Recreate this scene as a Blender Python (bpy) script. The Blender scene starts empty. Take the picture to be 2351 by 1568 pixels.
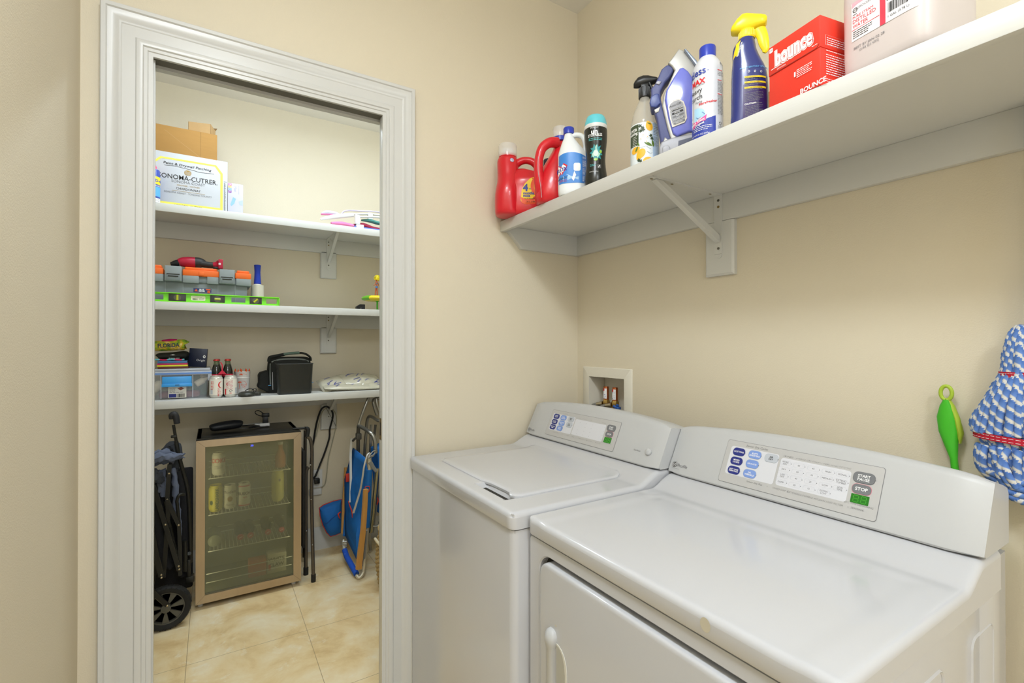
import bpy, bmesh, math, random
from mathutils import Vector, Matrix
import numpy as np
random.seed(7)
PI = math.pi
C = bpy.context.scene.collection
S = bpy.context.scene
def deg(a): return a * PI / 180

# ------------------------------------------------------------------ camera
FPX = 1107.86
cam_d = bpy.data.cameras.new('camera'); cam_d.sensor_width = 36; cam_d.lens = FPX * 36 / 2351
cam_d.clip_start = 0.02
cam = bpy.data.objects.new('camera', cam_d); C.objects.link(cam)
cam.location = (0, 0, 1.3174)
cam.rotation_euler = (deg(90.309), deg(0.0), deg(-31.843))
S.camera = cam
# ------------------------------------------------------------------ colour, world, lights
S.view_settings.view_transform = 'Standard'; S.view_settings.look = 'None'
S.view_settings.gamma = 1; S.view_settings.use_curve_mapping = False
S.view_settings.exposure = 0.37
w = bpy.data.worlds.new('world'); S.world = w; w.use_nodes = True
w.node_tree.nodes['Background'].inputs[0].default_value = (1, 0.95, 0.88, 1)
w.node_tree.nodes['Background'].inputs[1].default_value = 0.0

def area(name, loc, size, power, col, rot=(0, 0, 0), shape='DISK', size_y=None):
    l = bpy.data.lights.new(name, 'AREA'); l.shape = shape; l.size = size
    if size_y: l.size_y = size_y
    l.energy = power; l.color = col
    o = bpy.data.objects.new(name, l); C.objects.link(o); o.location = loc; o.rotation_euler = rot
    return o
LAUNDRY_LAMP = ((0.02, 0.30, 2.66), 0.36, 12.0, (0.86, 0.93, 1.0))
HALL_FILL_LAMP = ((0.12, -1.0, 2.66), 0.40, 13.0, (0.86, 0.93, 1.0))  # added, unseen lamp that fills the room from behind the camera
CLOSET_LAMP = ((0.45, 2.50, 2.69), 1.3, 10.0, (0.78, 0.90, 1.0))
area('laundry_lamp_light', *LAUNDRY_LAMP)
area('hall_fill_light', *HALL_FILL_LAMP)
for n_, s_, e_ in (('laundry_fill_glow', LAUNDRY_LAMP, 6.5), ('hall_fill_glow', HALL_FILL_LAMP, 12.0)):     # added point lights that brighten ceiling and walls around the lamps
    l_ = bpy.data.lights.new(n_, 'POINT'); l_.energy = e_; l_.color = s_[3]; l_.shadow_soft_size = 0.15
    o_ = bpy.data.objects.new(n_, l_); C.objects.link(o_); o_.location = (s_[0][0], s_[0][1], 2.47)
area('closet_lamp_light', *CLOSET_LAMP, (0, 0, 0), 'RECTANGLE', 0.12)
for x_ in (0.05, 0.85):     # added point lights that brighten the upper closet walls
    l_ = bpy.data.lights.new('closet_fill_light', 'POINT'); l_.energy = 5.8; l_.color = (0.78, 0.90, 1.0); l_.shadow_soft_size = 0.06
    o_ = bpy.data.objects.new('closet_fill_light', l_); C.objects.link(o_); o_.location = (x_, 2.45, 2.62)
# added fill light behind the camera, set in an assumed doorway
area('rear_fill_light', (0.26, -2.0, 1.25), 0.9, 9.0, (0.90, 0.95, 1.0), (deg(90), 0, 0), 'RECTANGLE', 2.0)

# ------------------------------------------------------------------ materials
def lin(c):
    return tuple((x / 12.92 if x <= 0.04045 else ((x + 0.055) / 1.055) ** 2.4) for x in c)
def rgb(h):
    if isinstance(h, str):
        h = h.lstrip('#'); h = tuple(int(h[i:i + 2], 16) / 255 for i in (0, 2, 4))
    return lin(h)
MATS = {}
def mat(name, col, rough=0.5, metal=0.0, var=0.04, scale=30, bump=0.0, bscale=200, spec=0.5, alpha=1.0,
        trans=0.0, ior=1.45, coat=0.0, emis=None, estr=0.0, stretch=None, sub=0.0):
    """procedural material: base colour with a little noise variation and optional bump"""
    if name in MATS: return MATS[name]
    m = bpy.data.materials.new(name); m.use_nodes = True
    nt = m.node_tree; b = nt.nodes['Principled BSDF']
    c = rgb(col)
    tc = nt.nodes.new('ShaderNodeTexCoord')
    src = tc.outputs['Object']
    if stretch:
        mp = nt.nodes.new('ShaderNodeMapping'); mp.inputs['Scale'].default_value = stretch
        nt.links.new(src, mp.inputs['Vector']); src = mp.outputs['Vector']
    if var > 0:
        n = nt.nodes.new('ShaderNodeTexNoise'); n.inputs['Scale'].default_value = scale
        n.inputs['Detail'].default_value = 4
        nt.links.new(src, n.inputs['Vector'])
        r = nt.nodes.new('ShaderNodeMix'); r.data_type = 'RGBA'
        nt.links.new(n.outputs['Fac'], r.inputs['Factor'])
        r.inputs['A'].default_value = (*[max(0, x * (1 - var)) for x in c], 1)
        r.inputs['B'].default_value = (*[min(1, x * (1 + var)) for x in c], 1)
        nt.links.new(r.outputs['Result'], b.inputs['Base Color'])
    else:
        b.inputs['Base Color'].default_value = (*c, 1)
    b.inputs['Roughness'].default_value = rough
    b.inputs['Metallic'].default_value = metal
    b.inputs['Specular IOR Level'].default_value = spec
    b.inputs['IOR'].default_value = ior
    if alpha < 1: b.inputs['Alpha'].default_value = alpha
    if trans: b.inputs['Transmission Weight'].default_value = trans
    if coat: b.inputs['Coat Weight'].default_value = coat
    if sub:
        b.inputs['Subsurface Weight'].default_value = sub; b.inputs['Subsurface Radius'].default_value = (0.02, 0.02, 0.02)
        b.inputs['Subsurface Scale'].default_value = 0.5
    if emis:
        b.inputs['Emission Color'].default_value = (*rgb(emis), 1); b.inputs['Emission Strength'].default_value = estr
    if bump > 0:
        n2 = nt.nodes.new('ShaderNodeTexNoise'); n2.inputs['Scale'].default_value = bscale
        n2.inputs['Detail'].default_value = 3
        nt.links.new(src, n2.inputs['Vector'])
        bp = nt.nodes.new('ShaderNodeBump'); bp.inputs['Strength'].default_value = bump
        bp.inputs['Distance'].default_value = 0.002
        nt.links.new(n2.outputs['Fac'], bp.inputs['Height']); nt.links.new(bp.outputs['Normal'], b.inputs['Normal'])
    MATS[name] = m
    return m

WALL = mat('wall_paint', '#dbd1bb', 0.55, var=0.015, scale=3, bump=0.25, bscale=350, spec=0.25)
CEIL = mat('ceiling_paint', '#ebe8e0', 0.8, var=0.01)
TRIM = mat('trim_paint', '#cfcfcc', 0.28, var=0.012, scale=8, bump=0.03, bscale=60)
SHELFP = mat('shelf_paint', '#d2d2ce', 0.38, var=0.015, scale=6, bump=0.08, bscale=40, stretch=(1, 1, 6))
WHITE_EN = mat('white_enamel', '#c5c6ca', 0.16, var=0.006, scale=4, coat=0.3)
WHITE_PL = mat('white_appliance_plastic', '#bfc0c1', 0.35, var=0.01)
PANEL = mat('control_panel_grey', '#bcbbba', 0.35, var=0.01)
PANELW = mat('control_panel_white', '#d6d7dd', 0.4, var=0.0)
DARKGAP = mat('dark_gap', '#2b2924', 0.8, var=0.05)
BLACK = mat('black_plastic', '#17181a', 0.35, var=0.1)
INK = mat('black_ink', '#2a2826', 0.6, var=0)
INKG = mat('grey_ink', '#77777a', 0.6, var=0)
WHITEINK = mat('white_ink', '#f4f4f4', 0.5, var=0)
RED = mat('red_ink', '#d8232c', 0.45, var=0)
NAVY = mat('navy_button', '#27307f', 0.4, var=0.02)
LBLUE = mat('light_blue_button', '#7d9ad9', 0.4, var=0.02)
GREYB = mat('grey_button', '#bdc2ca', 0.4, var=0.02)
DGREYB = mat('dark_grey_button', '#74767a', 0.4, var=0.02)
WHITEP = mat('white_plastic', '#dadad8', 0.3, var=0.01)
ALU = mat('aluminium', '#b9bbbd', 0.25, 1.0, var=0.05)
STEEL = mat('brushed_steel', '#b3a187', 0.36, 1.0, var=0.08, scale=40, stretch=(1, 1, 0.2))

# ------------------------------------------------------------------ mesh builder
_fc = {}
def font_mesh(s, bold=0.0, res=2):
    k = (s, bold, res)
    if k in _fc: return _fc[k]
    cu = bpy.data.curves.new('t', 'FONT'); cu.body = s; cu.resolution_u = res; cu.offset = bold
    cu.align_x = 'LEFT'
    o = bpy.data.objects.new('t', cu)
    me = bpy.data.meshes.new_from_object(o)
    vs = [(v.co.x, v.co.y) for v in me.vertices]; fs = [tuple(p.vertices) for p in me.polygons]
    bpy.data.meshes.remove(me); bpy.data.objects.remove(o); bpy.data.curves.remove(cu)
    _fc[k] = (vs, fs)
    return _fc[k]

def plane_map(o, u, v, n=None):
    o, u, v = Vector(o), Vector(u).normalized(), Vector(v).normalized()
    n = u.cross(v)
    return lambda a, b, h=0.0: o + u * a + v * b + n * h
def rrect(x0, x1, y0, y1, r, n=5):
    r = min(r, abs(x1 - x0) / 2 - 1e-6, abs(y1 - y0) / 2 - 1e-6); p = []
    for cx, cy, a in ((x1 - r, y0 + r, -90), (x1 - r, y1 - r, 0), (x0 + r, y1 - r, 90), (x0 + r, y0 + r, 180)):
        for i in range(n + 1):
            t = deg(a + 90 * i / n); p.append((cx + r * math.cos(t), cy + r * math.sin(t)))
    return p
def ellipse(cx, cy, rx, ry, n=20, a0=0, a1=360):
    full = a1 - a0 == 360
    return [(cx + rx * math.cos(deg(a0 + (a1 - a0) * i / (n if full else n - 1))), cy + ry * math.sin(deg(a0 + (a1 - a0) * i / (n if full else n - 1)))) for i in range(n)]

class B:
    def __init__(s): s.v = []; s.f = []; s.m = []; s.sm = []; s.mats = []; s.T = Matrix.Identity(4)
    def mi(s, m):
        if m not in s.mats: s.mats.append(m)
        return s.mats.index(m)
    def add(s, vs, fs, m, smooth=True):
        o = len(s.v); k = s.mi(m)
        s.v += [s.T @ Vector(p) for p in vs]
        for f in fs: s.f.append(tuple(o + i for i in f)); s.m.append(k); s.sm.append(smooth)
        return s
    def bm(s, bm_, m, smooth=True):
        bm_.verts.index_update()
        s.add([v.co.copy() for v in bm_.verts], [tuple(v.index for v in f.verts) for f in bm_.faces], m, smooth); bm_.free(); return s
    def box(s, x0, x1, y0, y1, z0, z1, m, bev=0.0, seg=2, axes=None, smooth=None):
        b = bmesh.new(); bmesh.ops.create_cube(b, size=1)
        for v in b.verts: v.co = Vector((x0 + (v.co.x + .5) * (x1 - x0), y0 + (v.co.y + .5) * (y1 - y0), z0 + (v.co.z + .5) * (z1 - z0)))
        if bev > 0:
            es = b.edges
            if axes is not None:
                es = [e for e in b.edges if 'xyz'[max(range(3), key=lambda i: abs((e.verts[0].co - e.verts[1].co)[i]))] in axes]
            bmesh.ops.bevel(b, geom=list(es), offset=bev, segments=seg, profile=0.5, affect='EDGES')
        return s.bm(b, m, bev > 0 if smooth is None else smooth)
    def lathe(s, prof, m, n=28, o=(0, 0, 0), sx=1, sy=1, cap=True):
        vs = []; fs = []
        for r, z in prof:
            for i in range(n):
                a = 2 * PI * i / n; vs.append((o[0] + r * sx * math.cos(a), o[1] + r * sy * math.sin(a), o[2] + z))
        for j in range(len(prof) - 1):
            for i in range(n):
                k = (i + 1) % n; fs.append((j * n + i, j * n + k, (j + 1) * n + k, (j + 1) * n + i))
        if cap:
            if prof[0][0] > 1e-5: fs.append(tuple(range(n - 1, -1, -1)))
            if prof[-1][0] > 1e-5: fs.append(tuple((len(prof) - 1) * n + i for i in range(n)))
        return s.add(vs, fs, m)
    def loft(s, rings, m, cap=True, smooth=True, closed=False):
        n = len(rings[0]); vs = [p for r in rings for p in r]; fs = []
        R = len(rings)
        for j in range(R if closed else R - 1):
            for i in range(n):
                k = (i + 1) % n; q = (j + 1) % R; fs.append((j * n + i, j * n + k, q * n + k, q * n + i))
        if cap and not closed: fs.append(tuple(range(n - 1, -1, -1))); fs.append(tuple((R - 1) * n + i for i in range(n)))
        return s.add(vs, fs, m, smooth)
    def tube(s, pts, r, m, n=10, smooth=0, closed=False, flat=1.0, cap=True):
        P = [Vector(p) for p in pts]
        rr = list(r) if isinstance(r, (list, tuple)) else [r] * len(P)
        if smooth:
            Q = []; RR = []; N = len(P); rng = N if closed else N - 1
            for i in range(rng):
                g = (lambda j: P[j % N]) if closed else (lambda j: P[max(0, min(N - 1, j))])
                p0, p1, p2, p3 = g(i - 1), g(i), g(i + 1), g(i + 2)
                for k in range(smooth):
                    t = k / smooth
                    Q.append(0.5 * ((2 * p1) + (p2 - p0) * t + (2 * p0 - 5 * p1 + 4 * p2 - p3) * t * t + (3 * p1 - p0 - 3 * p2 + p3) * t ** 3))
                    RR.append(rr[i] * (1 - t) + rr[(i + 1) % N] * t)
            if not closed: Q.append(P[-1]); RR.append(rr[-1])
            P, rr = Q, RR
        N = len(P); rings = []; up = None
        for i in range(N):
            if closed: t = P[(i + 1) % N] - P[i - 1]
            else: t = P[min(i + 1, N - 1)] - P[max(i - 1, 0)]
            if t.length < 1e-9: t = Vector((0, 0, 1))
            t.normalize()
            if up is None:
                up = Vector((0, 0, 1)) if abs(t.z) < 0.9 else Vector((0, 1, 0))
            a = (up - t * up.dot(t))
            if a.length < 1e-6: a = t.orthogonal()
            a.normalize(); b = t.cross(a); up = a
            rings.append([P[i] + a * (rr[i] * math.cos(2 * PI * k / n)) + b * (rr[i] * flat * math.sin(2 * PI * k / n)) for k in range(n)])
        return s.loft(rings, m, cap, True, closed)
    def ribbon(s, pts, w, th, m, side=(0, 1, 0), smooth=4):
        """flat strap: width w along 'side' made perpendicular to the path, thickness th"""
        P = [Vector(p) for p in pts]; Q = []
        N = len(P)
        for i in range(N - 1):
            g = lambda j: P[max(0, min(N - 1, j))]
            p0, p1, p2, p3 = g(i - 1), g(i), g(i + 1), g(i + 2)
            for k in range(smooth):
                t = k / smooth
                Q.append(0.5 * ((2 * p1) + (p2 - p0) * t + (2 * p0 - 5 * p1 + 4 * p2 - p3) * t * t + (3 * p1 - p0 - 3 * p2 + p3) * t ** 3))
        Q.append(P[-1]); rings = []
        for i, p in enumerate(Q):
            t = (Q[min(i + 1, len(Q) - 1)] - Q[max(i - 1, 0)]).normalized()
            a = Vector(side); a = (a - t * a.dot(t)).normalized(); b = t.cross(a)
            ww = w if not isinstance(w, (list, tuple)) else w[0] + (w[1] - w[0]) * i / (len(Q) - 1)
            rings.append([p + a * ww / 2 + b * th / 2, p - a * ww / 2 + b * th / 2, p - a * ww / 2 - b * th / 2, p + a * ww / 2 - b * th / 2])
        return s.loft(rings, m, True, False)
    def poly(s, pts, mp, m, h=0.0, h2=None):
        """flat polygon in the map's surface; with h2 it is extruded from h to h2"""
        vs = [mp(a, b, h if h2 is None else h2) for a, b in pts]; n = len(pts)
        fs = [tuple(range(n))]
        if h2 is not None:
            vs += [mp(a, b, h) for a, b in pts]
            fs += [(i, n + i, n + (i + 1) % n, (i + 1) % n) for i in range(n)]
            fs.append(tuple(range(2 * n - 1, n - 1, -1)))
        return s.add(vs, fs, m, False)
    def grid(s, a0, a1, b0, b1, mp, m, na=12, nb=8, h=0.0, f=None, smooth=True):
        vs = []; fs = []
        for j in range(nb + 1):
            for i in range(na + 1):
                a = a0 + (a1 - a0) * i / na; b = b0 + (b1 - b0) * j / nb
                if f: a, b = f(a, b)
                vs.append(mp(a, b, h))
        for j in range(nb):
            for i in range(na):
                k = j * (na + 1) + i; fs.append((k, k + 1, k + na + 2, k + na + 1))
        return s.add(vs, fs, m, smooth)
    def fan(s, pts, mp, m, h=0.0, rings=4):
        """polygon filled with concentric rings so that it follows a curved surface"""
        cx = sum(p[0] for p in pts) / len(pts); cy = sum(p[1] for p in pts) / len(pts); n = len(pts)
        vs = [mp(cx, cy, h)]; fs = []
        for j in range(1, rings + 1):
            t = j / rings; vs += [mp(cx + (p[0] - cx) * t, cy + (p[1] - cy) * t, h) for p in pts]
        for i in range(n): fs.append((0, 1 + i, 1 + (i + 1) % n))
        for j in range(rings - 1):
            for i in range(n):
                k = (i + 1) % n; fs.append((1 + j * n + i, 1 + (j + 1) * n + i, 1 + (j + 1) * n + k, 1 + j * n + k))
        return s.add(vs, fs, m, False)
    def text(s, t, x, y, size, mp, m, align='c', bold=0.0, h=0.0004, rot=0.0, sx=1.0, shear=0.0, width=None, res=2):
        vs, fs = font_mesh(t, bold, res)
        if not vs: return s
        x0 = min(p[0] for p in vs); x1 = max(p[0] for p in vs); W = x1 - x0
        k = size
        if width: sx = width / (W * k)
        ox = {'c': -(x0 + x1) / 2, 'l': -x0, 'r': -x1}[align]
        ca, sa = math.cos(rot), math.sin(rot); out = []
        for px, py in vs:
            a = (px + ox) * k * sx + py * k * shear; b = (py - 0.34) * k
            out.append(mp(x + a * ca - b * sa, y + a * sa + b * ca, h))
        return s.add(out, fs, m, False)
    def line(s, p, q, wd, mp, m, h=0.0004):
        p, q = Vector(p), Vector(q); d = (q - p).normalized(); n = Vector((-d.y, d.x)) * wd / 2
        return s.poly([tuple(p - n), tuple(q - n), tuple(q + n), tuple(p + n)], mp, m, h)
    def path(s, pts, wd, mp, m, h=0.0004):
        for a, b in zip(pts[:-1], pts[1:]): s.line(a, b, wd, mp, m, h)
        return s
    def ringp(s, outer, inner, mp, m, h=0.0004):
        n = len(outer); vs = [mp(a, b, h) for a, b in outer] + [mp(a, b, h) for a, b in inner]
        return s.add(vs, [(i, (i + 1) % n, n + (i + 1) % n, n + i) for i in range(n)], m, False)
    def frame(s, pts, wd, mp, m, h=0.0004):
        """closed outline of width wd"""
        cx = sum(p[0] for p in pts) / len(pts); cy = sum(p[1] for p in pts) / len(pts)
        inn = []
        for a, b in pts:
            d = math.hypot(a - cx, b - cy); inn.append((cx + (a - cx) * (1 - wd / d), cy + (b - cy) * (1 - wd / d)))
        return s.ringp(pts, inn, mp, m, h)
    def bars(s, x0, x1, y0, y1, mp, m, h=0.0004, n=22, seed=1):
        rnd = random.Random(seed); x = x0; u = (x1 - x0) / (n * 2.6)
        while x < x1 - u * 2:
            wd = u * rnd.choice((1, 1, 2, 3)); s.poly([(x, y0), (x + wd, y0), (x + wd, y1), (x, y1)], mp, m, h)
            x += wd + u * rnd.choice((1, 1, 2))
        return s
    def lines(s, x0, x1, ytop, n, gap, wd, mp, m, h=0.0004, seed=3, ang=0.0):
        """rows of small illegible print: runs of short dashes like words"""
        rnd = random.Random(seed)
        for j in range(n):
            y = ytop - j * gap; x = x0; end = x1 - (rnd.random() * 0.25 * (x1 - x0) if j % 3 == 2 or j == n - 1 else 0)
            while x < end:
                L = min(rnd.uniform(1.2, 4.5) * wd * 1.5, end - x)
                if L > wd * 0.4: s.poly([(x, y - wd / 2), (x + L, y - wd / 2 + ang * L), (x + L, y + wd / 2 + ang * L), (x, y + wd / 2)], mp, m, h)
                x += L + wd * 0.9
        return s
    def build(s, name, parent=None, world=False, sub=0, solid=0.0, bev=0.0):
        me = bpy.data.meshes.new(name)
        vs = s.v
        if world and parent is not None:
            inv = PM[parent.name].inverted(); vs = [inv @ p for p in vs]
        me.from_pydata([tuple(p) for p in vs], [], s.f)
        for m in s.mats: me.materials.append(m)
        me.polygons.foreach_set('material_index', s.m); me.polygons.foreach_set('use_smooth', s.sm)
        me.update()
        try: me.set_sharp_from_angle(angle=deg(38))
        except Exception: pass
        o = bpy.data.objects.new(name, me); C.objects.link(o)
        if parent is not None: o.parent = parent; PM[o.name] = PM[parent.name].copy()
        else: PM[o.name] = Matrix.Identity(4)
        if solid:
            md = o.modifiers.new('solid', 'SOLIDIFY'); md.thickness = solid; md.offset = 0
        if bev:
            md = o.modifiers.new('bevel', 'BEVEL'); md.width = bev; md.segments = 2; md.limit_method = 'ANGLE'
        if sub:
            md = o.modifiers.new('sub', 'SUBSURF'); md.levels = sub; md.render_levels = sub
        return o
PM = {}
def thing(name, label, cat, loc=(0, 0, 0), rotz=0.0, group=None):
    o = bpy.data.objects.new(name, None); C.objects.link(o)
    o.location = loc; o.rotation_euler = (0, 0, rotz); o.empty_display_size = 0.05
    PM[o.name] = Matrix.Translation(Vector(loc)) @ Matrix.Rotation(rotz, 4, 'Z')
    return tag(o, label, cat, group)
def tag(o, label, cat, group=None):
    o['label'] = label; o['category'] = cat
    if group: o['group'] = group
    return o
def struct(o): o['kind'] = 'structure'; return o
def face_cam(x, y, rel=0.0):
    """rotation about z that turns an item's front (-Y) towards the doorway viewer, plus rel"""
    return -math.atan2(x, y) + deg(rel)
def grab(root, label, loc=None, rotz=None, group=None):
    """copy a thing with its parts and sub-parts"""
    r = root.copy(); C.objects.link(r)
    if loc is not None: r.location = loc
    if rotz is not None: r.rotation_euler = (0, 0, rotz)
    if label: r['label'] = label
    if group: r['group'] = group
    for ch in list(root.children):
        c = ch.copy(); C.objects.link(c); c.parent = r
        for g in list(ch.children):
            d = g.copy(); C.objects.link(d); d.parent = c
    return r

class Body:
    """bottle body: superellipse sections (z, cx, hx, hy, n) stacked in z, with a map of its front"""
    def __init__(s, secs): s.s = secs
    def at(s, z):
        S_ = s.s
        if z <= S_[0][0]: return S_[0][1:]
        for a, b in zip(S_[:-1], S_[1:]):
            if z <= b[0]:
                t = (z - a[0]) / max(1e-9, b[0] - a[0]); return tuple(a[i] + (b[i] - a[i]) * t for i in range(1, 5))
        return S_[-1][1:]
    def ring(s, z, n=36, cx=None):
        c, hx, hy, e = s.at(z); out = []
        for i in range(n):
            a = 2 * PI * i / n; ca, sa = math.cos(a), math.sin(a)
            out.append((c + hx * math.copysign(abs(ca) ** (2 / e), ca), hy * math.copysign(abs(sa) ** (2 / e), sa), z))
        return out
    def mesh(s, b, m, n=36, step=None, cap=True):
        zs = [q[0] for q in s.s]; ZZ = []
        if step:
            for a, c in zip(zs[:-1], zs[1:]):
                k = max(1, int(round((c - a) / step)));
                ZZ += [a + (c - a) * i / k for i in range(k)]
            ZZ.append(zs[-1])
        else: ZZ = zs
        b.loft([s.ring(z, n) for z in ZZ], m, cap); return b
    def front(s, x, z, h=0.0):
        c, hx, hy, e = s.at(z); t = min(0.995, abs(x - c) / hx)
        return Vector((x, -hy * (1 - t ** e) ** (1 / e) - 0.0004 - h, z))
    def arc(s, u, z, h=0.0):
        c, hx, hy, e = s.at(z); a = u / hx
        return Vector((c + (hx + 0.0004 + h) * math.sin(a), -(hy + 0.0004 + h) * math.cos(a), z))
def smoothsecs(secs, k=4):
    """Catmull-Rom resampling of Body sections"""
    out = []; N = len(secs)
    for i in range(N - 1):
        g = lambda j: secs[max(0, min(N - 1, j))]
        p0, p1, p2, p3 = g(i - 1), g(i), g(i + 1), g(i + 2)
        for q in range(k):
            t = q / k; out.append(tuple(0.5 * (2 * p1[c] + (p2[c] - p0[c]) * t + (2 * p0[c] - 5 * p1[c] + 4 * p2[c] - p3[c]) * t * t + (3 * p1[c] - p0[c] - 3 * p2[c] + p3[c]) * t ** 3) for c in range(5)))
    out.append(tuple(secs[-1]))
    o2 = [out[0]]
    for q in out[1:]:
        if q[0] > o2[-1][0] + 1e-5: o2.append(q)
    return o2
def round_secs(prof, k=3): return smoothsecs([(z, 0, r, r, 2) for r, z in prof], k)
# ------------------------------------------------------------------ the room
WA = 1.65; WA2 = 1.73; WB = 1.364; H = 2.774; LW = -0.293; BACK = -2.05
CX0, CX1, CY1 = -0.75, 1.30, 3.30
OL, OR, OT = -0.141, 0.4975, 2.108           # doorway opening
# floor: travertine tiles
def floor_mat():
    m = bpy.data.materials.new('travertine_tiles'); m.use_nodes = True; nt = m.node_tree; N = nt.nodes; L = nt.links
    b = N['Principled BSDF']; tc = N.new('ShaderNodeTexCoord')
    n1 = N.new('ShaderNodeTexNoise'); n1.inputs['Scale'].default_value = 4.5; n1.inputs['Detail'].default_value = 12; n1.inputs['Roughness'].default_value = .62; n1.inputs['Distortion'].default_value = .35
    L.new(tc.outputs['Object'], n1.inputs['Vector'])
    r1 = N.new('ShaderNodeValToRGB'); e = r1.color_ramp.elements
    e[0].position = 0.30; e[0].color = (*rgb('#cfae78'), 1); e[1].position = 0.66; e[1].color = (*rgb('#f2e4c4'), 1)
    x = e.new(0.46); x.color = (*rgb('#e6cd9c'), 1)
    L.new(n1.outputs['Fac'], r1.inputs['Fac'])
    n2 = N.new('ShaderNodeTexNoise'); n2.inputs['Scale'].default_value = 9; n2.inputs['Detail'].default_value = 6; n2.inputs['Distortion'].default_value = .6; n2.inputs['Roughness'].default_value = .65
    L.new(tc.outputs['Object'], n2.inputs['Vector'])
    r2 = N.new('ShaderNodeValToRGB'); r2.color_ramp.elements[0].position = 0.58; r2.color_ramp.elements[1].position = 0.66
    r2.color_ramp.elements[0].color = (0, 0, 0, 1); r2.color_ramp.elements[1].color = (1, 1, 1, 1)
    L.new(n2.outputs['Fac'], r2.inputs['Fac'])
    mx = N.new('ShaderNodeMix'); mx.data_type = 'RGBA'; mx.inputs['B'].default_value = (*rgb('#f1e8d4'), 1)
    sc = N.new('ShaderNodeMath'); sc.operation = 'MULTIPLY'; sc.inputs[1].default_value = 0.55
    L.new(r2.outputs['Color'], sc.inputs[0]); L.new(sc.outputs[0], mx.inputs['Factor']); L.new(r1.outputs['Color'], mx.inputs['A'])
    sep = N.new('ShaderNodeSeparateXYZ'); L.new(tc.outputs['Object'], sep.inputs[0])
    masks = []
    for ax, off in (('X', 0.373), ('Y', 2.389)):
        a = N.new('ShaderNodeMath'); a.operation = 'SUBTRACT'; L.new(sep.outputs[ax], a.inputs[0]); a.inputs[1].default_value = off - 0.4615 * 20
        d = N.new('ShaderNodeMath'); d.operation = 'MODULO'; L.new(a.outputs[0], d.inputs[0]); d.inputs[1].default_value = 0.4615
        c = N.new('ShaderNodeMath'); c.operation = 'COMPARE'; L.new(d.outputs[0], c.inputs[0]); c.inputs[1].default_value = 0.0; c.inputs[2].default_value = 0.0022
        masks.append(c)
    mm = N.new('ShaderNodeMath'); mm.operation = 'MAXIMUM'; L.new(masks[0].outputs[0], mm.inputs[0]); L.new(masks[1].outputs[0], mm.inputs[1])
    m2 = N.new('ShaderNodeMix'); m2.data_type = 'RGBA'; L.new(mm.outputs[0], m2.inputs['Factor']); L.new(mx.outputs['Result'], m2.inputs['A']); m2.inputs['B'].default_value = (*rgb('#a99370'), 1)
    L.new(m2.outputs['Result'], b.inputs['Base Color'])
    b.inputs['Roughness'].default_value = 0.38
    bp = N.new('ShaderNodeBump'); bp.inputs['Strength'].default_value = 0.25; bp.inputs['Distance'].default_value = 0.002; bp.invert = True
    L.new(mm.outputs[0], bp.inputs['Height']); L.new(bp.outputs['Normal'], b.inputs['Normal'])
    return m
struct(B().box(CX0 - .1, WB + .15, BACK - .1, CY1 + .1, -0.05, 0.0, floor_mat()).build('floor'))
struct(B().box(LW - .1, WB + .1, BACK - .1, WA + 0.02, H, H + .08, CEIL).build('ceiling'))
struct(B().box(CX0 - .1, CX1 + .1, WA2 - .02, CY1 + .1, H, H + .08, CEIL).build('ceiling_closet'))
# back wall with the doorway
b = B(); b.box(CX0 - .1, OL - .012, WA, WA2, 0, H, WALL); b.box(OR + .024, WB + .1, WA, WA2, 0, H, WALL); b.box(OL - .012, OR + .024, WA, WA2, OT + .014, H, WALL)
struct(b.build('wall_back'))
# right wall with the recess of the washer outlet box
bx0, bx1, bz0, bz1 = 1.362, 1.569, 0.99, 1.182
b = B(); X0, X1 = WB, WB + .09
b.box(X0, X1, BACK, bx0, 0, H, WALL); b.box(X0, X1, bx1, WA, 0, H, WALL); b.box(X0, X1, bx0, bx1, 0, bz0, WALL); b.box(X0, X1, bx0, bx1, bz1, H, WALL)
b.box(X1, X1 + .02, BACK, WA, 0, H, WALL)
struct(b.build('wall_right'))
struct(B().box(LW - .1, LW, BACK, WA, 0, H, WALL, 0).build('wall_left'))
b = B(); b.box(LW, -0.19, BACK - .1, BACK, 0, H, WALL); b.box(0.71, WB, BACK - .1, BACK, 0, H, WALL); b.box(-0.19, 0.71, BACK - .1, BACK, 2.25, H, WALL)  # unseen opening, set to match the added rear fill light
struct(b.build('wall_front'))
struct(B().box(CX0, CX1, CY1, CY1 + .1, 0, H, WALL).build('wall_closet_back'))
struct(B().box(CX0 - .1, CX0, WA2, CY1 + .1, 0, H, WALL).build('wall_closet_left'))
struct(B().box(CX1, CX1 + .1, WA2, CY1 + .1, 0, H, WALL).build('wall_closet_right'))
# baseboards
def baseboard(name, p0, p1, n):
    p0, p1, n = Vector((*p0, 0)), Vector((*p1, 0)), Vector((*n, 0))
    prof = [(0, 0), (.015, 0), (.015, .105), (.011, .112), (.011, .122), (.006, .130), (.003, .142), (0, .142)]
    b = B(); b.loft([[p + n * t + Vector((0, 0, z)) for t, z in prof] for p in (p0, p1)], TRIM, True, False)
    return struct(b.build(name))
baseboard('baseboard_closet_back', (CX0, CY1), (CX1, CY1), (0, -1))
baseboard('baseboard_closet_right', (CX1, WA2), (CX1, CY1), (-1, 0))
baseboard('baseboard_back', (0.617, WA), (WB, WA), (0, -1))
baseboard('baseboard_left', (LW, BACK), (LW, WA), (1, 0))
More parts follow.
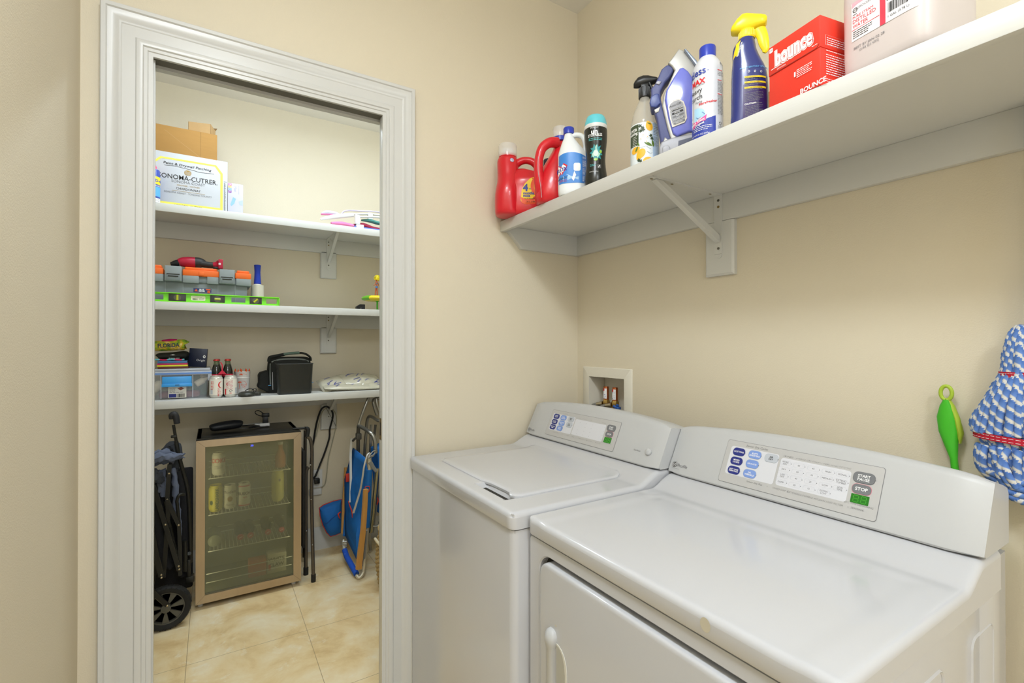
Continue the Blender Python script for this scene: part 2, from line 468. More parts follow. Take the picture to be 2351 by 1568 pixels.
# doorway casing (profile swept round the opening with mitred corners)
prof = [(-.001, 0), (-.001, .007), (.010, .007), (.012, .010), (.020, .010), (.023, .014), (.031, .016), (.037, .015), (.040, .011), (.070, .011), (.074, .014), (.079, .015), (.083, .019), (.093, .023), (.101, .024), (.104, .028), (.114, .028), (.1165, .025), (.1165, 0)]
prof = [(w_ * .94 if w_ > 0 else w_, t_) for w_, t_ in prof]
def sweep(prof, b, flip=1, y=WA, r=0.0):
    pts = [(OL - r, 0.0, -1, 0), (OL - r, OT + r, -1, 1), (OR + r, OT + r, 1, 1), (OR + r, 0.0, 1, 0)]
    rings = []
    for x, z, dx, dz in pts: rings.append([Vector((x + dx * w_, y - t * flip, z + dz * w_)) for w_, t in prof])
    b.loft(rings, TRIM, True, False)
b = B(); sweep(prof, b); o = struct(b.build('trim_1'))
b = B(); sweep(prof, b, -1, WA2, .020); struct(b.build('trim_2'))
# jamb lining with the pocket door's slots
JG = mat('jamb_track_grey', '#6f6d66', 0.6)  # grey of the pocket door track in the header
b = B()
b.box(OL - .012, OL, WA, WA2, 0, OT, TRIM); b.box(OL, OL + .004, WA + .012, WA + .020, 0, OT, TRIM)
b.box(OR, OR + .024, WA, WA + .030, 0, OT, TRIM, .001); b.box(OR + .019, OR + .024, WA + .030, WA2 - .015, 0, OT, TRIM)
b.box(OR + .014, OR + .024, WA2 - .015, WA2, 0, OT, TRIM, .001)
b.box(OL - .012, OR + .012, WA, WA + .004, OT, OT + .014, TRIM); b.box(OL - .012, OR + .012, WA2 - .022, WA2, OT, OT + .014, TRIM)
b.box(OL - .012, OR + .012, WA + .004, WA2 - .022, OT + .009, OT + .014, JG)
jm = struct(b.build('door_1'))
b = B(); BR = mat('brass_plate', '#a08858', 0.4, 1.0)
b.box(OR - .0005, OR + .003, WA + .008, WA + .029, .985, 1.060, BR, .001); b.box(OR - .001, OR + .002, WA + .014, WA + .023, 1.0, 1.045, DARKGAP)
b.build('strike_plate', jm)
# ceiling lamps (out of the frame; the hall one added for fill)
def lamp(name, spec, label):
    (x, y, z), d, _, _ = spec; r = d / 2
    t = thing(name, label, 'lamp', (x, y, H))
    B().lathe([(r + .02, 0), (r + .03, -.02), (r + .02, -.05), (r + .005, -.06), (r + .005, -.045)], WHITEP, 32, cap=False).build('rim', t)
    B().lathe([(r + .004, -.05), (0.0001, -.05)], mat('lamp_glass', '#f6f2e8', 0.4), 32, cap=False).build('diffuser', t)
lamp('ceiling_lamp', LAUNDRY_LAMP, 'round flush ceiling lamp over the washer and dryer')
lamp('ceiling_lamp', HALL_FILL_LAMP, 'added round ceiling lamp behind the view that fills the room with light')
t = thing('ceiling_lamp', 'long strip ceiling lamp inside the storage closet', 'lamp', (CLOSET_LAMP[0][0], CLOSET_LAMP[0][1], H))
B().box(-.67, .67, -.07, .07, -.05, 0, WHITEP, .004).build('housing', t)
B().box(-.64, .64, -.05, .05, -.066, -.049, mat('lamp_glass', '#f6f2e8', 0.4), .01).build('diffuser', t)

# ------------------------------------------------------------------ shelves with brackets
SCREW = mat('screw_metal', '#6a6860', 0.4, 0.8)
def bracket_and_block(t, bx, face, zt, depth, ax):
    """bracket at position bx along the shelf; face = distance of the wall; ax maps (along, out, z) to world"""
    zu = zt - .019
    def M(a, o, z): return ax(a, o, z)
    b = B()
    # block below the cleat, chamfered
    for (a0, a1, o0, o1, z0, z1) in ((bx - .050, bx + .050, 0, .019, zu - .252, zu - .084),):
        c = .006
        rings = [[M(a0 + e, o, z0 + e) for e, o in ((0, 0),)] for _ in ()]
        P = [M(a0, o0, z0), M(a1, o0, z0), M(a1, o0, z1), M(a0, o0, z1), M(a0, o1 - c, z0), M(a1, o1 - c, z0), M(a1, o1 - c, z1), M(a0, o1 - c, z1),
             M(a0 + c, o1, z0 + c), M(a1 - c, o1, z0 + c), M(a1 - c, o1, z1), M(a0 + c, o1, z1)]
        b.add(P, [(0, 3, 2, 1), (0, 1, 5, 4), (1, 2, 6, 5), (3, 0, 4, 7), (2, 3, 7, 11, 10, 6), (4, 5, 9, 8), (5, 6, 10, 9), (7, 4, 8, 11), (8, 9, 10, 11)], SHELFP, False)
    b.build('mounting_block', t)
    b = B(); hw = .0135
    def strip(pts, th, a0, a1):
        # pts: (out, z) polyline, closed polygon extruded along a
        r0 = [M(a0, o, z) for o, z in pts]; r1 = [M(a1, o, z) for o, z in pts]
        b.loft([r0, r1], SHELFP, True, False)
    v = .022
    strip([(v - .003, zu), (v, zu), (v, zu - .185), (v - .003, zu - .188)], 0, bx - hw, bx + hw)          # vertical leaf
    strip([(v, zu), (depth - .07, zu), (depth - .065, zu - .003), (v, zu - .003)], 0, bx - hw, bx + hw)   # horizontal leaf
    # rounded ends
    for k in range(1):
        pts = [M(bx + hw * math.cos(deg(a)), depth - .066 + hw * math.sin(deg(a)), zu - .003) for a in range(0, 181, 20)]
        pt2 = [p + Vector((0, 0, .003)) for p in pts]
        b.add(pts + pt2, [tuple(range(10)), tuple(range(19, 9, -1))] + [(i, i + 10, i + 11, i + 1) for i in range(9)], SHELFP, False)
        pts = [M(bx + hw * math.cos(deg(a)), v, zu - .186 - hw * math.sin(deg(a))) for a in range(0, 181, 20)]
        pt2 = [M(bx + hw * math.cos(deg(a)), v - .003, zu - .186 - hw * math.sin(deg(a))) for a in range(0, 181, 20)]
        b.add(pts + pt2, [tuple(range(10)), tuple(range(19, 9, -1))] + [(i, i + 10, i + 11, i + 1) for i in range(9)], SHELFP, False)
    # diagonal brace: a channel
    A = (v + .002, zu - .150); Bp = (depth - .085, zu - .004); th = .012
    strip([A, (A[0], A[1] + .022), (Bp[0] - .028, Bp[1]), Bp, (Bp[0], Bp[1] - .001)], 0, bx - hw * .62, bx + hw * .62)
    br = b.build('bracket', t)
    for (o, z, kind) in ((v + .0005, zu - .018, 0), (v + .0005, zu - .038, 1), (v + .0005, zu - .168, 0)):
        s = B(); q = M(bx - .002, o, z); nrm = (M(0, 1, 0) - M(0, 0, 0)); al = (M(1, 0, 0) - M(0, 0, 0))
        mp = plane_map(q, al, (0, 0, 1))
        sg = 1 if al.cross(Vector((0, 0, 1))).dot(nrm) > 0 else -1
        mp2 = lambda a, c, h: q + al * a + Vector((0, 0, c)) + nrm * h
        s.poly(ellipse(0, 0, .004, .004, 12), mp2, SCREW if kind == 0 else mat('screw_hole', '#8a7340', 0.7), 0.0, 0.0012)
        s.build('screw' if kind == 0 else 'screw_hole', br)
    for o in (depth - .075, depth - .16, .06):
        s = B(); q = M(bx, o, zu - .0035); mp2 = lambda a, c, h: q + (M(1, 0, 0) - M(0, 0, 0)) * a + (M(0, 1, 0) - M(0, 0, 0)) * c + Vector((0, 0, -h))
        s.poly(ellipse(0, 0, .003, .005, 12), mp2, mat('slot_tan', '#8d8060', 0.7), 0.0, 0.0006); s.build('screw_slot', br)
# laundry shelf on the right wall
t = thing('wall_shelf', 'long white painted shelf above the washer and dryer with one metal bracket', 'shelf', (WB, .6, 1.70))
zt = 1.803; xf = .9695
y0s = -1.6
B().box(xf + .003, WB, y0s, WA, zt - .019, zt, SHELFP).box(xf, xf + .019, y0s, WA, zt - .040, zt + .0005, SHELFP, .0015).build('board', t, True)
b = B(); b.box(WB - .019, WB, y0s, WA, zt - .102, zt - .019, SHELFP, .0015); b.build('cleat', t, True)
b = B(); pts = [(xf + .033, zt - .0405), (WB - .019, zt - .0405), (WB - .019, zt - .019), (xf + .02, zt - .019)]
poly = [(xf + .033, zt - .040), (xf + .092, zt - .102), (WB - .019, zt - .102), (WB - .019, zt - .0195), (xf + .020, zt - .0195), (xf + .020, zt - .040)]
b.loft([[Vector((x, WA - .019, z)) for x, z in poly], [Vector((x, WA, z)) for x, z in poly]], SHELFP, True, False); b.build('end_cleat', t, True)
bracket_and_block.__doc__
_pend = []
def shelf_parts(t, f):
    """run f, then move everything it built under t from world to local coordinates"""
    n = set(o.name for o in bpy.data.objects); f()
    inv = PM[t.name].inverted()
    for o in bpy.data.objects:
        if o.name not in n and o.type == 'MESH': o.data.transform(inv)
shelf_parts(t, lambda: bracket_and_block(t, .9405, 0, zt, WB - xf, lambda a, o, z: Vector((WB - o, a, z))))
# closet shelves
for i, (zt, lab, nm) in enumerate(((2.014, 'topmost closet shelf, carrying the cardboard boxes and wine carton', 0), (1.5275, 'middle closet shelf, carrying the tool box and green spirit level', 0), (1.0355, 'lowest closet shelf, carrying the storage bin, cans and black bag, above the fridge', 0))):
    yf = 2.93
    t = thing('wall_shelf', 'white painted ' + lab, 'shelf', (0.3, CY1, zt - .1), 0, 'shelves on the closet back wall')
    B().box(CX0, CX1, yf + .003, CY1, zt - .019, zt, SHELFP).box(CX0, CX1, yf, yf + .019, zt - .040, zt + .0005, SHELFP, .0015).build('board', t, True)
    B().box(CX0, CX1, CY1 - .019, CY1, zt - .108, zt - .019, SHELFP, .0015).build('cleat', t, True)
    bx = (.640, .640, .643)[i]
    shelf_parts(t, lambda: bracket_and_block(t, bx, 0, zt, CY1 - yf, lambda a, o, z: Vector((a, CY1 - o, z))))
# ------------------------------------------------------------------ washer and dryer
def sstep(a, b, x):
    t = max(0, min(1, (x - a) / (b - a))); return t * t * (3 - 2 * t)
def rise(x, xc, z):                      # the deck sweeps up to the console
    return .0275 * sstep(xc - .075, xc + .002, x) + .003 * sstep(xc - .02, xc + .01, x)
def deck(b, x0, x1, y0, y1, z, xc, m, rim, fx):
    """top panel as a fine height field with rounded edges and a skirt"""
    R = .012
    def axis(a, c, n, r0=True, r1=True):
        o = []
        if r0: o += [a + R * (1 - math.cos(deg(q))) for q in (0, 15, 30, 45, 60, 75)]
        o += [a + (R if r0 else 0) + (c - (R if r1 else 0) - a - (R if r0 else 0)) * i / n for i in range(n + 1)]
        if r1: o += [c - R * (1 - math.cos(deg(q))) for q in (75, 60, 45, 30, 15, 0)]
        return o
    xs = axis(x0, x1, 90, True, False); ys = axis(y0, y1, 120)
    def drop(x, y):
        d = max(0, R - (x - x0)); e = max(0, R - (y - y0), R - (y1 - y)); q = math.hypot(d, e); q = min(q, R)
        return R - math.sqrt(max(0, R * R - q * q))
    vs = []; fs = []; nx = len(xs); ny = len(ys)
    for j, y in enumerate(ys):
        for i, x in enumerate(xs):
            zz = z + rise(x, xc, z) + rim(x, y) + fx(x, y) - drop(x, y)
            px, py = x, y
            # round the plan corners
            for cy, sg in ((y0, 1), (y1, -1)):
                dx = R * 1.6 - (x - x0); dy = R * 1.6 - (y - cy) * sg
                if dx > 0 and dy > 0:
                    q = math.hypot(dx, dy)
                    if q > R * 1.6: s_ = max(dx, dy) / q; px = x0 + R * 1.6 - dx * s_; py = cy + sg * (R * 1.6 - dy * s_)
            vs.append((px, py, zz))
    for j in range(ny - 1):
        for i in range(nx - 1):
            k = j * nx + i; fs.append((k, k + 1, k + nx + 1, k + nx))
    b.add(vs, fs, m, True)
    # skirt
    loop = [vs[j * nx] for j in range(ny)][::-1]
    left = [vs[i] for i in range(nx)]; right = [vs[(ny - 1) * nx + i] for i in range(nx)][::-1]
    loop = right + loop + left; n = len(loop); zb = z - .040
    rings = [loop, [(p[0], p[1], zb + .004) for p in loop], [(p[0] + .002, p[1], zb) for p in loop]]
    vv = [p for r in rings for p in r]; ff = []
    for j in range(2):
        for i in range(n - 1): ff.append((j * n + i, j * n + i + 1, (j + 1) * n + i + 1, (j + 1) * n + i))
    b.add(vv, ff, m, True)
def console(t, xc, y0, y1, z, lean, top, arch, depth, nm):
    b = B(); yc = (y0 + y1) / 2; hw = (y1 - y0) / 2; rings = []
    N = 28
    for k in range(N + 1):
        s = -1 + 2 * k / N; y = yc + hw * s; a = arch * (1 - s * s)
        e = 0.0
        ins = {0: .006, 1: .0015}.get(min(k, N - k), 0)
        if k in (0, N): y = yc + hw * s
        zt_ = top + a - ins; xt = xc + lean + a * (lean - .003) / (top - .020 - z)
        rings.append([(xc + ins, y, z + .002 + ins), (xc - .002 + ins, y, z + .006), (xc - .001 + ins, y, z + .010), (xt - .004 + ins, y, zt_ - .010), (xt + ins, y, zt_ - .003), (xt + .006, y, zt_),
                      (xt + .014, y, zt_ + .001), (xc + depth - .03, y, zt_ - .010), (xc + depth - .008, y, zt_ - .018), (xc + depth, y, zt_ - .030), (xc + depth, y, z + .0025), (xc + .012, y, z + .002)])
    b.loft(rings, WHITE_PL, True); return b.build(nm, t, True)
def face_map(xc, yL, z, lean, top):
    """s runs to the viewer's right (-y), v up the slanted face"""
    vdir = Vector((lean - .003, 0, top - .010 - z - .010)).normalized(); n = Vector((-vdir.z, 0, vdir.x))
    o = Vector((xc - .001, yL, z + .010))
    return lambda s, v, h=0: o + Vector((0, -s, 0)) + vdir * v + n * (h + .0006), (Vector((lean - .003, 0, top - .020 - z))).length
def button(b, mp, cx, cy, rx, ry, m, ink, lines, sz, dot=True, ringm=None):
    b.poly(rrect(cx - rx - .0009, cx + rx + .0009, cy - ry - .0009, cy + ry + .0009, ry * .9), mp, ringm or GREYB, .0006)
    b.poly(rrect(cx - rx, cx + rx, cy - ry, cy + ry, ry * .85), mp, m, .0006, .0014)
    for i, s_ in enumerate(lines):
        b.text(s_, cx, cy + (len(lines) - 1) * sz * .45 - i * sz * .95, sz, mp, ink, bold=.02, h=.0017)
    if dot: b.poly(ellipse(cx + rx + .001, cy, .0011, .0011, 8), mp, INKG, .0018)
def ge_logo(b, mp, x, y, r):
    b.poly(ellipse(x, y, r, r, 20), mp, INK, .0003); b.frame(ellipse(x, y, r * .86, r * .86, 20), r * .12, mp, WHITEINK, .0005)
    b.text('GE', x, y, r * 1.05, mp, WHITEINK, h=.0006, shear=.2)

# ---- washer
WX0, WY0, WY1, WXC, WZ = .587, .948, 1.628, 1.076, .925
t = thing('washing_machine', 'white top-loading washing machine in the corner left of the dryer', 'washing machine', (.9, 1.276, 0))
b = B(); b.box(WX0 + .006, 1.245, WY0 + .003, WY1 - .003, 0.02, WZ - .043, WHITE_EN, .018, 3, 'z')
b.box(1.07, 1.243, WY0 + .002, WY1 - .002, .2, WZ + .018, WHITE_EN, .004, 2, 'z')
b.box(WX0 + .014, 1.24, WY0 + .006, WY1 - .006, WZ - .05, WZ - .035, DARKGAP)
b.build('cabinet', t, True)
def wfx(x, y):
    # finger recess in front of the lid, and the shallow groove round the lid
    g = 0
    cx_, cy_ = .648, 1.128
    q = max(abs(y - cy_) / .082, abs(x - cx_) / .0165)
    g -= .020 * (1 - sstep(.80, 1.05, q))
    if .648 < x < 1.045 and 1.03 < y < 1.53:
        g -= .003 * (1 - sstep(0, .012, .02 - min(x - .648, 1.045 - x, y - 1.03, 1.53 - y))) if min(x - .648, 1.045 - x, y - 1.03, 1.53 - y) < .02 else .003
    return g
b = B(); deck(b, WX0, 1.24, WY0, WY1, WZ, WXC, WHITE_EN, lambda x, y: 0, wfx); b.build('top_panel', t, True)
# lid with rounded corners; its front edge dips over the finger recess
b = B(); outl = rrect(.656, 1.035, 1.042, 1.520, .028, 6)
# hollow in the front edge for the fingers
outl2 = []
for x, y in outl: outl2.append((x, y))
li = []
for k in range(len(outl2)):
    li.append(outl2[k]); a, c = outl2[k], outl2[(k + 1) % len(outl2)]
    if abs(a[0] - .656) < 1e-3 and abs(c[0] - .656) < 1e-3 and abs(a[1] - c[1]) > .2:
        for yy, dx in ((1.225, 0), (1.205, .006), (1.18, .010), (1.10, .011), (1.062, .006)): li.append((.656 + dx, yy))
def zlid(x): return WZ + rise(x, WXC, WZ)
rings = []
for ins, dz in ((0, -.004), (-.0, .0015), (.003, .0045), (.008, .0055), (.02, .0058)):
    cx_, cy_ = .845, 1.281; r = []
    for x, y in li:
        sx = (1 - ins / .19) if ins else 1; sy = (1 - ins / .239) if ins else 1
        X = cx_ + (x - cx_) * sx; Y = cy_ + (y - cy_) * sy; r.append((X, Y, zlid(X) + dz))
    rings.append(r)
b.loft(rings, WHITE_EN, True, True); b.build('lid', t, True)
b = B(); rg = [[(x_, y_, z_) for x_, y_ in rrect(.6400, .6600, 1.046, 1.212, .008, 4)] for z_ in (WZ - .014, WZ - .0135)]; b.loft(rg, DARKGAP); b.build('finger_recess_shade', t, True)  # dark sheet that paints the shade inside the finger recess
console(t, WXC, WY0, WY1, .9565, .050, 1.078, .022, .160, 'console')
mp, Lv = face_map(WXC, WY1, .9565, .050, 1.078)
b = B(); P0, P1, Q0, Q1 = .128, .495, .010, Lv - .004
def pm(a, c): return P0 + a * (P1 - P0), Q1 - c * (Q1 - Q0)
b.poly(rrect(P0 - .0008, P1 + .0008, Q0 - .0008, Q1 + .0008, .006), mp, INKG, .0)
b.poly(rrect(P0, P1, Q0, Q1, .006), mp, PANEL, .0004)
def quad(pts, m, h, r=.004):
    c = [pm(*p) for p in pts]; xs = [p[0] for p in c]; ys = [p[1] for p in c]
    b.poly(rrect(min(xs), max(xs), min(ys), max(ys), r), mp, m, h)
quad([(.035, .135), (.39, .79)], PANELW, .0005); quad([(.40, .185), (.83, .775)], PANELW, .0005)
S1 = .0052
for (x, y), m_, tx in (((.096, .239), NAVY, ('WHITES', 'HEAVY')), ((.093, .457), NAVY, ('COLORS', 'NORMAL')), ((.091, .668), NAVY, ('EASY CARE', 'PERM')), ((.211, .241), LBLUE, ('KNITS', 'DELICATE')), ((.210, .456), LBLUE, ('HAND WASH', 'SILKS')), ((.206, .664), LBLUE, ('QUICK', 'WASH')), ((.329, .236), GREYB, ('RINSE', 'SPIN')), ((.329, .454), GREYB, ('PRE', 'SOAK'))):
    button(b, mp, *pm(x, y), .0165, .0092, m_, WHITEINK if m_ != GREYB else INK, tx, S1)
b.text('Wash Cycles', *pm(.215, .075), .0058, mp, INK, shear=.25)
for x, s_ in ((.439, 'SOIL LEVEL'), (.523, 'SPIN SPEED'), (.611, 'TEMP'), (.788, 'OPTIONS')): b.text(s_, *pm(x, .135), .0046, mp, INK)
for i, col in enumerate((('HEAVY', 'NORMAL', 'LIGHT', 'EXTRA'), ('HIGH', 'MEDIUM', 'LOW', 'NONE'), ('HOT', 'WARM', 'COLD', 'TAP'), ('SIGNAL', 'EXTRA RINSE', 'SOAK', 'DELAY'))):
    for j, s_ in enumerate(col):
        cx_ = (.445, .532, .618, .785)[i]; x, y = pm(cx_, .28 + .14 * j); b.text(s_, x, y, .0044, mp, INKG); b.poly(ellipse(x + .012, y, .0008, .0008, 6), mp, INKG, .0008)
for x, s_ in ((.165, 'Rinse/Drain/Plus'), (.276, 'FILL'), (.353, 'WASH'), (.442, 'RINSE'), (.558, 'SPIN/DRAIN'), (.671, 'LID LOCKED'), (.793, 'FINAL SPIN')):
    b.text(s_, *pm(x, .85), .0052, mp, INK, shear=.2)
x, y = pm(.899, .255); button(b, mp, x, y, .0195, .0100, DGREYB, WHITEINK, ('START', 'PAUSE'), .0062, ringm=INKG)
x, y = pm(.899, .470); button(b, mp, x, y, .0172, .0095, DGREYB, WHITEINK, ('STOP',), .0074, False, mat('stop_ring', '#d98a98', .4))
GDISP = mat('green_display', '#1f5a1c', 0.15, var=0, emis='#1f6a1a', estr=.5); GSEG = mat('green_segments', '#3f9a2c', 0.3, var=0)
def display(x, y):
    b.poly(rrect(x - .0165, x + .0165, y - .0095, y + .0095, .001), mp, GDISP, .0006)
    for k in (-.007, .007):
        for (p, q) in (((-.004, .0068), (.004, .0068)), ((-.004, 0), (.004, 0)), ((-.004, -.0068), (.004, -.0068))): b.line((x + k + p[0], y + p[1]), (x + k + q[0], y + q[1]), .0016, mp, GSEG, .0008)
        for sx_ in (-.0046, .0046):
            b.line((x + k + sx_, y + .0008), (x + k + sx_, y + .006), .0016, mp, GSEG, .0008); b.line((x + k + sx_, y - .0008), (x + k + sx_, y - .006), .0016, mp, GSEG, .0008)
display(*pm(.90, .672)); b.text('EST. TIME REMAINING', *pm(.90, .785), .0048, mp, INK, shear=.2)
b.build('control_panel', t, True)
b = B(); ge_logo(b, mp, .020, .012, .0065); b.text('Profile', .044, .012, .011, mp, INKG, shear=.25); b.line((.014, .0035), (.056, .0035), .0004, mp, INKG); b.text('Start Reset', .590, .034, .006, mp, INKG, shear=.2); b.build('badge', t, True)
b = B(); q = mp(.634, .037, 0); n_ = (mp(0, 0, 1) - mp(0, 0, 0)); rr_ = []
for r_, h_ in ((.0105, 0), (.0105, .002), (.0095, .005), (.006, .007), (.0001, .0075)): rr_.append([mp(.634 + r_ * math.cos(2 * PI * k / 20), .037 + r_ * math.sin(2 * PI * k / 20), h_) for k in range(20)])
b.loft(rr_, WHITE_PL, False); b.build('knob', t, True)

# ---- dryer
DX0, DY0, DY1, DXC, DZ = .627, .275, .945, 1.113, .917
t = thing('clothes_dryer', 'white front-loading clothes dryer in the foreground, right of the washer', 'dryer', (.93, .62, 0))
b = B()
# front panel with a moat for the door
zb, zt_ = 0.02, DZ - .043
b.box(DX0 + .030, 1.205, DY0 + .003, DY1 - .003, zb, zt_, WHITE_EN, .008, 2, 'z')
dy0, dy1, dz0, dz1 = .328, .892, .225, .834
fr = rrect(DY0 + .003, DY1 - .003, zb, zt_, .012, 8); inn = rrect(dy0 - .010, dy1 + .010, dz0 - .010, dz1 + .010, .040, 8)
rg = []
for poly_, dx in ((fr, .030), (fr, .010), (rrect(DY0 + .007, DY1 - .007, zb + .004, zt_ - .002, .010, 8), .006), (rrect(dy0 - .013, dy1 + .013, dz0 - .013, dz1 + .013, .043, 8), .006), (inn, .009), (inn, .026)):
    rg.append([(DX0 + dx, y, z) for y, z in poly_])
b.loft(rg, WHITE_EN, False)
b.poly([(y, z) for y, z in inn], lambda a, c, h: Vector((DX0 + .026, a, c)), DARKGAP)
b.box(DX0 + .016, 1.20, DY0 + .008, DY1 - .008, DZ - .05, DZ - .036, DARKGAP)
b.box(1.10, 1.243, DY0 + .002, DY1 - .002, .2, DZ + .020, WHITE_EN, .004, 2, 'z')
b.build('cabinet', t, True)
# embossed side panels on the right side
b = B()
for x0_, x1_ in ((.69, .81), (.83, .94), (1.060, 1.170)):
    mp_ = lambda a, c, h: Vector((a, DY0 + .003 - h, c))
    o_ = rrect(x0_, x1_, .12, .832 - (x0_ > 1) * .0, .02, 6); i_ = rrect(x0_ + .005, x1_ - .005, .125, .827, .016, 6)
    n = len(o_); vs = [mp_(*p, 0) for p in o_] + [mp_((p[0] + q[0]) / 2, (p[1] + q[1]) / 2, .0025) for p, q in zip(o_, i_)] + [mp_(*q, 0.0002) for q in i_]
    b.add(vs, [(k * n + i, k * n + (i + 1) % n, (k + 1) * n + (i + 1) % n, (k + 1) * n + i) for k in range(2) for i in range(n)], WHITE_EN, True)
b.build('side_embossing', t, True)
def drim(x, y):
    return -.0022 * sstep(.040, .075, min(y - DY0, DY1 - y)) * sstep(.045, .075, DXC - .045 - x + .0) * 1.0
b = B(); deck(b, DX0, 1.205, DY0, DY1, DZ, DXC, WHITE_EN, drim, lambda x, y: 0)
b.build('top_panel', t, True)
b = B(); mpf = lambda a, c, h: Vector((DX0 - h, a, c))
STAIN = mat('faint_rust_stain', '#c4bdaa', .3, var=.05)
b.fan(ellipse(.462, .898, .009, .011, 16), lambda a, c, h: Vector((DX0 - .0004, a, c)), STAIN); b.build('stain', t, True)
# door: raised slab, rounded edges, with handle pocket
b = B(); rings = []
for ins, dx in ((0, .026), (0, .004), (.0012, .001), (.004, -.001), (.010, -.0015)):
    rings.append([(DX0 + dx, y, z) for y, z in rrect(dy0 + ins, dy1 - ins, dz0 + ins, dz1 - ins, .032 - ins, 8)])
# front face with a hole for the pocket: ring to the pocket outline
pk = [(y, z) for y, z in rrect(.788, .828, .49, .668, .030, 8)]
b.loft(rings, WHITE_EN, True, True)
dr = b.build('door', t, True)
PKT = mat('handle_pocket_plastic', '#d9d8d0', .3)
b = B(); mo = lambda a, c, h: Vector((DX0 - .0017 - h, a, c))
pk = [(.826, .680), (.826, .40)] + [(.791, .40), (.791, .63), (.793, .650), (.799, .664), (.808, .674), (.818, .679)]
b.poly(pk[::-1], mo, PKT, 0, .0012)
b.poly([(.826, .676), (.820, .676), (.813, .672), (.805, .663), (.800, .648), (.797, .628), (.797, .405), (.826, .405)], mo, mat('handle_pocket_inner', '#b4b3aa', .35), .0013)
b.build('handle_pocket', dr, True)
b = B()
bar = [(.843, .40, .010, .012), (.843, .665, .010, .012), (.842, .672, .0120, .015), (.841, .684, .0135, .017), (.841, .694, .0130, .015), (.8415, .701, .010, .010), (.842, .705, .005, .004)]
rings = []
for y, z, hw, pr in bar: rings.append([(DX0 - .002 - pr * max(0, math.sin(deg(a))) ** .6, y + hw * math.cos(deg(a)) * 1.15, z) for a in range(0, 181, 15)] + [(DX0 + .004, y - hw * 1.15, z), (DX0 + .004, y + hw * 1.15, z)])
b.loft(rings, WHITE_PL, True); pass
b.build('handle', dr, True)
b = B(); b.poly(ellipse(.830, .715, .003, .002, 10), mo, STAIN, .0002); b.build('stain', dr, True)
console(t, DXC, DY0, DY1, .948, .055, 1.0765, .017, .140, 'console')
mp, Lv = face_map(DXC, DY1, .948, .055, 1.0765)
b = B(); P0, P1, Q0, Q1 = .162, .512, .008, Lv - .002
b.poly(rrect(P0 - .0008, P1 + .0008, Q0 - .0008, Q1 + .0008, .006), mp, INKG, .0)
b.poly(rrect(P0, P1, Q0, Q1, .006), mp, PANEL, .0004)
quad([(.038, .13), (.395, .80)], PANELW, .0005, .006); quad([(.411, .18), (.836, .785)], PANELW, .0005, .006)
S1 = .0056
for (x, y), m_, tx in (((.105, .249), NAVY, ('COTTONS',)), ((.104, .470), NAVY, ('MIXED', 'LOADS')), ((.102, .691), NAVY, ('EASY CARE', 'PERM PRESS')), ((.226, .243), LBLUE, ('KNITS', 'SWEATERS')), ((.224, .462), LBLUE, ('DELICATES',)), ((.223, .688), LBLUE, ('DE-', 'WRINKLE')), ((.345, .244), GREYB, ('AIR', 'DRY'))):
    button(b, mp, *pm(x, y), .0160, .0100, m_, WHITEINK if m_ != GREYB else INK, tx, S1 if len(max(tx, key=len)) < 9 else .0048)
b.text('Sensor Dry Cycles', *pm(.226, .068), .0075, mp, INK, shear=.25)
for x, s_ in ((.452, 'DRYNESS'), (.584, 'TIMED DRY ONLY'), (.715, 'HEAT LEVEL'), (.796, 'OPTIONS')): b.text(s_, *pm(x, .135), .0055, mp, INK, shear=.15)
for sg in (-1, 1): b.path([pm(.584 + sg * .045, .135), pm(.584 + sg * .075, .135), pm(.584 + sg * .082, .165)], .0005, mp, INKG)
cols = ((.447, ('MORE DRY', 'DRY', 'LESS DRY', 'DAMP')), (.535, ('60', '50', '40', '30')), (.624, ('45', '35', '25', '15')), (.712, ('HIGH', 'MEDIUM', 'LOW', 'EXTRA LOW')), (.794, ('SIGNAL', 'EXTEND TUMBLE', 'ADD TIME')))
for cx_, col in cols:
    for j, s_ in enumerate(col):
        x, y = pm(cx_, .282 + .139 * j); ws = s_.split(' ')
        b.frame(rrect(x - .0135, x + .0115, y - .0052, y + .0052, .004), .00035, mp, GREYB, .0007)
        for k, q_ in enumerate(ws): b.text(q_, x - .001, y + (len(ws) - 1) * .0023 - k * .0048, .0052, mp, INKG, h=.0008)
        b.poly(ellipse(x + .0125, y, .0009, .0009, 6), mp, INKG, .0008)
for x, s_ in ((.270, 'Sensor Dry Plus'), (.441, 'TIMED DRY'), (.576, 'EXTENDED TUMBLE'), (.749, 'CLEAN LINT FILTER')):
    px_, py_ = pm(x, .862); b.text(s_, px_, py_, .0062, mp, INK, shear=.2); b.poly(ellipse(px_ + .0031 * len(s_) * .62 + .004, py_, .0009, .0009, 6), mp, INKG, .0008)
x, y = pm(.905, .262); button(b, mp, x, y, .0195, .0112, DGREYB, WHITEINK, ('START', 'PAUSE'), .0078, ringm=INKG)
x, y = pm(.904, .481); button(b, mp, x, y, .0172, .0100, DGREYB, WHITEINK, ('STOP',), .0095, False, mat('stop_ring', '#d98a98', .4))
display(*pm(.904, .672)); b.text('EST. TIME REMAINING', *pm(.903, .778), .0054, mp, INK, shear=.2); b.text('SENSING', *pm(.900, .857), .006, mp, INK, shear=.2); b.poly(ellipse(*pm(.93, .857), .0009, .0009, 6), mp, INKG, .0008)
b.build('control_panel', t, True)
b = B(); ge_logo(b, mp, .020, .020, .0078); b.text('Profile', .046, .019, .013, mp, INKG, shear=.25); b.line((.014, .0085), (.040, .0085), .0005, mp, INKG); b.build('badge', t, True)
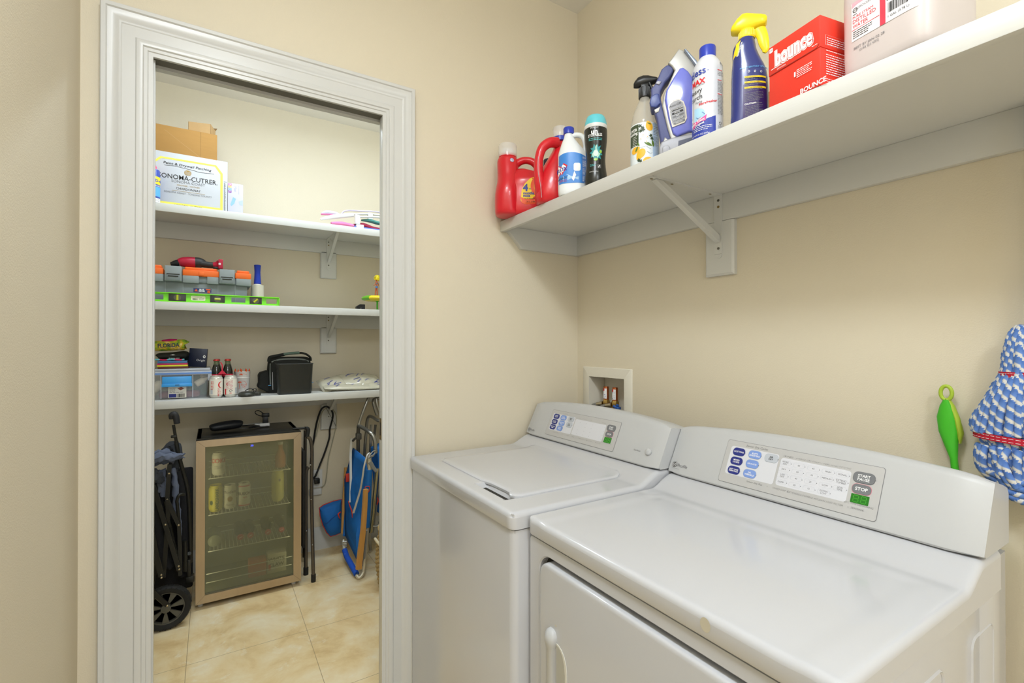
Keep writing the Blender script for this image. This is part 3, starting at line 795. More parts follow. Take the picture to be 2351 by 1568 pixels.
# ------------------------------------------------------------------ things on the laundry shelf
SZ = 1.8035
REDP = mat('red_detergent_plastic', '#d31f2b', 0.28, var=0.03, coat=.2)
CLEARP = mat('clear_cap_plastic', '#f4f2ee', 0.12, var=0, alpha=.42)
FROST = mat('frosted_plastic', '#e6e0d8', 0.3, var=0, alpha=.6)
BLUECAP = mat('blue_cap', '#2b3fae', 0.3, var=.03)
YEL = mat('yellow_ink', '#f7d726', .45, var=0); ORG = mat('orange_ink', '#ec5a1e', .45, var=0)
BLUEINK = mat('blue_ink', '#2a3c9c', .45, var=0); SKY = mat('sky_blue_ink', '#5aa8e0', .4, var=0)

# large red detergent jug beside the corner, with a clear cap and a label reading 4+ months
t = thing('detergent_jug', 'large red detergent jug with clear cap and 4+ months label, by the corner', 'detergent', (.957, 1.572, SZ), face_cam(.955, 1.575, 0), 'laundry bottles on the long shelf')
D = Body(smoothsecs([(0, .084, .060, .030, 3), (.004, .084, .085, .040, 3), (.02, .082, .094, .046, 2.8), (.06, .082, .098, .048, 2.8), (.10, .080, .096, .048, 2.6), (.13, .076, .086, .049, 2.4), (.152, .070, .068, .042, 2.3), (.168, .062, .046, .034, 2.1), (.178, .055, .022, .020, 2)], 3))
DC = Body(smoothsecs([(0, .0, .032, .030, 2.6), (.004, .0, .044, .044, 2.6), (.02, -.001, .0475, .052, 2.5), (.07, -.001, .0480, .058, 2.4), (.10, -.0, .0460, .057, 2.3), (.125, .001, .0420, .052, 2.2), (.15, .001, .0400, .046, 2.1), (.18, .001, .0405, .042, 2.1), (.205, .0, .0400, .038, 2), (.218, 0, .0370, .036, 2), (.226, 0, .031, .031, 2)], 3))
b = B(); D.mesh(b, REDP, 44); DC.mesh(b, REDP, 40)
b.tube([(.020, 0, .190), (.044, 0, .209), (.070, 0, .216), (.098, 0, .208), (.120, 0, .184), (.130, 0, .150), (.128, 0, .120)], [.017, .014, .013, .014, .017, .022, .020], REDP, 14, smooth=5, flat=1.1)
b.build('bottle_body', t)
B().lathe([(.030, .222), (.034, .224), (.034, .232), (.028, .234)], REDP, 32).build('neck_ring', t)
b = B(); b.lathe([(.0345, .226), (.0355, .268), (.034, .2725), (.030, .2735), (.0001, .2735)], CLEARP, 36, cap=False); b.build('cap', t)
b = B(); b.lathe([(.024, .228), (.024, .243), (.018, .247), (.0001, .247)], WHITEP, 24); b.box(-.004, .022, -.006, .006, .245, .262, WHITEP, .003); b.lathe([(.012, .246), (.011, .260), (.0001, .261)], WHITEP, 20, (-.010, 0, 0)); b.build('pour_spout', t)
b = B(); dx, dz = -.010, .030; F = lambda a, c, h=0: D.front(a + dx, c + dz, h)
lab = [(.058, .02), (.062, .012), (.075, .006), (.155, .006), (.155, .110), (.150, .118), (.135, .119), (.115, .113), (.092, .100), (.074, .082), (.062, .060)]
b.fan(lab, F, YEL, .0002, 6)
b.fan([(.059, .030), (.062, .010), (.075, .004), (.150, .004), (.150, .024)], F, ORG, .0005, 3)
o_, i_ = ellipse(.155, .072, .060, .050, 32, 95, 250), ellipse(.155, .072, .047, .040, 32, 95, 250)
n = len(o_); b.add([F(*p, .0008) for p in o_] + [F(*p, .0008) for p in i_], [(k, k + 1, n + k + 1, n + k) for k in range(n - 1)], ORG, False)
b.text('4', .076, .066, .034, F, BLUEINK, bold=.05, h=.001); b.text('+', .093, .062, .016, F, BLUEINK, h=.001)
b.text('months', .0675, .046, .0135, F, BLUEINK, 'l', .04, h=.001); b.text('mois', .0675, .036, .0135, F, BLUEINK, 'l', .04, h=.001)
b.lines(.072, .148, .0245, 1, .004, .0016, F, INK, .001); b.text('24 L (108 FL OZ)', .108, .014, .008, F, INK, h=.001)
b.text('T', .139, .082, .055, F, BLUEINK, bold=.03, h=.0012, shear=.1); b.text('T', .138, .084, .049, F, RED, bold=.02, h=.0014, shear=.1)
b.fan([(.132, .048), (.150, .032), (.150, .048)], F, SKY, .0011, 2)
b.build('label', t)
b = B(); F2 = DC.front; b.fan(ellipse(.016, .204, .0078, .0078, 16), F2, WHITEINK, .0004, 2); b.frame(ellipse(.016, .204, .0074, .0074, 20), .0013, F2, BLUEINK, .0008); b.text('HE', .016, .204, .006, F2, BLUEINK, h=.0009, bold=.03); b.build('badge', t)

# second red bottle, dark cap, hidden behind the jugs
t = thing('detergent_bottle', 'red detergent bottle with dark cap half hidden between the two red jugs', 'detergent', (1.155, 1.575, SZ), face_cam(1.155, 1.575), 'laundry bottles on the long shelf')
D2 = Body(smoothsecs([(0, 0, .05, .035, 3), (.01, 0, .062, .042, 3), (.14, 0, .062, .042, 3), (.19, 0, .04, .036, 2.4), (.215, 0, .022, .022, 2), (.232, 0, .021, .021, 2)], 3))
b = B(); D2.mesh(b, REDP, 30); b.build('bottle_body', t)
B().lathe([(.022, .230), (.0235, .232), (.0235, .256), (.022, .258), (.0001, .258)], mat('dark_navy_cap', '#1d2036', .35), 28).build('cap', t)

# third: red jug turned with its handle to the room, blue lid and clear cap
t = thing('detergent_jug', 'red detergent jug with blue lid, handle side outward, between 4+ months jug and bleach', 'detergent', (1.011, 1.373, SZ), face_cam(1.03, 1.402), 'laundry bottles on the long shelf')
D3 = Body(smoothsecs([(0, .006, .044, .05, 3), (.006, .006, .054, .06, 3), (.03, .006, .060, .068, 2.6), (.08, .010, .056, .066, 2.4), (.13, .018, .045, .058, 2.2), (.17, .028, .032, .046, 2.1), (.195, .034, .025, .034, 2), (.215, .036, .022, .024, 2), (.226, .036, .021, .022, 2)], 3))
b = B(); D3.mesh(b, REDP, 36)
b.tube([(.024, -.030, .212), (-.002, -.045, .206), (-.026, -.052, .186), (-.038, -.054, .150), (-.040, -.052, .105), (-.034, -.042, .06), (-.028, -.025, .03)], [.018, .017, .016, .015, .016, .020, .022], REDP, 16, smooth=5)
b.build('bottle_body', t)
b = B(); b.tube([(-.040, -.0695, .150), (-.041, -.068, .105), (-.032, -.066, .05), (-.029, -.066, .012)], .0013, mat('seam_grey', '#b79a9c', .4), 6, smooth=4); b.build('level_strip', t)
b = B(); b.lathe([(.026, .222), (.029, .224), (.029, .238), (.026, .240)], BLUECAP, 32, (.036, 0, 0)); b.tube([(.05, -.02, .238), (.056, -.02, .246), (.06, -.012, .246)], .006, BLUECAP, 8, smooth=3); b.build('lid', t)
b = B(); b.lathe([(.024, .239), (.0265, .270), (.025, .2745), (.0001, .2745)], CLEARP, 32, (.036, 0, 0), cap=False); b.build('cap', t)

# bleach
t = thing('bleach_bottle', 'white bleach bottle with blue cap and blue wrap label', 'bleach bottle', (1.012, 1.247, SZ), face_cam(1.02, 1.266), 'laundry bottles on the long shelf')
WB_ = mat('white_bottle_plastic', '#e9ecee', 0.3, var=.01, sub=.1)
secs = smoothsecs([(0, 0, .040, .032, 2.6), (.004, 0, .047, .038, 2.6), (.03, 0, .0495, .040, 2.6), (.12, 0, .0495, .040, 2.5), (.145, -.003, .044, .037, 2.3), (.175, -.010, .028, .028, 2.1), (.193, -.013, .018, .018, 2), (.203, -.014, .0145, .0145, 2), (.212, -.014, .014, .014, 2)], 3)
D4 = Body(secs); b = B(); D4.mesh(b, WB_, 40)
b.tube([(-.006, 0, .200), (.012, 0, .205), (.032, 0, .197), (.042, 0, .170), (.041, 0, .140), (.036, 0, .120)], [.009, .0085, .0085, .009, .0105, .012], WB_, 12, smooth=5)
b.build('bottle_body', t)
B().lathe([(.0155, .207), (.0175, .208), (.0180, .226), (.0165, .2285), (.0001, .2285)], BLUECAP, 28, (-.014, 0, 0)).build('cap', t)
F = D4.front; b = B()
b.grid(-.0490, .0490, .034, .122, F, mat('bleach_label_blue', '#3f86d6', .35, var=.03), 24, 14, .0003, f=lambda a, c: (a, c + (.012 * (1 - ((a + .01) / .05) ** 2) if c > .1 else 0)))
b.fan([(-.048, .060), (-.020, .064), (.020, .052), (.047, .060), (.047, .034), (-.048, .034)], F, mat('pale_blue_ink', '#a9cdf0', .4, var=.05), .0006, 3)
b.fan([(-.0475, .098), (-.030, .100), (-.018, .092), (-.022, .080), (-.036, .062), (-.0475, .055)], F, RED, .0008, 3)
b.fan([(-.0475, .094), (-.032, .096), (-.022, .089), (-.026, .080), (-.037, .066), (-.0475, .062)], F, WHITEINK, .0010, 3)
b.text('ROX', -.036, .081, .017, F, BLUEINK, bold=.04, h=.0013, rot=.08, shear=.1, sx=.9)
b.text('BLEACH', -.034, .052, .0085, F, INK, h=.0013, rot=.15); b.lines(-.044, -.02, .045, 2, .004, .0012, F, RED, .0013)
b.fan(rrect(.002, .024, .072, .098, .006), F, WHITEINK, .0009, 2); b.fan([(.004, .072), (-.004, .048), (.002, .040), (.010, .060)], F, WHITEINK, .0009, 2)
b.grid(.029, .048, .036, .120, F, mat('bleach_back_label', '#5b83c8', .4), 6, 10, .0009)
for z0, z1 in ((.112, .118), (.086, .105), (.060, .080), (.040, .055)): b.lines(.031, .046, z1, int((z1 - z0) / .0035) + 1, .0035, .0012, F, WHITEINK, .0012, seed=int(z0 * 999))
b.build('label', t)

# scent booster
t = thing('scent_booster_bottle', 'black scent booster bottle with aqua cap, swirl picture', 'bottle', (1.022, 1.147, SZ), face_cam(1.03, 1.162), 'laundry bottles on the long shelf')
D5 = Body(round_secs([(.030, 0), (.033, .004), (.0355, .03), (.032, .06), (.0300, .085), (.0310, .11), (.0350, .15), (.0355, .182), (.0340, .186)]))
BK = mat('black_bottle_plastic', '#22231f', .25, var=.05)
b = B(); D5.mesh(b, BK, 40); b.build('bottle_body', t)
B().lathe([(.0352, .184), (.0362, .186), (.0350, .196), (.032, .198)], WHITEP, 36).build('collar', t)
b = B(); b.loft([Body(round_secs([(.0350, .195), (.0330, .210), (.0290, .222), (.0240, .2275), (.012, .2295), (.001, .2300)])).ring(z, 36) for z in (.195, .20, .205, .21, .215, .219, .222, .2245, .2265, .2275, .2285, .2292, .2298)], mat('aqua_cap', '#62c6d4', .22, coat=.3)); b.build('cap', t)
A = D5.arc; b = B()
b.text('DOWNY', -.004, .180, .0065, A, WHITEINK, h=.0004); b.text('un', -.004, .168, .021, A, WHITEINK, bold=.03, h=.0004); b.text('STOPABLES', -.002, .157, .0115, A, WHITEINK, h=.0004, rot=.05, bold=.02, width=.044)
AQ = mat('aqua_ink', '#4fb8b8', .35, var=0); b.lines(-.022, .020, .147, 2, .0045, .0018, A, AQ, .0004)
rnd = random.Random(4)
star = [(.002 + (.020 if k % 2 else .0135) * rnd.uniform(.85, 1.15) * math.cos(2 * PI * k / 22), .105 + (.026 if k % 2 else .018) * rnd.uniform(.9, 1.1) * math.sin(2 * PI * k / 22)) for k in range(22)]
b.fan(star, A, mat('swirl_teal', '#2f8f95', .3, var=.2, scale=120), .0004, 4)
b.fan([(.002, .128), (.014, .100), (.006, .088), (-.008, .090), (-.012, .100)], A, mat('pale_teal', '#a9d4c0', .3), .0006, 3); b.fan(ellipse(0, .102, .007, .009, 16), A, mat('mint_ink', '#d3f0dd', .3), .0009, 2)
b.fan(ellipse(.015, .107, .004, .0045, 12), A, mat('lime_ink', '#9fcb4f', .3), .0009, 2); b.fan(ellipse(0, .083, .006, .004, 12), A, MATS['lime_ink'], .0009, 2)
b.lines(-.018, 0, .068, 2, .004, .0014, A, AQ, .0004); b.poly(rrect(.004, .016, .055, .067, .001), A, mat('grey_patch', '#5a5a58', .4), .0005); b.line((.008, .057), (.012, .065), .0018, A, WHITEINK, .0008); b.text('14.8 OZ (422 g)', -.006, .045, .0042, A, WHITEINK, h=.0005)
b.build('label', t)

# lemon spray bottle
t = thing('spray_bottle', 'clear spray bottle with black trigger and lemon print label', 'spray bottle', (1.030, .952, SZ), face_cam(1.03, .959), 'laundry bottles on the long shelf')
D6 = Body(round_secs([(.034, 0), (.037, .004), (.0382, .02), (.0382, .115), (.0370, .135), (.031, .160), (.022, .182), (.0155, .197), (.0130, .205), (.0128, .214)]))
b = B(); D6.mesh(b, mat('clear_bottle_plastic', '#d6d1c6', .08, var=0, alpha=.45), 44); b.lathe([(.036, .004), (.0365, .012), (.0001, .012)], FROST, 36); b.build('bottle_body', t)
B().lathe([(.0022, .01), (.0022, .205)], WHITEP, 8).build('dip_tube', t)
b = B(); b.lathe([(.0155, .203), (.0165, .204), (.0170, .212), (.0158, .232), (.0130, .234)], BLACK, 26)
for k in range(22):
    a = 2 * PI * k / 22; b.box(.0160 * math.cos(a) - .0008, .0160 * math.cos(a) + .0008, .0160 * math.sin(a) - .0008, .0160 * math.sin(a) + .0008, .209, .231, BLACK)
b.build('collar', t)
rings = []
for x, zc, hz, hy in ((-.030, .243, .0055, .007), (-.026, .246, .0095, .010), (-.018, .250, .0145, .0125), (-.004, .252, .0165, .0135), (.010, .252, .0145, .013), (.022, .251, .0105, .012), (.032, .250, .0085, .011), (.035, .250, .006, .009)):
    rings.append([(x, hy * math.cos(2 * PI * k / 18), zc + hz * math.sin(2 * PI * k / 18)) for k in range(18)])
b = B(); b.loft(rings, BLACK); b.box(-.011, .011, -.010, .010, .229, .243, BLACK, .003); b.build('trigger_head', t)
b = B(); b.tube([(.012, 0, .243), (.020, 0, .226), (.025, 0, .210), (.032, 0, .195)], [.006, .005, .0045, .003], BLACK, 10, smooth=4, flat=1.8); b.build('trigger', t)
A = D6.arc; b = B()
GRN = mat('dark_olive_ink', '#3f4c35', .5, var=0); LAB = mat('lemon_label_paper', '#dfe6ea', .45, var=.02); BLU = mat('label_light_blue', '#b9cfea', .4, var=0)
b.grid(-.058, .058, .010, .121, A, LAB, 40, 8, .0003)
b.grid(-.050, -.0165, .060, .118, A, GRN, 12, 4, .0006); b.grid(.022, .050, .012, .118, A, BLU, 10, 4, .0006)
b.text('MEYER', -.020, .104, .0115, A, WHITEINK, 'r', .02, h=.0009); b.text('Cleaning', -.019, .095, .0115, A, WHITEINK, 'r', .02, h=.0009)
b.lines(-.036, -.022, .085, 6, .0045, .0010, A, WHITEINK, .0009)
b.lines(.024, .040, .108, 6, .0042, .0014, A, INKG, .0009, 5); b.lines(.024, .040, .080, 8, .0034, .0010, A, INKG, .0009, 6)
LEM = mat('lemon_ink', '#f2b42c', .45, var=.05, scale=80); LEAF = mat('leaf_ink', '#5d7a2e', .5, var=.1)
def lemon(x, y, r, a=0):
    b.fan([(x + (r * math.cos(deg(q)) * 1.0 + (r * .35 * max(0, math.cos(deg(q))) ** 6)) * math.cos(a) - r * .78 * math.sin(deg(q)) * math.sin(a), y + (r * math.cos(deg(q)) + r * .35 * max(0, math.cos(deg(q))) ** 6) * math.sin(a) + r * .78 * math.sin(deg(q)) * math.cos(a)) for q in range(0, 360, 20)], A, LEM, .0010, 3)
def leaf(x, y, l, a, w_=.32, m_=None):
    b.fan([(x + l * t_ * math.cos(a) - l * w_ * s_ * math.sin(a), y + l * t_ * math.sin(a) + l * w_ * s_ * math.cos(a)) for t_, s_ in ((0, 0), (.25, .38), (.55, .5), (.8, .32), (1, 0), (.8, -.32), (.55, -.5), (.25, -.38))], A, m_ or LEAF, .0013, 2)
lemon(.012, .108, .012, 1.9); lemon(-.028, .048, .012, .3); lemon(-.010, .036, .014, -2.2); lemon(.006, .016, .011, .3)
leaf(.006, .118, .012, -.4); leaf(-.018, .058, .018, -2.0); leaf(-.014, .056, .013, 2.0, m_=LEAF); leaf(.020, .055, .024, 2.7); leaf(.020, .072, .020, -1.4)
DK = mat('dark_leaf_ink', '#33452b', .5, var=0)
for x, y in ((-.012, .112), (-.006, .106), (-.011, .098), (-.004, .100), (.016, .083), (.019, .075), (-.016, .019), (-.011, .015)):
    for q in range(5): leaf(x, y, .0055, q * 1.26 + x * 50, .5, DK)
for x, y in ((-.004, .085), (.007, .080), (-.010, .077), (.004, .067)):
    for q in range(8): leaf(x, y, .0042, q * PI / 4, .5, WHITEINK)
    b.poly(ellipse(x, y, .0012, .0012, 8), A, LEM, .0017)
b.path([(-.012, .052), (.004, .054), (.016, .046)], .0005, A, DK, .0012); b.path([(.006, .040), (.014, .034), (.020, .036)], .0005, A, DK, .0012)
b.build('label', t)

# steam iron stored on its heel
t = thing('clothes_iron', 'blue and silver steam iron standing on its heel between spray bottle and starch', 'iron', (1.040, .8585, SZ), face_cam(1.05, .864, 0), None)
IB = mat('iron_blue_translucent', '#6a72cf', .16, var=.06, scale=20, coat=.6); IG = mat('iron_slate_grip', '#4a507f', .45, var=.06, bump=.15, bscale=500); IS = mat('iron_silver', '#a9a7a2', .4, .2, var=.03); ID = mat('iron_dark_blue', '#3c4a86', .35)
def plate(b, pts, y0, y1, m, bev=.003):
    bm_ = bmesh.new(); vs = [bm_.verts.new((x, y0, z)) for x, z in pts]; f = bm_.faces.new(vs)
    r = bmesh.ops.extrude_face_region(bm_, geom=[f]); bmesh.ops.translate(bm_, verts=[v for v in r['geom'] if isinstance(v, bmesh.types.BMVert)], vec=(0, y1 - y0, 0))
    bmesh.ops.recalc_face_normals(bm_, faces=bm_.faces[:])
    if bev: bmesh.ops.bevel(bm_, geom=[e for e in bm_.edges if abs(e.verts[0].co.y - e.verts[1].co.y) < 1e-6], offset=bev, segments=3, profile=.5, affect='EDGES')
    b.bm(bm_, m, True)
K = 1 / 858.
def P(*uv): return [((u - 1550) * K, (356 - v) * K) for u, v in uv]
# metal shell (soleplate side towards the right), then tank, grip, heel
b = B(); plate(b, P((1528, 345), (1524, 322), (1530, 306), (1545, 320), (1535, 285), (1524, 235), (1528, 208), (1542, 180), (1551, 160), (1545, 150), (1537, 141), (1548, 128), (1560, 113), (1570, 118), (1590, 148), (1600, 170), (1604, 200), (1618, 300), (1618, 345)), -.024, .030, IS, .004); b.build('shell', t)
b = B(); plate(b, P((1571, 122), (1575, 122), (1597, 152), (1612, 185), (1630, 290), (1632, 345), (1626, 345), (1608, 200), (1594, 160)), -.036, .042, mat('soleplate_steel', '#8e99ad', .3, .6), .002); b.build('soleplate', t)
b = B(); plate(b, P((1547, 303), (1538, 270), (1530, 225), (1533, 205), (1548, 180), (1562, 160), (1569, 159), (1580, 170), (1594, 195), (1602, 240), (1610, 306), (1580, 304), (1556, 311)), -.031, .031, IB, .005); b.build('water_tank', t)
b = B(); plate(b, P((1521, 318), (1512, 260), (1507, 245), (1505, 230), (1500, 212), (1500, 190), (1508, 182), (1514, 170), (1523, 150), (1533, 143), (1540, 143), (1548, 150), (1549, 158), (1540, 172), (1530, 182), (1521, 200), (1521, 215), (1526, 240), (1544, 312)), -.020, .020, IG, .005); b.build('handle', t)
b = B(); plate(b, P((1497, 226), (1500, 212), (1510, 207), (1517, 208), (1521, 230), (1512, 238), (1500, 236)), -.028, .022, ID, .003)
b.build('steam_button', t)
b = B(); plate(b, P((1510, 182), (1515, 177), (1523, 180), (1518, 186)), -.023, .0, mat('iron_grey_switch', '#9c9ba6', .35), .001); plate(b, P((1507, 241), (1520, 236), (1517, 247), (1510, 249)), -.022, 0, IS, .001); b.build('slider', t)
b = B(); plate(b, P((1518, 352), (1517, 331), (1523, 318), (1544, 312), (1575, 309), (1604, 308), (1618, 318), (1618, 352)), -.030, .036, mat('iron_heel_silver', '#96969c', .42, .1), .005)
plate(b, P((1526, 350), (1525, 333), (1529, 330), (1537, 329), (1541, 334), (1542, 350)), -.0325, -.028, MATS['iron_heel_silver'], .0015); plate(b, P((1558, 340), (1559, 322), (1582, 318), (1592, 318), (1592, 335)), -.0315, -.028, mat('cord_slot', '#4c5063', .5), .001); b.build('heel', t)
b = B(); mp = lambda a, c, h: Vector((a, -.0315 - h, c))
pl = P((1546, 291), (1541, 270), (1537, 245), (1539, 236), (1547, 231), (1560, 229), (1570, 237), (1575, 252), (1577, 275), (1572, 284)); b.poly(pl[::-1], mp, mat('chrome', '#d5d5d8', .12, .9), 0, .002)
pl2 = P((1548, 286), (1543, 268), (1540, 246), (1542, 239), (1549, 234), (1560, 232), (1568, 239), (1572, 253), (1574, 273), (1569, 280)); b.poly(pl2[::-1], mp, mat('iron_plate_grey', '#8e8e92', .45, .1), .0022)
b.text('Auto-Off', *P((1552, 242))[0], .008, mp, INK, h=.0026, rot=.25)
for i, s_ in enumerate(('COTTON/LINEN', 'WOOL', 'SILK', 'POLYESTER', 'NYLON')):
    x, z = P((1556 + i * 1.3, 251.5 + i * 7.4))[0]; c_, s2 = math.cos(.28), math.sin(.28)
    pts = [(x + a * c_ - d * s2, z + a * s2 + d * c_) for a, d in rrect(-.014, .014, -.0026, .0026, .001, 2)]; b.poly(pts, mp, INK if i < 2 else INKG, .0024)
    b.text(s_, x - .001, z, .0048, mp, WHITEINK, h=.003, rot=.28)
b.build('fabric_dial', t)

# spray starch
t = thing('starch_can', 'white spray starch can with blue cap and pink Scent flash', 'aerosol can', (1.018, .7405, SZ), face_cam(1.02, .739), None)
D7 = Body(round_secs([(.0325, 0), (.0350, .003), (.0350, .10), (.0350, .165), (.0335, .178), (.028, .192), (.0195, .204), (.0185, .206)]))
b = B(); D7.mesh(b, mat('white_can_paint', '#d3d5dc', .25, var=0, coat=.3), 48); b.lathe([(.0345, 0), (.0358, .0015), (.0345, .003)], ALU, 40); b.build('can_body', t)
B().lathe([(.0190, .200), (.0190, .229), (.0180, .2315), (.0001, .2315)], BLUECAP, 32).build('cap', t)
A = D7.arc; b = B()
b.text('Faultless', -.0035, .163, .024, A, BLUEINK, 'r', .02, rot=.06, h=.0004); b.poly(ellipse(0.001, .160, .001, .001, 8), A, BLUEINK, .0004)
b.text('Fau', .0315, .178, .012, A, INK, 'l', h=.0004)
b.text('MAX', -.024, .138, .018, A, RED, bold=.03, h=.0004); b.lines(-.012, -.004, .141, 1, .003, .001, A, RED, .0004); b.text('Starch for', -.006, .130, .0065, A, INKG, 'r', h=.0004)
b.text('Heavy', -.012, .118, .016, A, INK, 'r', h=.0004); b.text('Starch', -.012, .102, .016, A, INK, 'r', h=.0004); b.text('Forte', -.012, .090, .008, A, INKG, 'r', h=.0004)
b.text('Fibrefresher', .001, .085, .0085, A, RED, bold=.02, rot=.1, h=.0004)
b.fan([(-.034, .078), (-.022, .076), (-.008, .068), (-.002, .045), (-.034, .040)], A, mat('starch_sky', '#a9d3ee', .4, var=.1), .0003, 4); b.frame([(-.028, .055), (-.012, .064), (-.006, .058), (-.022, .050)], .001, A, BLUEINK, .0006)
b.grid(-.05, .018, .002, .04, A, BLUEINK, 24, 6, .0003, f=lambda a, c: (a, c if c < .03 else c + .0 + (a + .02) * .30))
b.fan([(-.038, .030), (-.038, .046), (-.002, .056), (-.004, .042)], A, mat('pink_flash', '#e5398f', .4, var=0), .0007, 4); b.text('Fresh Scent', -.006, .047, .0085, A, WHITEINK, 'r', .02, rot=.2, h=.0011); b.text('Original', -.008, .039, .0075, A, WHITEINK, 'r', .02, rot=.2, h=.0011)
b.lines(-.036, .010, .030, 3, .004, .0012, A, WHITEINK, .0008); b.text('NET WT 20 OZ (567g)', -.020, .012, .005, A, WHITEINK, h=.0008)
b.lines(.023, .040, .160, 1, .003, .0016, A, RED, .0004); b.lines(.023, .042, .155, 3, .0035, .001, A, INKG, .0004, 1); b.lines(.023, .036, .136, 1, .003, .0016, A, RED, .0004); b.lines(.023, .042, .132, 8, .0033, .001, A, INKG, .0004, 2)
b.lines(.023, .040, .103, 1, .003, .0016, A, RED, .0004); b.lines(.023, .042, .099, 14, .0033, .001, A, INKG, .0004, 3)
for k in range(3): a0 = 90 + 120 * k; b.path(ellipse(.031, .034, .0035, .0035, 6, a0, a0 + 95), .0014, A, INK, .0004)
b.lines(.024, .040, .027, 2, .0035, .001, A, INKG, .0004)
b.build('label', t)

# stain remover
t = thing('spray_bottle', 'dark blue stain remover spray bottle with yellow trigger head', 'spray bottle', (1.026, .6395, SZ), face_cam(1.03, .644, 0), None)
NV = mat('navy_bottle_plastic', '#2a3478', .2, var=.05, coat=.3); YP = mat('yellow_plastic', '#eed61f', .3, var=.02)
D8 = Body(smoothsecs([(0, 0, .034, .022, 3), (.004, 0, .0385, .026, 3), (.03, .001, .0385, .027, 2.8), (.09, .001, .0375, .027, 2.6), (.125, -.001, .0350, .026, 2.5), (.150, -.005, .0290, .024, 2.4), (.172, -.009, .0250, .022, 2.3), (.186, -.009, .0225, .021, 2.2), (.198, -.006, .0175, .018, 2), (.206, -.004, .0145, .0145, 2)], 3))
b = B(); D8.mesh(b, NV, 44); b.build('bottle_body', t)
F = D8.front; b = B()
b.fan([(-.034, .152), (-.030, .170), (-.026, .188), (-.0165, .194), (-.0205, .165), (-.024, .158)], lambda a, c, h: F(max(a, D8.at(c)[0] - D8.at(c)[1] * .985), c, h), YEL, .0006, 3)
for k in range(13): b.poly(rrect(-.0155 - k * .0007, -.0125 - k * .0007, .186 - k * .0024, .1872 - k * .0024, .0003), F, WHITEINK, .0006)
PU = mat('violet_label', '#33205f', .3, var=.02); b.grid(-.012, .034, .006, .088, F, PU, 16, 8, .0005)
b.text('FOR EVERYDAY SPOTS', .010, .124, .0056, F, SKY, rot=-.06, h=.0008)
for k in range(3): b.frame(ellipse(0 + k * .012, .115 - k * .002, .002, .0026, 8), .0008, F, WHITEINK, .0008)
for j, (z, s_) in enumerate(((.104, 'FOR LAUNDRY'), (.092, 'FOR UPHOLSTERY'), (.080, 'FOR LARGER STAINS'))):
    b.grid(-.009, .033, z - .002, z + .002, F, YEL, 14, 1, .0009, f=lambda a, c: (a, c - .13 * (a + .009))); b.text(s_, -.007, z - .0003, .0036, F, INK, 'l', rot=-.13, h=.0013); b.lines(-.009, .030, z - .0045, 2, .003, .001, F, INKG, .0008, ang=-.13, seed=j)
b.lines(-.009, .028, .066, 6, .0033, .001, F, INKG, .0009, ang=-.08, seed=11); b.text('CAUTION:', -.009, .043, .005, F, WHITEINK, 'l', .02, h=.001); b.lines(.008, .028, .042, 1, .0033, .0012, F, INKG, .0009, ang=-.06); b.lines(-.008, .027, .037, 9, .0033, .001, F, INKG, .0009, ang=-.05, seed=12)
b.build('label', t)
b = B(); b.lathe([(.0165, .200), (.0175, .202), (.0175, .214), (.0160, .220)], YP, 26, (-.004, 0, 0))
for k in range(26):
    a = 2 * PI * k / 26; b.box(-.004 + .0172 * math.cos(a) - .0007, -.004 + .0172 * math.cos(a) + .0007, .0172 * math.sin(a) - .0007, .0172 * math.sin(a) + .0007, .203, .216, YP)
b.build('collar', t)
rings = []
for x, z0, z1, hy in ((-.037, .2240, .2300, .010), (-.034, .2205, .2370, .0135), (-.024, .2175, .2500, .016), (-.013, .2160, .2590, .017), (-.004, .2150, .2585, .017), (.010, .2170, .2530, .016), (.024, .2200, .2480, .015), (.033, .2210, .2440, .013), (.036, .2260, .2400, .010)):
    c = (z0 + z1) / 2; h = (z1 - z0) / 2
    rings.append([(x, hy * math.copysign(abs(math.cos(q)) ** .75, math.cos(q)), c + h * math.copysign(abs(math.sin(q)) ** .75, math.sin(q))) for q in [2 * PI * k / 20 for k in range(20)]])
b = B(); b.loft(rings, YP); b.box(-.018, .011, -.011, .011, .212, .224, YP, .003); b.build('trigger_head', t)
b = B(); b.tube([(.018, 0, .222), (.026, 0, .204), (.030, 0, .185), (.033, 0, .170), (.030, 0, .163)], [.007, .006, .0055, .004, .002], YP, 10, smooth=4, flat=2.0); b.build('trigger', t)

# dryer sheet box
bl, br = Vector((.988, .571, 0)), Vector((.967, .460, 0)); u_ = (br - bl).normalized()
ang = math.atan2(u_.y, u_.x)
W_ = .1115; Hh = .132; Dp = .108
t = thing('dryer_sheet_box', 'red dryer sheet carton with white lettering, between blue spray bottle and water jug', 'box', (bl.x, bl.y, SZ), ang, None)
RB = mat('red_carton', '#e23a2a', .35, var=.02)
b = B(); b.box(0, W_, 0, Dp, .0, .072, RB, .0012); b.box(-.0008, W_ + .0008, -.0012, Dp, .072, Hh, RB, .0012)
b.build('carton', t)
CB = mat('cardboard_edge', '#9a6a3c', .8); b = B(); b.box(-.006, 0, .004, .05, .002, .045, CB, .001); b.build('torn_flap', t)
b = B(); mp = lambda a, c, h: Vector((a, -.0014 - h, c)); mq = lambda a, c, h: Vector((W_ + .0012 + h, a, c))
b.line((.004, .0725), (.106, .0725), .0008, mp, INK); b.line((.106, .0725), (.1105, .078), .0008, mp, INK)
b.text('bounce', .057, .101, .043, mp, WHITEINK, bold=.085, rot=.02, h=.0003, width=.086); b.text('bounce', .057, .101, .043, mp, RB, bold=.045, rot=.02, h=.0006, width=.0835); b.text('bounce', .057, .101, .043, mp, WHITEINK, bold=.03, rot=.02, h=.0009, width=.0815)
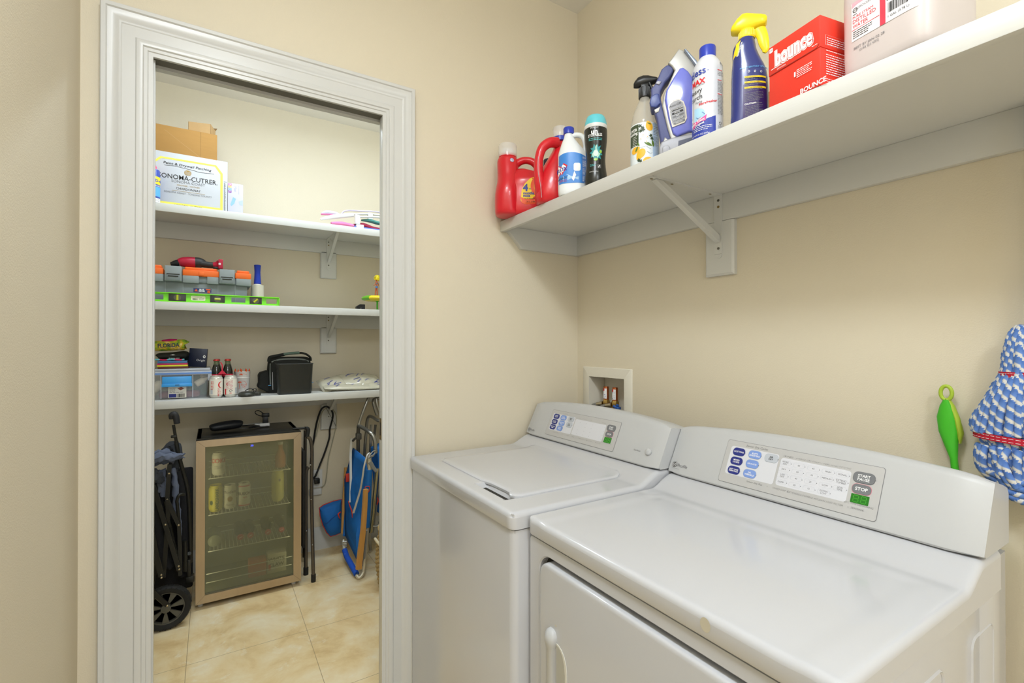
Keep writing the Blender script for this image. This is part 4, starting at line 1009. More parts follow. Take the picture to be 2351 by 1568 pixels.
b.poly(rrect(.002, .010, .119, .128, .001), mp, WHITEINK, .0002); b.text('CP', .006, .1235, .005, mp, INK, h=.0004)
b.lines(.006, .060, .083, 1, .004, .0013, mp, WHITEINK, .0003, 2); b.text('EXP 07/2026', .030, .0775, .0038, mp, WHITEINK, h=.0003); b.lines(.096, .108, .080, 1, .004, .0012, mp, WHITEINK, .0003)
b.lines(.064, .096, .052, 5, .0035, .0013, mp, WHITEINK, .0003, 5); b.poly(rrect(.0585, .062, .041, .051, .001), mp, WHITEINK, .0003); b.text('BOUNCE', .098, .006, .013, mp, WHITEINK, bold=.03, h=.0003)
b.frame(rrect(.012, .100, .078, .097, .001), .0006, mq, WHITEINK, .0002); b.lines(.016, .094, .092, 4, .004, .0014, mq, WHITEINK, .0002, 3)
b.lines(.014, .098, .068, 1, .004, .0014, mq, WHITEINK, .0002, 9); b.lines(.014, .098, .060, 9, .0045, .0015, mq, WHITEINK, .0002, 4); b.lines(.014, .098, .014, 2, .004, .001, mq, WHITEINK, .0002, 5)
b.build('printing', t)

# water jug
jl, jr = Vector((.998, .441, 0)), Vector((.972, .305, 0)); u_ = (jr - jl).normalized(); ang = math.atan2(u_.y, u_.x)
cc = (jl + jr) / 2 + Vector((-u_.y, u_.x, 0)) * .074
t = thing('water_jug', 'translucent gallon jug of distilled water with red and white label', 'water jug', (cc.x, cc.y, SZ), ang, None)
D9 = Body(smoothsecs([(0, 0, .055, .055, 5), (.004, 0, .066, .066, 5), (.02, 0, .0735, .0735, 6), (.10, 0, .0745, .0745, 6), (.16, 0, .0745, .0745, 6), (.175, 0, .069, .069, 4), (.205, 0, .054, .054, 3), (.235, 0, .028, .028, 2.2), (.245, 0, .019, .019, 2), (.256, 0, .019, .019, 2)], 3))
JM = mat('hdpe_translucent', '#cfc5c2', .35, var=.02, sub=.3)
b = B(); D9.mesh(b, JM, 64); b.tube([(.0, .016, .235), (.0, .05, .240), (.0, .072, .215), (.0, .074, .175), (.0, .07, .150)], [.013, .013, .014, .014, .014], JM, 14, smooth=5); b.build('jug_body', t)
B().lathe([(.0205, .246), (.0205, .262), (.0195, .264), (.0001, .264)], BLUECAP, 28).build('cap', t)
F = D9.front; b = B(); LB = mat('water_label_paper', '#eeecf0', .3, var=0); PK = mat('water_label_pink', '#f0aebb', .35, var=.25, scale=60); RR = mat('water_label_red', '#d94457', .35, var=.2, scale=50)
b.grid(-.048, .058, .066, .136, F, LB, 30, 6, .0003)
b.fan([(-.047, .136), (-.047, .127), (-.020, .135)], F, PK, .0006, 2); b.grid(-.047, .0, .130, .136, F, PK, 8, 2, .0005); b.grid(.001, .010, .066, .136, F, RR, 4, 8, .0007)
b.frame(ellipse(-.041, .121, .0045, .0045, 8), .001, F, INK, .0008); b.text('HEB', -.041, .121, .004, F, INK, h=.001); b.text('GROCERS', -.025, .1225, .0055, F, INKG, h=.0008); b.line((-.0455, .1135), (-.038, .1135), .0009, F, INK, .0008)
b.text('PURE STEAM', -.0455, .1085, .0065, F, RED, 'l', h=.0008); b.text('DISTILLED', -.0455, .101, .0095, F, RED, 'l', h=.0008, width=.040); b.text('WATER', -.0455, .092, .0095, F, RED, 'l', h=.0008, width=.027)
b.line((-.047, .086), (.0, .086), .001, F, RED, .0008); b.lines(-.0455, -.012, .082, 4, .0036, .0012, F, INK, .0008, 6)
b.lines(.012, .042, .133, 10, .0033, .001, F, INK, .0008, 7); b.bars(.014, .044, .081, .098, F, INK, .0008, 26); b.text('1 GAL (3.78 L)', .030, .0745, .0055, F, INK, h=.0008)
b.frame(ellipse(.051, .118, .0045, .0045, 6), .001, F, INK, .0008); b.text('BEST BY JAN 02 28', -.018, .052, .0065, F, INKG, h=.0004); b.text('12:44 G1 OF2', -.018, .045, .0060, F, INKG, h=.0004)
b.build('label', t)
# ------------------------------------------------------------------ washer outlet box
t = thing('washer_outlet_box', 'white recessed plumbing box with two copper-topped water valves on the wall above the washer', 'plumbing box', (WB, 1.466, 1.1))
FRM = mat('outlet_box_plastic', '#e2ddcf', .4, var=.02)
b = B(); o_ = rrect(1.323, 1.607, .95, 1.2215, .004, 3); i_ = rrect(1.363, 1.568, .99, 1.1815, .002, 3)
L3 = [[(WB - .0001, *p) for p in o_], [(WB - .004, *p) for p in o_], [(WB - .006, (p[0] - 1.465) * .985 + 1.465, (p[1] - 1.085) * .985 + 1.085) for p in o_], [(WB - .006, *p) for p in i_], [(WB + .086, *p) for p in i_]]
b.loft(L3, FRM, False); b.build('frame', t, True)
B().box(WB + .084, WB + .0875, 1.364, 1.567, .991, 1.181, FRM).build('back_panel', t, True)
COP = mat('copper', '#b5653a', .3, .8, var=.1); BRS = mat('brass', '#b79a5a', .3, .9, var=.1); CHR = mat('chromed_fitting', '#b8b09a', .2, 1, var=.1)
HOSE = mat('braided_hose', '#8f9090', .35, .7, var=.3, scale=300)
for i, (y, hc, nm) in enumerate(((1.512, '#b8322c', 'hot'), (1.459, '#2c5fae', 'cold'))):
    x = WB + .040
    b = B(); b.lathe([(.0115, 1.085), (.0115, 1.136), (.0105, 1.140), (.0001, 1.140)], COP, 20, (x, y, 0)); ar = b.build('air_chamber', t, True)
    ml = lambda a, c, h: Vector((x + (.0117 + h) * math.sin(a / .0117) * -1 * math.cos(0) * 0 + x * 0 + (.0117 + h) * -math.cos(a / .0117), y - (.0117 + h) * math.sin(a / .0117), c))
    b = B(); b.grid(-.012, .012, 1.090, 1.132, ml, WHITEINK, 10, 2, .0002); b.grid(-.012, .002, 1.122, 1.132, ml, RED, 6, 1, .0006); b.lines(-.008, .008, 1.118, 5, .006, .0025, ml, BLUEINK, .0006, seed=i)
    b.T = Matrix.Identity(4); b.build('sticker', ar, True)
    b = B(); b.lathe([(.014, 1.066), (.016, 1.068), (.016, 1.078), (.0125, 1.086)], BRS, 6, (x, y, 0)); b.lathe([(.013, 1.040), (.014, 1.050), (.013, 1.068)], BRS, 16, (x, y, 0))
    b.tube([(x, y, 1.052), (x - .02, y + .012, 1.050)], .010, BRS, 10); b.build('valve_body', t, True)
    b = B(); p0 = Vector((x - .014, y + .006, 1.066)); dd = Vector((-.4, .82, -.12)).normalized()
    b.tube([p0, p0 + dd * .012, p0 + dd * .013, p0 + dd * .026], [.0125, .0125, .010, .010], CHR, 12); b.build('coupling', t, True)
    b = B(); b.tube([p0 + dd * .024, p0 + dd * .045 + Vector((0, 0, -.005)), p0 + dd * .06 + Vector((0, 0, -.03)), p0 + dd * .065 + Vector((-.006, 0, -.08)), p0 + dd * .06 + Vector((-.010, 0, -.12))], .0085, HOSE, 12, smooth=5); b.build('supply_hose', t, True)
    HM = mat('valve_handle_' + nm, hc, .4, var=.05); cx_ = Vector((x - .022, y - (.032 if i else .012), 1.062 if i else 1.036)); b = B()
    for k in range(4):
        a = k * PI / 2 + .3; q = cx_ + Vector((0, math.cos(a) * .017, math.sin(a) * .012)); b.tube([cx_, (cx_ + q) / 2, q], [.006, .005, .0065], HM, 10, smooth=3)
    b.tube([cx_ - Vector((.004, 0, 0)), cx_ + Vector((.02, .004, -.004))], .0065, HM, 12); b.build('valve_handle', t, True)
b = B(); b.tube([(WB + .03, 1.405, 1.02), (WB + .018, 1.40, 1.034), (WB - .002, 1.405, 1.030), (WB - .012, 1.41, 1.0), (WB - .014, 1.41, .96)], .015, mat('drain_hose_grey', '#4f5654', .5), 14, smooth=5); b.build('drain_hose', t, True)

# ------------------------------------------------------------------ scrub brush behind the dryer
t = thing('scrub_brush', 'lime green brush with ringed leaf-shaped handle leaning on the wall behind the dryer', 'brush', (1.335, .372, .88))
LG = mat('bright_green_plastic', '#45b82b', .35, var=.03); YG = mat('yellow_green_plastic', '#a5bf3a', .4, var=.03)
cx_ = 1.338
def ypx(u, v): pass
prof = [(1.043, .374, .0065), (1.075, .3765, .0065), (1.10, .3805, .0115), (1.13, .3855, .0165), (1.16, .3885, .0165), (1.185, .3885, .0110), (1.198, .3885, .0050)]
rings = [[(cx_ - .0 + .008 * math.sin(2 * PI * k / 16) * (.8 + .2), y + hw * math.cos(2 * PI * k / 16), z) for k in range(16)] for z, y, hw in [(.90, .364, .007)] + prof]
b = B(); b.loft(rings, LG); b.build('handle', t, True)
b = B(); pts = [(1.108, .3665), (1.13, .3665), (1.16, .3725), (1.185, .380), (1.200, .3875)]
rings = [[(cx_ + .003 + .0075 * math.sin(2 * PI * k / 12), y + .0065 * hw * math.cos(2 * PI * k / 12), z) for k in range(12)] for (z, y), hw in zip(pts, (.2, .9, .9, .8, .7))]
b.loft(rings, YG)
b.tube([(cx_, .3885 + .0095 * math.sin(2 * PI * k / 20), 1.2125 + .0150 * math.cos(2 * PI * k / 20)) for k in range(20)], .0038, YG, 10, closed=True, flat=1.0)
b.build('grip_edge', t, True)
b = B(); b.box(cx_ - .012, cx_ + .012, .335, .392, .872, .905, LG, .006, 3); b.build('brush_head', t, True)
BRI = mat('white_bristles', '#e8ecdc', .8, var=.1, scale=400)
B().box(cx_ - .010, cx_ + .010, .340, .388, .845, .873, BRI, .002).build('bristles', t, True)

# ------------------------------------------------------------------ string mop hanging on the wall
t = thing('string_mop', 'blue and white twisted string mop head with red bands hanging at the right edge', 'mop', (1.30, .262, 1.35))
def rope_mat():
    m = bpy.data.materials.new('blue_white_twist_yarn'); m.use_nodes = True; N = m.node_tree.nodes; L = m.node_tree.links; b_ = N['Principled BSDF']
    at = N.new('ShaderNodeAttribute'); at.attribute_name = 'twist'; 
    r = N.new('ShaderNodeValToRGB'); r.color_ramp.interpolation = 'LINEAR'; e = r.color_ramp.elements
    e[0].position = .0; e[0].color = (*rgb('#4a74c0'), 1); e[1].position = .70; e[1].color = (*rgb('#e4e2dc'), 1)
    x = e.new(.60); x.color = (*rgb('#6d93d8'), 1); x = e.new(.94); x.color = (*rgb('#e4e2dc'), 1); x = e.new(1.0); x.color = (*rgb('#5c86cf'), 1)
    L.new(at.outputs['Fac'], r.inputs['Fac']); L.new(r.outputs['Color'], b_.inputs['Base Color']); b_.inputs['Roughness'].default_value = .9
    n = N.new('ShaderNodeTexNoise'); n.inputs['Scale'].default_value = 900; bp = N.new('ShaderNodeBump'); bp.inputs['Strength'].default_value = .6; bp.inputs['Distance'].default_value = .001
    L.new(n.outputs['Fac'], bp.inputs['Height']); L.new(bp.outputs['Normal'], b_.inputs['Normal']); return m
ROPE = rope_mat()
class Yarn:
    def __init__(s): s.v = []; s.f = []; s.t = []
    def strand(s, pts, r=.0042, step=.0016, pitch=.020, n=10, ph=0.0):
        P = [Vector(p) for p in pts]; Q = []
        N = len(P)
        for i in range(N - 1):
            g = lambda j: P[max(0, min(N - 1, j))]; p0, p1, p2, p3 = g(i - 1), g(i), g(i + 1), g(i + 2); k = max(2, int((p2 - p1).length / step))
            for q in range(k):
                t_ = q / k; Q.append(.5 * ((2 * p1) + (p2 - p0) * t_ + (2 * p0 - 5 * p1 + 4 * p2 - p3) * t_ * t_ + (3 * p1 - p0 - 3 * p2 + p3) * t_ ** 3))
        Q.append(P[-1]); o = len(s.v); d = 0; up = Vector((1, 0, 0))
        for i, p in enumerate(Q):
            if i: d += (p - Q[i - 1]).length
            tt = (Q[min(i + 1, len(Q) - 1)] - Q[max(0, i - 1)]).normalized(); a = (up - tt * up.dot(tt)).normalized(); bb = tt.cross(a); up = a
            for k in range(n):
                th = 2 * PI * k / n; w_ = (th / (2 * PI) * 1.0 + d / pitch * 1.0 + ph)
                rr = r * (1 + .16 * abs(math.sin(PI * w_ * 3)) - .1); rr *= min(1, .55 + .45 * min(i, len(Q) - 1 - i) / 2)
                s.v.append(p + a * rr * math.cos(th) + bb * rr * math.sin(th)); s.t.append((w_ * 1.0) % 1.0 if True else 0)
        for i in range(len(Q) - 1):
            for k in range(n): q = (k + 1) % n; s.f.append((o + i * n + k, o + i * n + q, o + (i + 1) * n + q, o + (i + 1) * n + k))
        s.f.append(tuple(o + k for k in range(n - 1, -1, -1))); s.f.append(tuple(o + (len(Q) - 1) * n + k for k in range(n)))
    def build(s, name, parent):
        inv = PM[parent.name].inverted(); me = bpy.data.meshes.new(name); me.from_pydata([tuple(inv @ v) for v in s.v], [], s.f); me.materials.append(ROPE)
        at = me.attributes.new('twist', 'FLOAT', 'POINT'); at.data.foreach_set('value', s.t); me.polygons.foreach_set('use_smooth', [True] * len(me.polygons)); me.update()
        o = bpy.data.objects.new(name, me); C.objects.link(o); o.parent = parent; PM[o.name] = PM[parent.name].copy(); return o
rnd = random.Random(5); Y = Yarn()
# the head is a bundle around an axis at y=.262; radii in y (half width) at heights
HWd = [(1.352, .010), (1.335, .022), (1.30, .028), (1.262, .034), (1.235, .046), (1.20, .062), (1.165, .076), (1.140, .079), (1.120, .070), (1.095, .071), (1.068, .066), (1.045, .046), (1.030, .024)]
YC, XC, XR = .262, 1.322, .5
def shell(ang, k):
    z, hw = HWd[k]; dep = min(.034, hw * .62)
    return Vector((XC - dep * math.cos(ang), YC + hw * math.sin(ang), z))
NS = 20
for layer in range(2):
    for i in range(NS):
        a = deg(-100 + 200 * (i + .5 * layer) / (NS - 1)); lay = 1 - .14 * layer; pts = []
        for k in range(len(HWd) if layer else 8):
            p = shell(a, k); c = Vector((XC, YC, p.z)); wob = rnd.uniform(-.0025, .0025); p = c + (p - c) * lay; p.y += wob; p.x += rnd.uniform(-.002, .002); pts.append(p)
        Y.strand(pts, rnd.uniform(.0060, .0070), ph=rnd.random(), pitch=.021)
# short loops curling below the lower band
for i in range(16):
    a = deg(-85 + 170 * i / 15); p0 = shell(a, 8); p0.z = 1.118; da = rnd.uniform(-.35, .35); s_ = [p0]
    for k, dz in ((9, 0), (10, 0), (11, 0)):
        q = shell(a + da * (k - 8) / 2, k); q.x -= .005; q.x += rnd.uniform(-.003, .003); s_.append(q)
    Y.strand(s_, .0062, ph=rnd.random(), pitch=.021)
for j, z in enumerate((1.075, 1.063, 1.051, 1.041)):   # strands sweeping across the bottom
    k_ = .068 - j * .009; Y.strand([(XC - .034 * math.cos(deg(q)), YC + k_ * math.sin(deg(q)), z - .018 * math.cos(deg(q)) + .008 * (abs(q) / 90)) for q in range(-90, 91, 18)], .0064, ph=rnd.random(), pitch=.021)
Y.build('strands', t)
RBN = mat('red_webbing', '#b5142f', .75, var=.08, scale=200); 
for z, hw, tl in ((1.2575, .038, .0), (1.1335, .0760, .004), (1.058, .050, -.014)):
    b = B(); dep = min(.037, hw * .62) + .0045; rg = []
    for q in range(-100, 101, 8):
        a = deg(q); c_ = Vector((XC - dep * math.cos(a), YC + (hw + .0035) * math.sin(a), z + tl * math.sin(a))); rg.append([c_ + Vector((0, 0, .0062)), c_ - Vector((0, 0, .0062)), c_ + Vector((.0015 * math.cos(a), -.0015 * math.sin(a), -.0062)), c_ + Vector((.0015 * math.cos(a), -.0015 * math.sin(a), .0062))])
    b.loft(rg, RBN, True, True); bd = b.build('band', t, True)
    b = B()
    for dz in (-.0032, .0030):
        for q in range(-96, 96, 7):
            pp = [(XC - (dep + .0003) * math.cos(deg(e)), YC + (hw + .0038) * math.sin(deg(e)), z + dz + tl * math.sin(deg(e))) for e in (q, q + 2.4, q + 4.8)]; b.tube(pp, .0004, WHITEINK, 4)
    b.build('stitching', bd, True)
b = B(); b.lathe([(.013, 1.33), (.013, 1.45), (.0125, 1.46)], mat('mop_socket_blue', '#2c5fb5', .4), 18, (XC, YC - .012, 0)); b.lathe([(.011, 1.46), (.011, 1.79)], ALU, 16, (XC, YC - .012, 0)); b.build('handle', t, True)
# ------------------------------------------------------------------ closet, top shelf
Z1, Z2, Z3 = 2.0145, 1.528, 1.036
def fmap(x0, y, z0): return lambda a, c, h=0.0: Vector((x0 + a, y - h, z0 + c))
CARD = mat('cardboard', '#a97f45', .85, var=.06, scale=12, stretch=(1, 1, 8)); CARDL = mat('cardboard_light', '#bf9c6c', .85, var=.05); CARDIN = mat('cardboard_inside', '#8d6c40', .9, var=.05)
t = thing('wine_carton', 'white wine carton with yellow border and handwritten note on the top closet shelf', 'box', (-.11, 3.12, Z1))
WC = mat('white_carton', '#c3c5ca', .6, var=.015); YB = mat('carton_yellow', '#f3e45c', .6, var=.02); GOLD = mat('gold_ink', '#a8873c', .5, var=.05)
b = B(); b.box(-.285, .067, 3.0, 3.25, Z1, 2.294, WC, .002); b.build('carton', t, True)
m_ = fmap(-.285, 2.9995, Z1); b = B()
o_ = [(.022, .004), (.330, .004), (.330, .212), (.300, .252), (.060, .252), (.022, .215)]; i_ = [(.030, .026), (.319, .026), (.319, .207), (.294, .243), (.065, .243), (.030, .210)]
b.ringp(o_, i_, m_, YB, .0002)
b.text('Paint & Drywall Patching', .175, .222, .017, m_, INK, h=.0005, rot=-.02, shear=.15, width=.205, bold=.01)
b.path([(.075, .210), (.12, .213), (.20, .205), (.225, .200), (.29, .203)], .0016, m_, INK, .0004)
b.poly(rrect(.160, .190, .174, .200, .011), m_, GOLD, .0003)
for k in range(-3, 4): b.line((.175, .176 + k * .003 + .006), (.175 + .012, .184 + k * .003 + .006), .0008, m_, WC, .0005); b.line((.175, .176 + k * .003 + .006), (.175 - .012, .184 + k * .003 + .006), .0008, m_, WC, .0005)
b.text('SONOMA-CUTRER.', .178, .158, .034, m_, INK, h=.0004, width=.255, bold=.004); b.text('SONOMA COAST', .178, .136, .019, m_, INKG, h=.0004, width=.145)
b.text('GROWER · VINTNER', .178, .118, .010, m_, GOLD, h=.0004, width=.098); b.text('CHARDONNAY', .178, .101, .016, m_, INK, h=.0004, width=.105); b.line((.108, .088), (.250, .088), .0012, m_, GOLD, .0004)
b.text('SONOMA COAST - SONOMA COUNTY', .178, .078, .013, m_, INKG, h=.0004, width=.205); b.text('SONOMA-CUTRER', .178, .014, .014, m_, INK, h=.0006, width=.12)
b.lines(.335, .350, .17, 1, .01, .002, m_, INKG, .0003)
for k in range(34): b.poly(rrect(.336, .3405 + .004 * random.random(), .01 + k * .0046, .0125 + k * .0046, .0003), m_, INKG, .0003)
b.build('printing', t, True)
t = thing('cardboard_box', 'brown cardboard box lying on top of the wine carton', 'box', (-.12, 3.13, 2.2945))
b = B(); b.box(-.30, .019, 3.015, 3.25, 2.2945, 2.434, CARD, .003); b.build('carton', t, True)
b = B(); m_ = fmap(0, 3.0147, 0); b.line((-.055, 2.298), (-.055, 2.432), .0012, m_, CARDIN, .0002); b.line((-.21, 2.41), (-.06, 2.30), .001, m_, CARDL, .0002); b.build('crease', t, True)
t = thing('cardboard_box', 'small open cardboard box on top of the bigger brown box', 'box', (-.05, 3.09, 2.4345), deg(-14))
b = B(); w2, d2, h2 = .052, .045, .058
for (x0_, x1_, y0_, y1_) in ((-w2, w2, -d2, -d2 + .002), (-w2, w2, d2 - .002, d2), (-w2, -w2 + .002, -d2, d2), (w2 - .002, w2, -d2, d2)): b.box(x0_, x1_, y0_, y1_, 0, h2, CARDL)
b.box(-w2, w2, -d2, d2, 0, .002, CARDIN); b.build('carton', t)
b = B(); b.add([(-w2, d2, h2), (w2, d2, h2), (w2 + .004, d2 + .02, h2 + .022), (-w2 + .004, d2 + .018, h2 + .020)], [(0, 1, 2, 3)], CARDIN); b.build('flap', t, solid=.0015)
b = B(); b.add([(w2, -d2 + .012, h2 - .004), (w2, d2, h2), (w2 - .022, d2 + .008, h2 + .026), (w2 - .018, .0, h2 + .014)], [(0, 1, 2, 3)], CARDL); b.build('flap', t, solid=.0015)
t = thing('lubricant_can', 'blue and yellow aerosol lubricant can with pink cap in front of the wine carton', 'aerosol can', (-.256, 2.962, Z1), 0)
D_ = Body(round_secs([(.031, 0), (.033, .003), (.033, .150), (.028, .160), (.020, .165)])); b = B(); D_.mesh(b, mat('lubricant_blue', '#3b4fa8', .3, var=.02), 36); b.build('can_body', t)
b = B(); b.lathe([(.028, .16), (.027, .166), (.0001, .168)], WHITEP, 28); b.lathe([(.020, .166), (.020, .180), (.016, .188), (.008, .191), (.0001, .191)], mat('pink_cap', '#e8547c', .4), 28); b.build('cap', t)
b = B(); A = D_.arc; b.grid(.0, .050, .090, .128, A, YEL, 10, 2, .0003); b.text('WD-40', .026, .108, .020, A, BLUEINK, bold=.03, h=.0007); b.grid(.004, .05, .03, .078, A, SKY, 10, 2, .0003); b.text('SPECIALIST', .03, .083, .009, A, WHITEINK, h=.0006); b.grid(.0, .05, .002, .022, A, WHITEINK, 10, 2, .0003); b.lines(.008, .048, .018, 3, .005, .0015, A, INKG, .0006); b.build('label', t)
t = thing('pool_toy_box', 'small white product box with rainbow logo strip right of the wine carton', 'box', (.104, 3.04, Z1))
b = B(); b.box(.0685, .140, 3.0, 3.09, Z1, 2.184, mat('white_gloss_carton', '#c9c8d8', .35, var=.01), .001); b.build('carton', t, True)
m_ = fmap(.0685, 2.9996, Z1); b = B()
for k, c in enumerate(('#c23a9a', '#f0b83a', '#5aa2dd', '#8a3aa0')): b.poly([(.002, .155 - k * .0125), (.017, .155 - k * .0125), (.017, .1675 - k * .0125), (.002, .1675 - k * .0125)], m_, mat('logo_strip_%s' % 'abcd'[k], c, .4, var=0), .0002)
b.text('INTEX', .0095, .143, .016, m_, WHITEINK, rot=-PI / 2, h=.0004, width=.045); b.text('Mat', .035, .140, .020, m_, mat('pale_lilac_ink', '#b9b5d8', .5, var=0), rot=-PI / 2, h=.0003); b.lines(.050, .052, .16, 12, .004, .0018, m_, INKG, .0003)
b.fan([(.024, .095), (.038, .088), (.030, .060), (.016, .045), (.012, .055)], m_, mat('toy_picture_blue', '#8fb9dd', .5, var=.1), .0003, 2); b.fan([(.050, .075), (.070, .085), (.070, .055), (.055, .058)], m_, mat('toy_picture_grey', '#b3c2d6', .5, var=.1), .0003, 2); b.build('printing', t, True)
# folded toy stroller / play frame
t = thing('folded_toy_stroller', 'folded white and pink toy stroller frame lying on the top shelf', 'toy', (.70, 3.05, Z1))
PINK = mat('pink_fabric', '#e07aa8', .7, var=.1); MAR = mat('maroon_fabric', '#93203f', .8, var=.15); TGR = mat('teal_green_fabric', '#4d8f86', .8, var=.1)
b = B(); b.tube([(0.538, 3, 2.051), (0.597, 3, 2.072), (0.672, 3, 2.091), (0.728, 3, 2.104)], [.006, .013, .014, .012], WHITEP, 12, smooth=4, flat=.5); b.build('frame_arm', t, True)
b = B(); b.tube([(0.736, 3, 2.092), (0.788, 3, 2.099), (0.888, 3, 2.11), (.97, 3.0, 2.094)], .006, WHITEP, 10, smooth=4); b.box(.735, .765, 2.985, 3.01, 2.048, 2.105, WHITEP, .004); b.build('frame_arm', t, True)
b = B(); b.tube([(0.727, 3.04, 2.116), (0.839, 3.04, 2.134), (.97, 3.04, 2.138)], .006, WHITEP, 10); b.box(.825, .855, 3.03, 3.055, 2.09, 2.14, WHITEP, .004); b.build('frame_arm', t, True)
b = B(); b.tube([(.73, 2.99, 2.03), (.79, 2.99, 2.028), (.97, 2.99, 2.026)], .007, mat('wheel_bar_blue', '#4a6ac0', .4), 10); b.box(.74, .785, 2.975, 3.005, 2.018, 2.045, WHITEP, .004); b.build('axle', t, True)
b = B(); b.tube([(0.667, 3.06, 2.098), (0.675, 3.06, 2.123), (0.703, 3.06, 2.141), (0.791, 3.06, 2.151), (0.903, 3.06, 2.159), (1.0, 3.06, 2.14)], .0045, mat('lilac_tube', '#cfc6e6', .25), 10, smooth=4); b.build('handlebar', t, True)
b = B(); b.tube([(.55, 3.03, 2.094), (.58, 3.03, 2.104), (.63, 3.03, 2.103), (.66, 3.03, 2.092)], [.006, .013, .013, .006], mat('grey_pink_shell', '#c9ccd8', .3), 12, smooth=4); b.tube([(.545, 3.025, 2.088), (.60, 3.02, 2.092), (.66, 3.02, 2.092)], .005, PINK, 8, smooth=3); b.build('rattle', t, True)
b = B(); b.tube([(.60, 3.01, 2.034), (.66, 3.01, 2.040), (.73, 3.01, 2.036)], [.012, .016, .012], PINK, 12, smooth=4, flat=1.3); b.build('seat_fabric', t, True)
b = B(); b.tube([(.72, 3.03, 2.036), (.79, 3.03, 2.05), (.86, 3.03, 2.036), (.97, 3.03, 2.036)], [.014, .02, .018, .016], MAR, 12, smooth=4, flat=1.3); b.build('canopy_fabric', t, True)
b = B(); b.tube([(.78, 3.02, 2.082), (.83, 3.02, 2.086), (.89, 3.02, 2.078), (.97, 3.02, 2.08)], [.005, .011, .011, .009], TGR, 12, smooth=4, flat=1.5); b.build('basket_fabric', t, True)

# ------------------------------------------------------------------ middle shelf
t = thing('tool_box', 'grey tool box with orange lid panels and two grey latches on the middle shelf', 'tool box', (-.048, 3.13, Z2))
TG = mat('toolbox_grey', '#7b8285', .5, var=.04, bump=.1); TGL = mat('toolbox_grey_light', '#8b9294', .45, var=.03); TO = mat('toolbox_orange', '#ee6b22', .45, var=.03)
b = B(); xl, xr = -.277, .181; b.box(xl + .018, xr - .018, 3.032, 3.225, Z2, Z2 + .125, TG, .006)
for x in (-.205, -.13, .025, .105): b.box(x - .0015, x + .0015, 3.0305, 3.034, Z2 + .004, Z2 + .12, TGL)
b.build('body', t, True)
b = B()
for x0_, x1_ in ((xl, -.212), (-.132, -.060), (-.025, .028), (.108, xr)): b.box(x0_, x1_, 3.018, 3.235, Z2 + .108, Z2 + .148, TGL, .004)
b.box(xl + .002, xr - .002, 3.026, 3.23, Z2 + .112, Z2 + .146, TG, .004); b.build('rim', t, True)
b = B()
for x0_, x1_ in ((xl, -.212), (-.132, .030), (.104, xr)):
    b.box(x0_, x1_, 3.017, 3.236, Z2 + .145, Z2 + .178, TO, .005)
    b.box(x0_ + .008, x1_ - .008, 3.030, 3.22, Z2 + .176, Z2 + .193, TO, .006)
b.box(-.062, -.038, 3.0145, 3.02, Z2 + .150, Z2 + .168, TO, .002)
b.build('lid', t, True)
for xc in (-.171, .0665):
    b = B(); b.box(xc - .036, xc + .036, 3.010, 3.05, Z2 + .112, Z2 + .191, TGL, .004); lt = b.build('latch', t, True)
    b = B(); b.box(xc - .030, xc + .030, 3.0085, 3.011, Z2 + .116, Z2 + .150, TG, .002); b.box(xc - .027, xc + .027, 3.007, 3.010, Z2 + .146, Z2 + .150, DARKGAP); b.box(xc - .022, xc + .022, 3.0065, 3.010, Z2 + .135, Z2 + .140, DARKGAP); b.build('pull', lt, True)
b = B(); m_ = fmap(-.085, 3.0315, Z2 + .063); b.poly(rrect(0, .080, 0, .021, .001), m_, mat('badge_navy', '#2c3566', .4), .0004); b.poly([(.004, .004), (.012, .017), (.020, .004)], m_, ORG, .0008); b.text('BLUE', .037, .0145, .0095, m_, WHITEINK, bold=.04, h=.0008); b.text('RIDGE', .037, .0065, .0095, m_, WHITEINK, bold=.04, h=.0008)
b.poly(rrect(.056, .076, .013, .018, .0005), m_, ORG, .0008); b.poly(rrect(.062, .074, -.003, .009, .002), m_, ORG, .0008); b.text('18', .068, .003, .007, m_, INK, h=.001); b.text('Tool Box', .018, -.005, .008, m_, TGL, h=.0006); b.build('badge', t, True)
# drill
t = thing('cordless_drill', 'red and black cordless drill lying on top of the tool box', 'drill', (-.07, 3.08, 1.7215))
RD = mat('tool_red', '#b01636', .4, var=.05); TB = mat('tool_black_rubber', '#2a2b2c', .55, var=.1)
z0 = 1.7215
b = B(); b.tube([(-.150, 3.07, z0 + .022), (-.135, 3.07, z0 + .027), (-.110, 3.07, z0 + .029), (-.085, 3.07, z0 + .029), (-.066, 3.07, z0 + .028)], [.019, .025, .0285, .029, .028], RD, 20, smooth=3); b.build('motor_housing', t, True)
b = B(); b.tube([(-.186, 3.07, z0 + .012), (-.178, 3.07, z0 + .014), (-.162, 3.07, z0 + .019), (-.150, 3.07, z0 + .022)], [.009, .012, .017, .018], BLACK, 18, smooth=2); b.build('chuck', t, True)
b = B(); b.tube([(-.078, 3.07, z0 + .029), (-.060, 3.07, z0 + .029), (-.045, 3.07, z0 + .026), (-.041, 3.07, z0 + .022)], [.0292, .0290, .024, .015], TB, 20, smooth=3); b.tube([(-.050, 3.06, z0 + .024), (-.02, 3.055, z0 + .021), (.008, 3.05, z0 + .020)], [.017, .0165, .0150], TB, 18, smooth=4); b.build('grip', t, True)
b = B(); b.tube([(.004, 3.05, z0 + .020), (.018, 3.048, z0 + .022), (.030, 3.046, z0 + .0255)], [.0150, .0175, .0245], RD, 18, smooth=3); b.box(.026, .0475, 3.018, 3.078, z0 + .0005, z0 + .051, RD, .004); b.box(.002, .030, 3.03, 3.065, z0 + .0005, z0 + .010, BLACK, .002); b.build('battery', t, True)
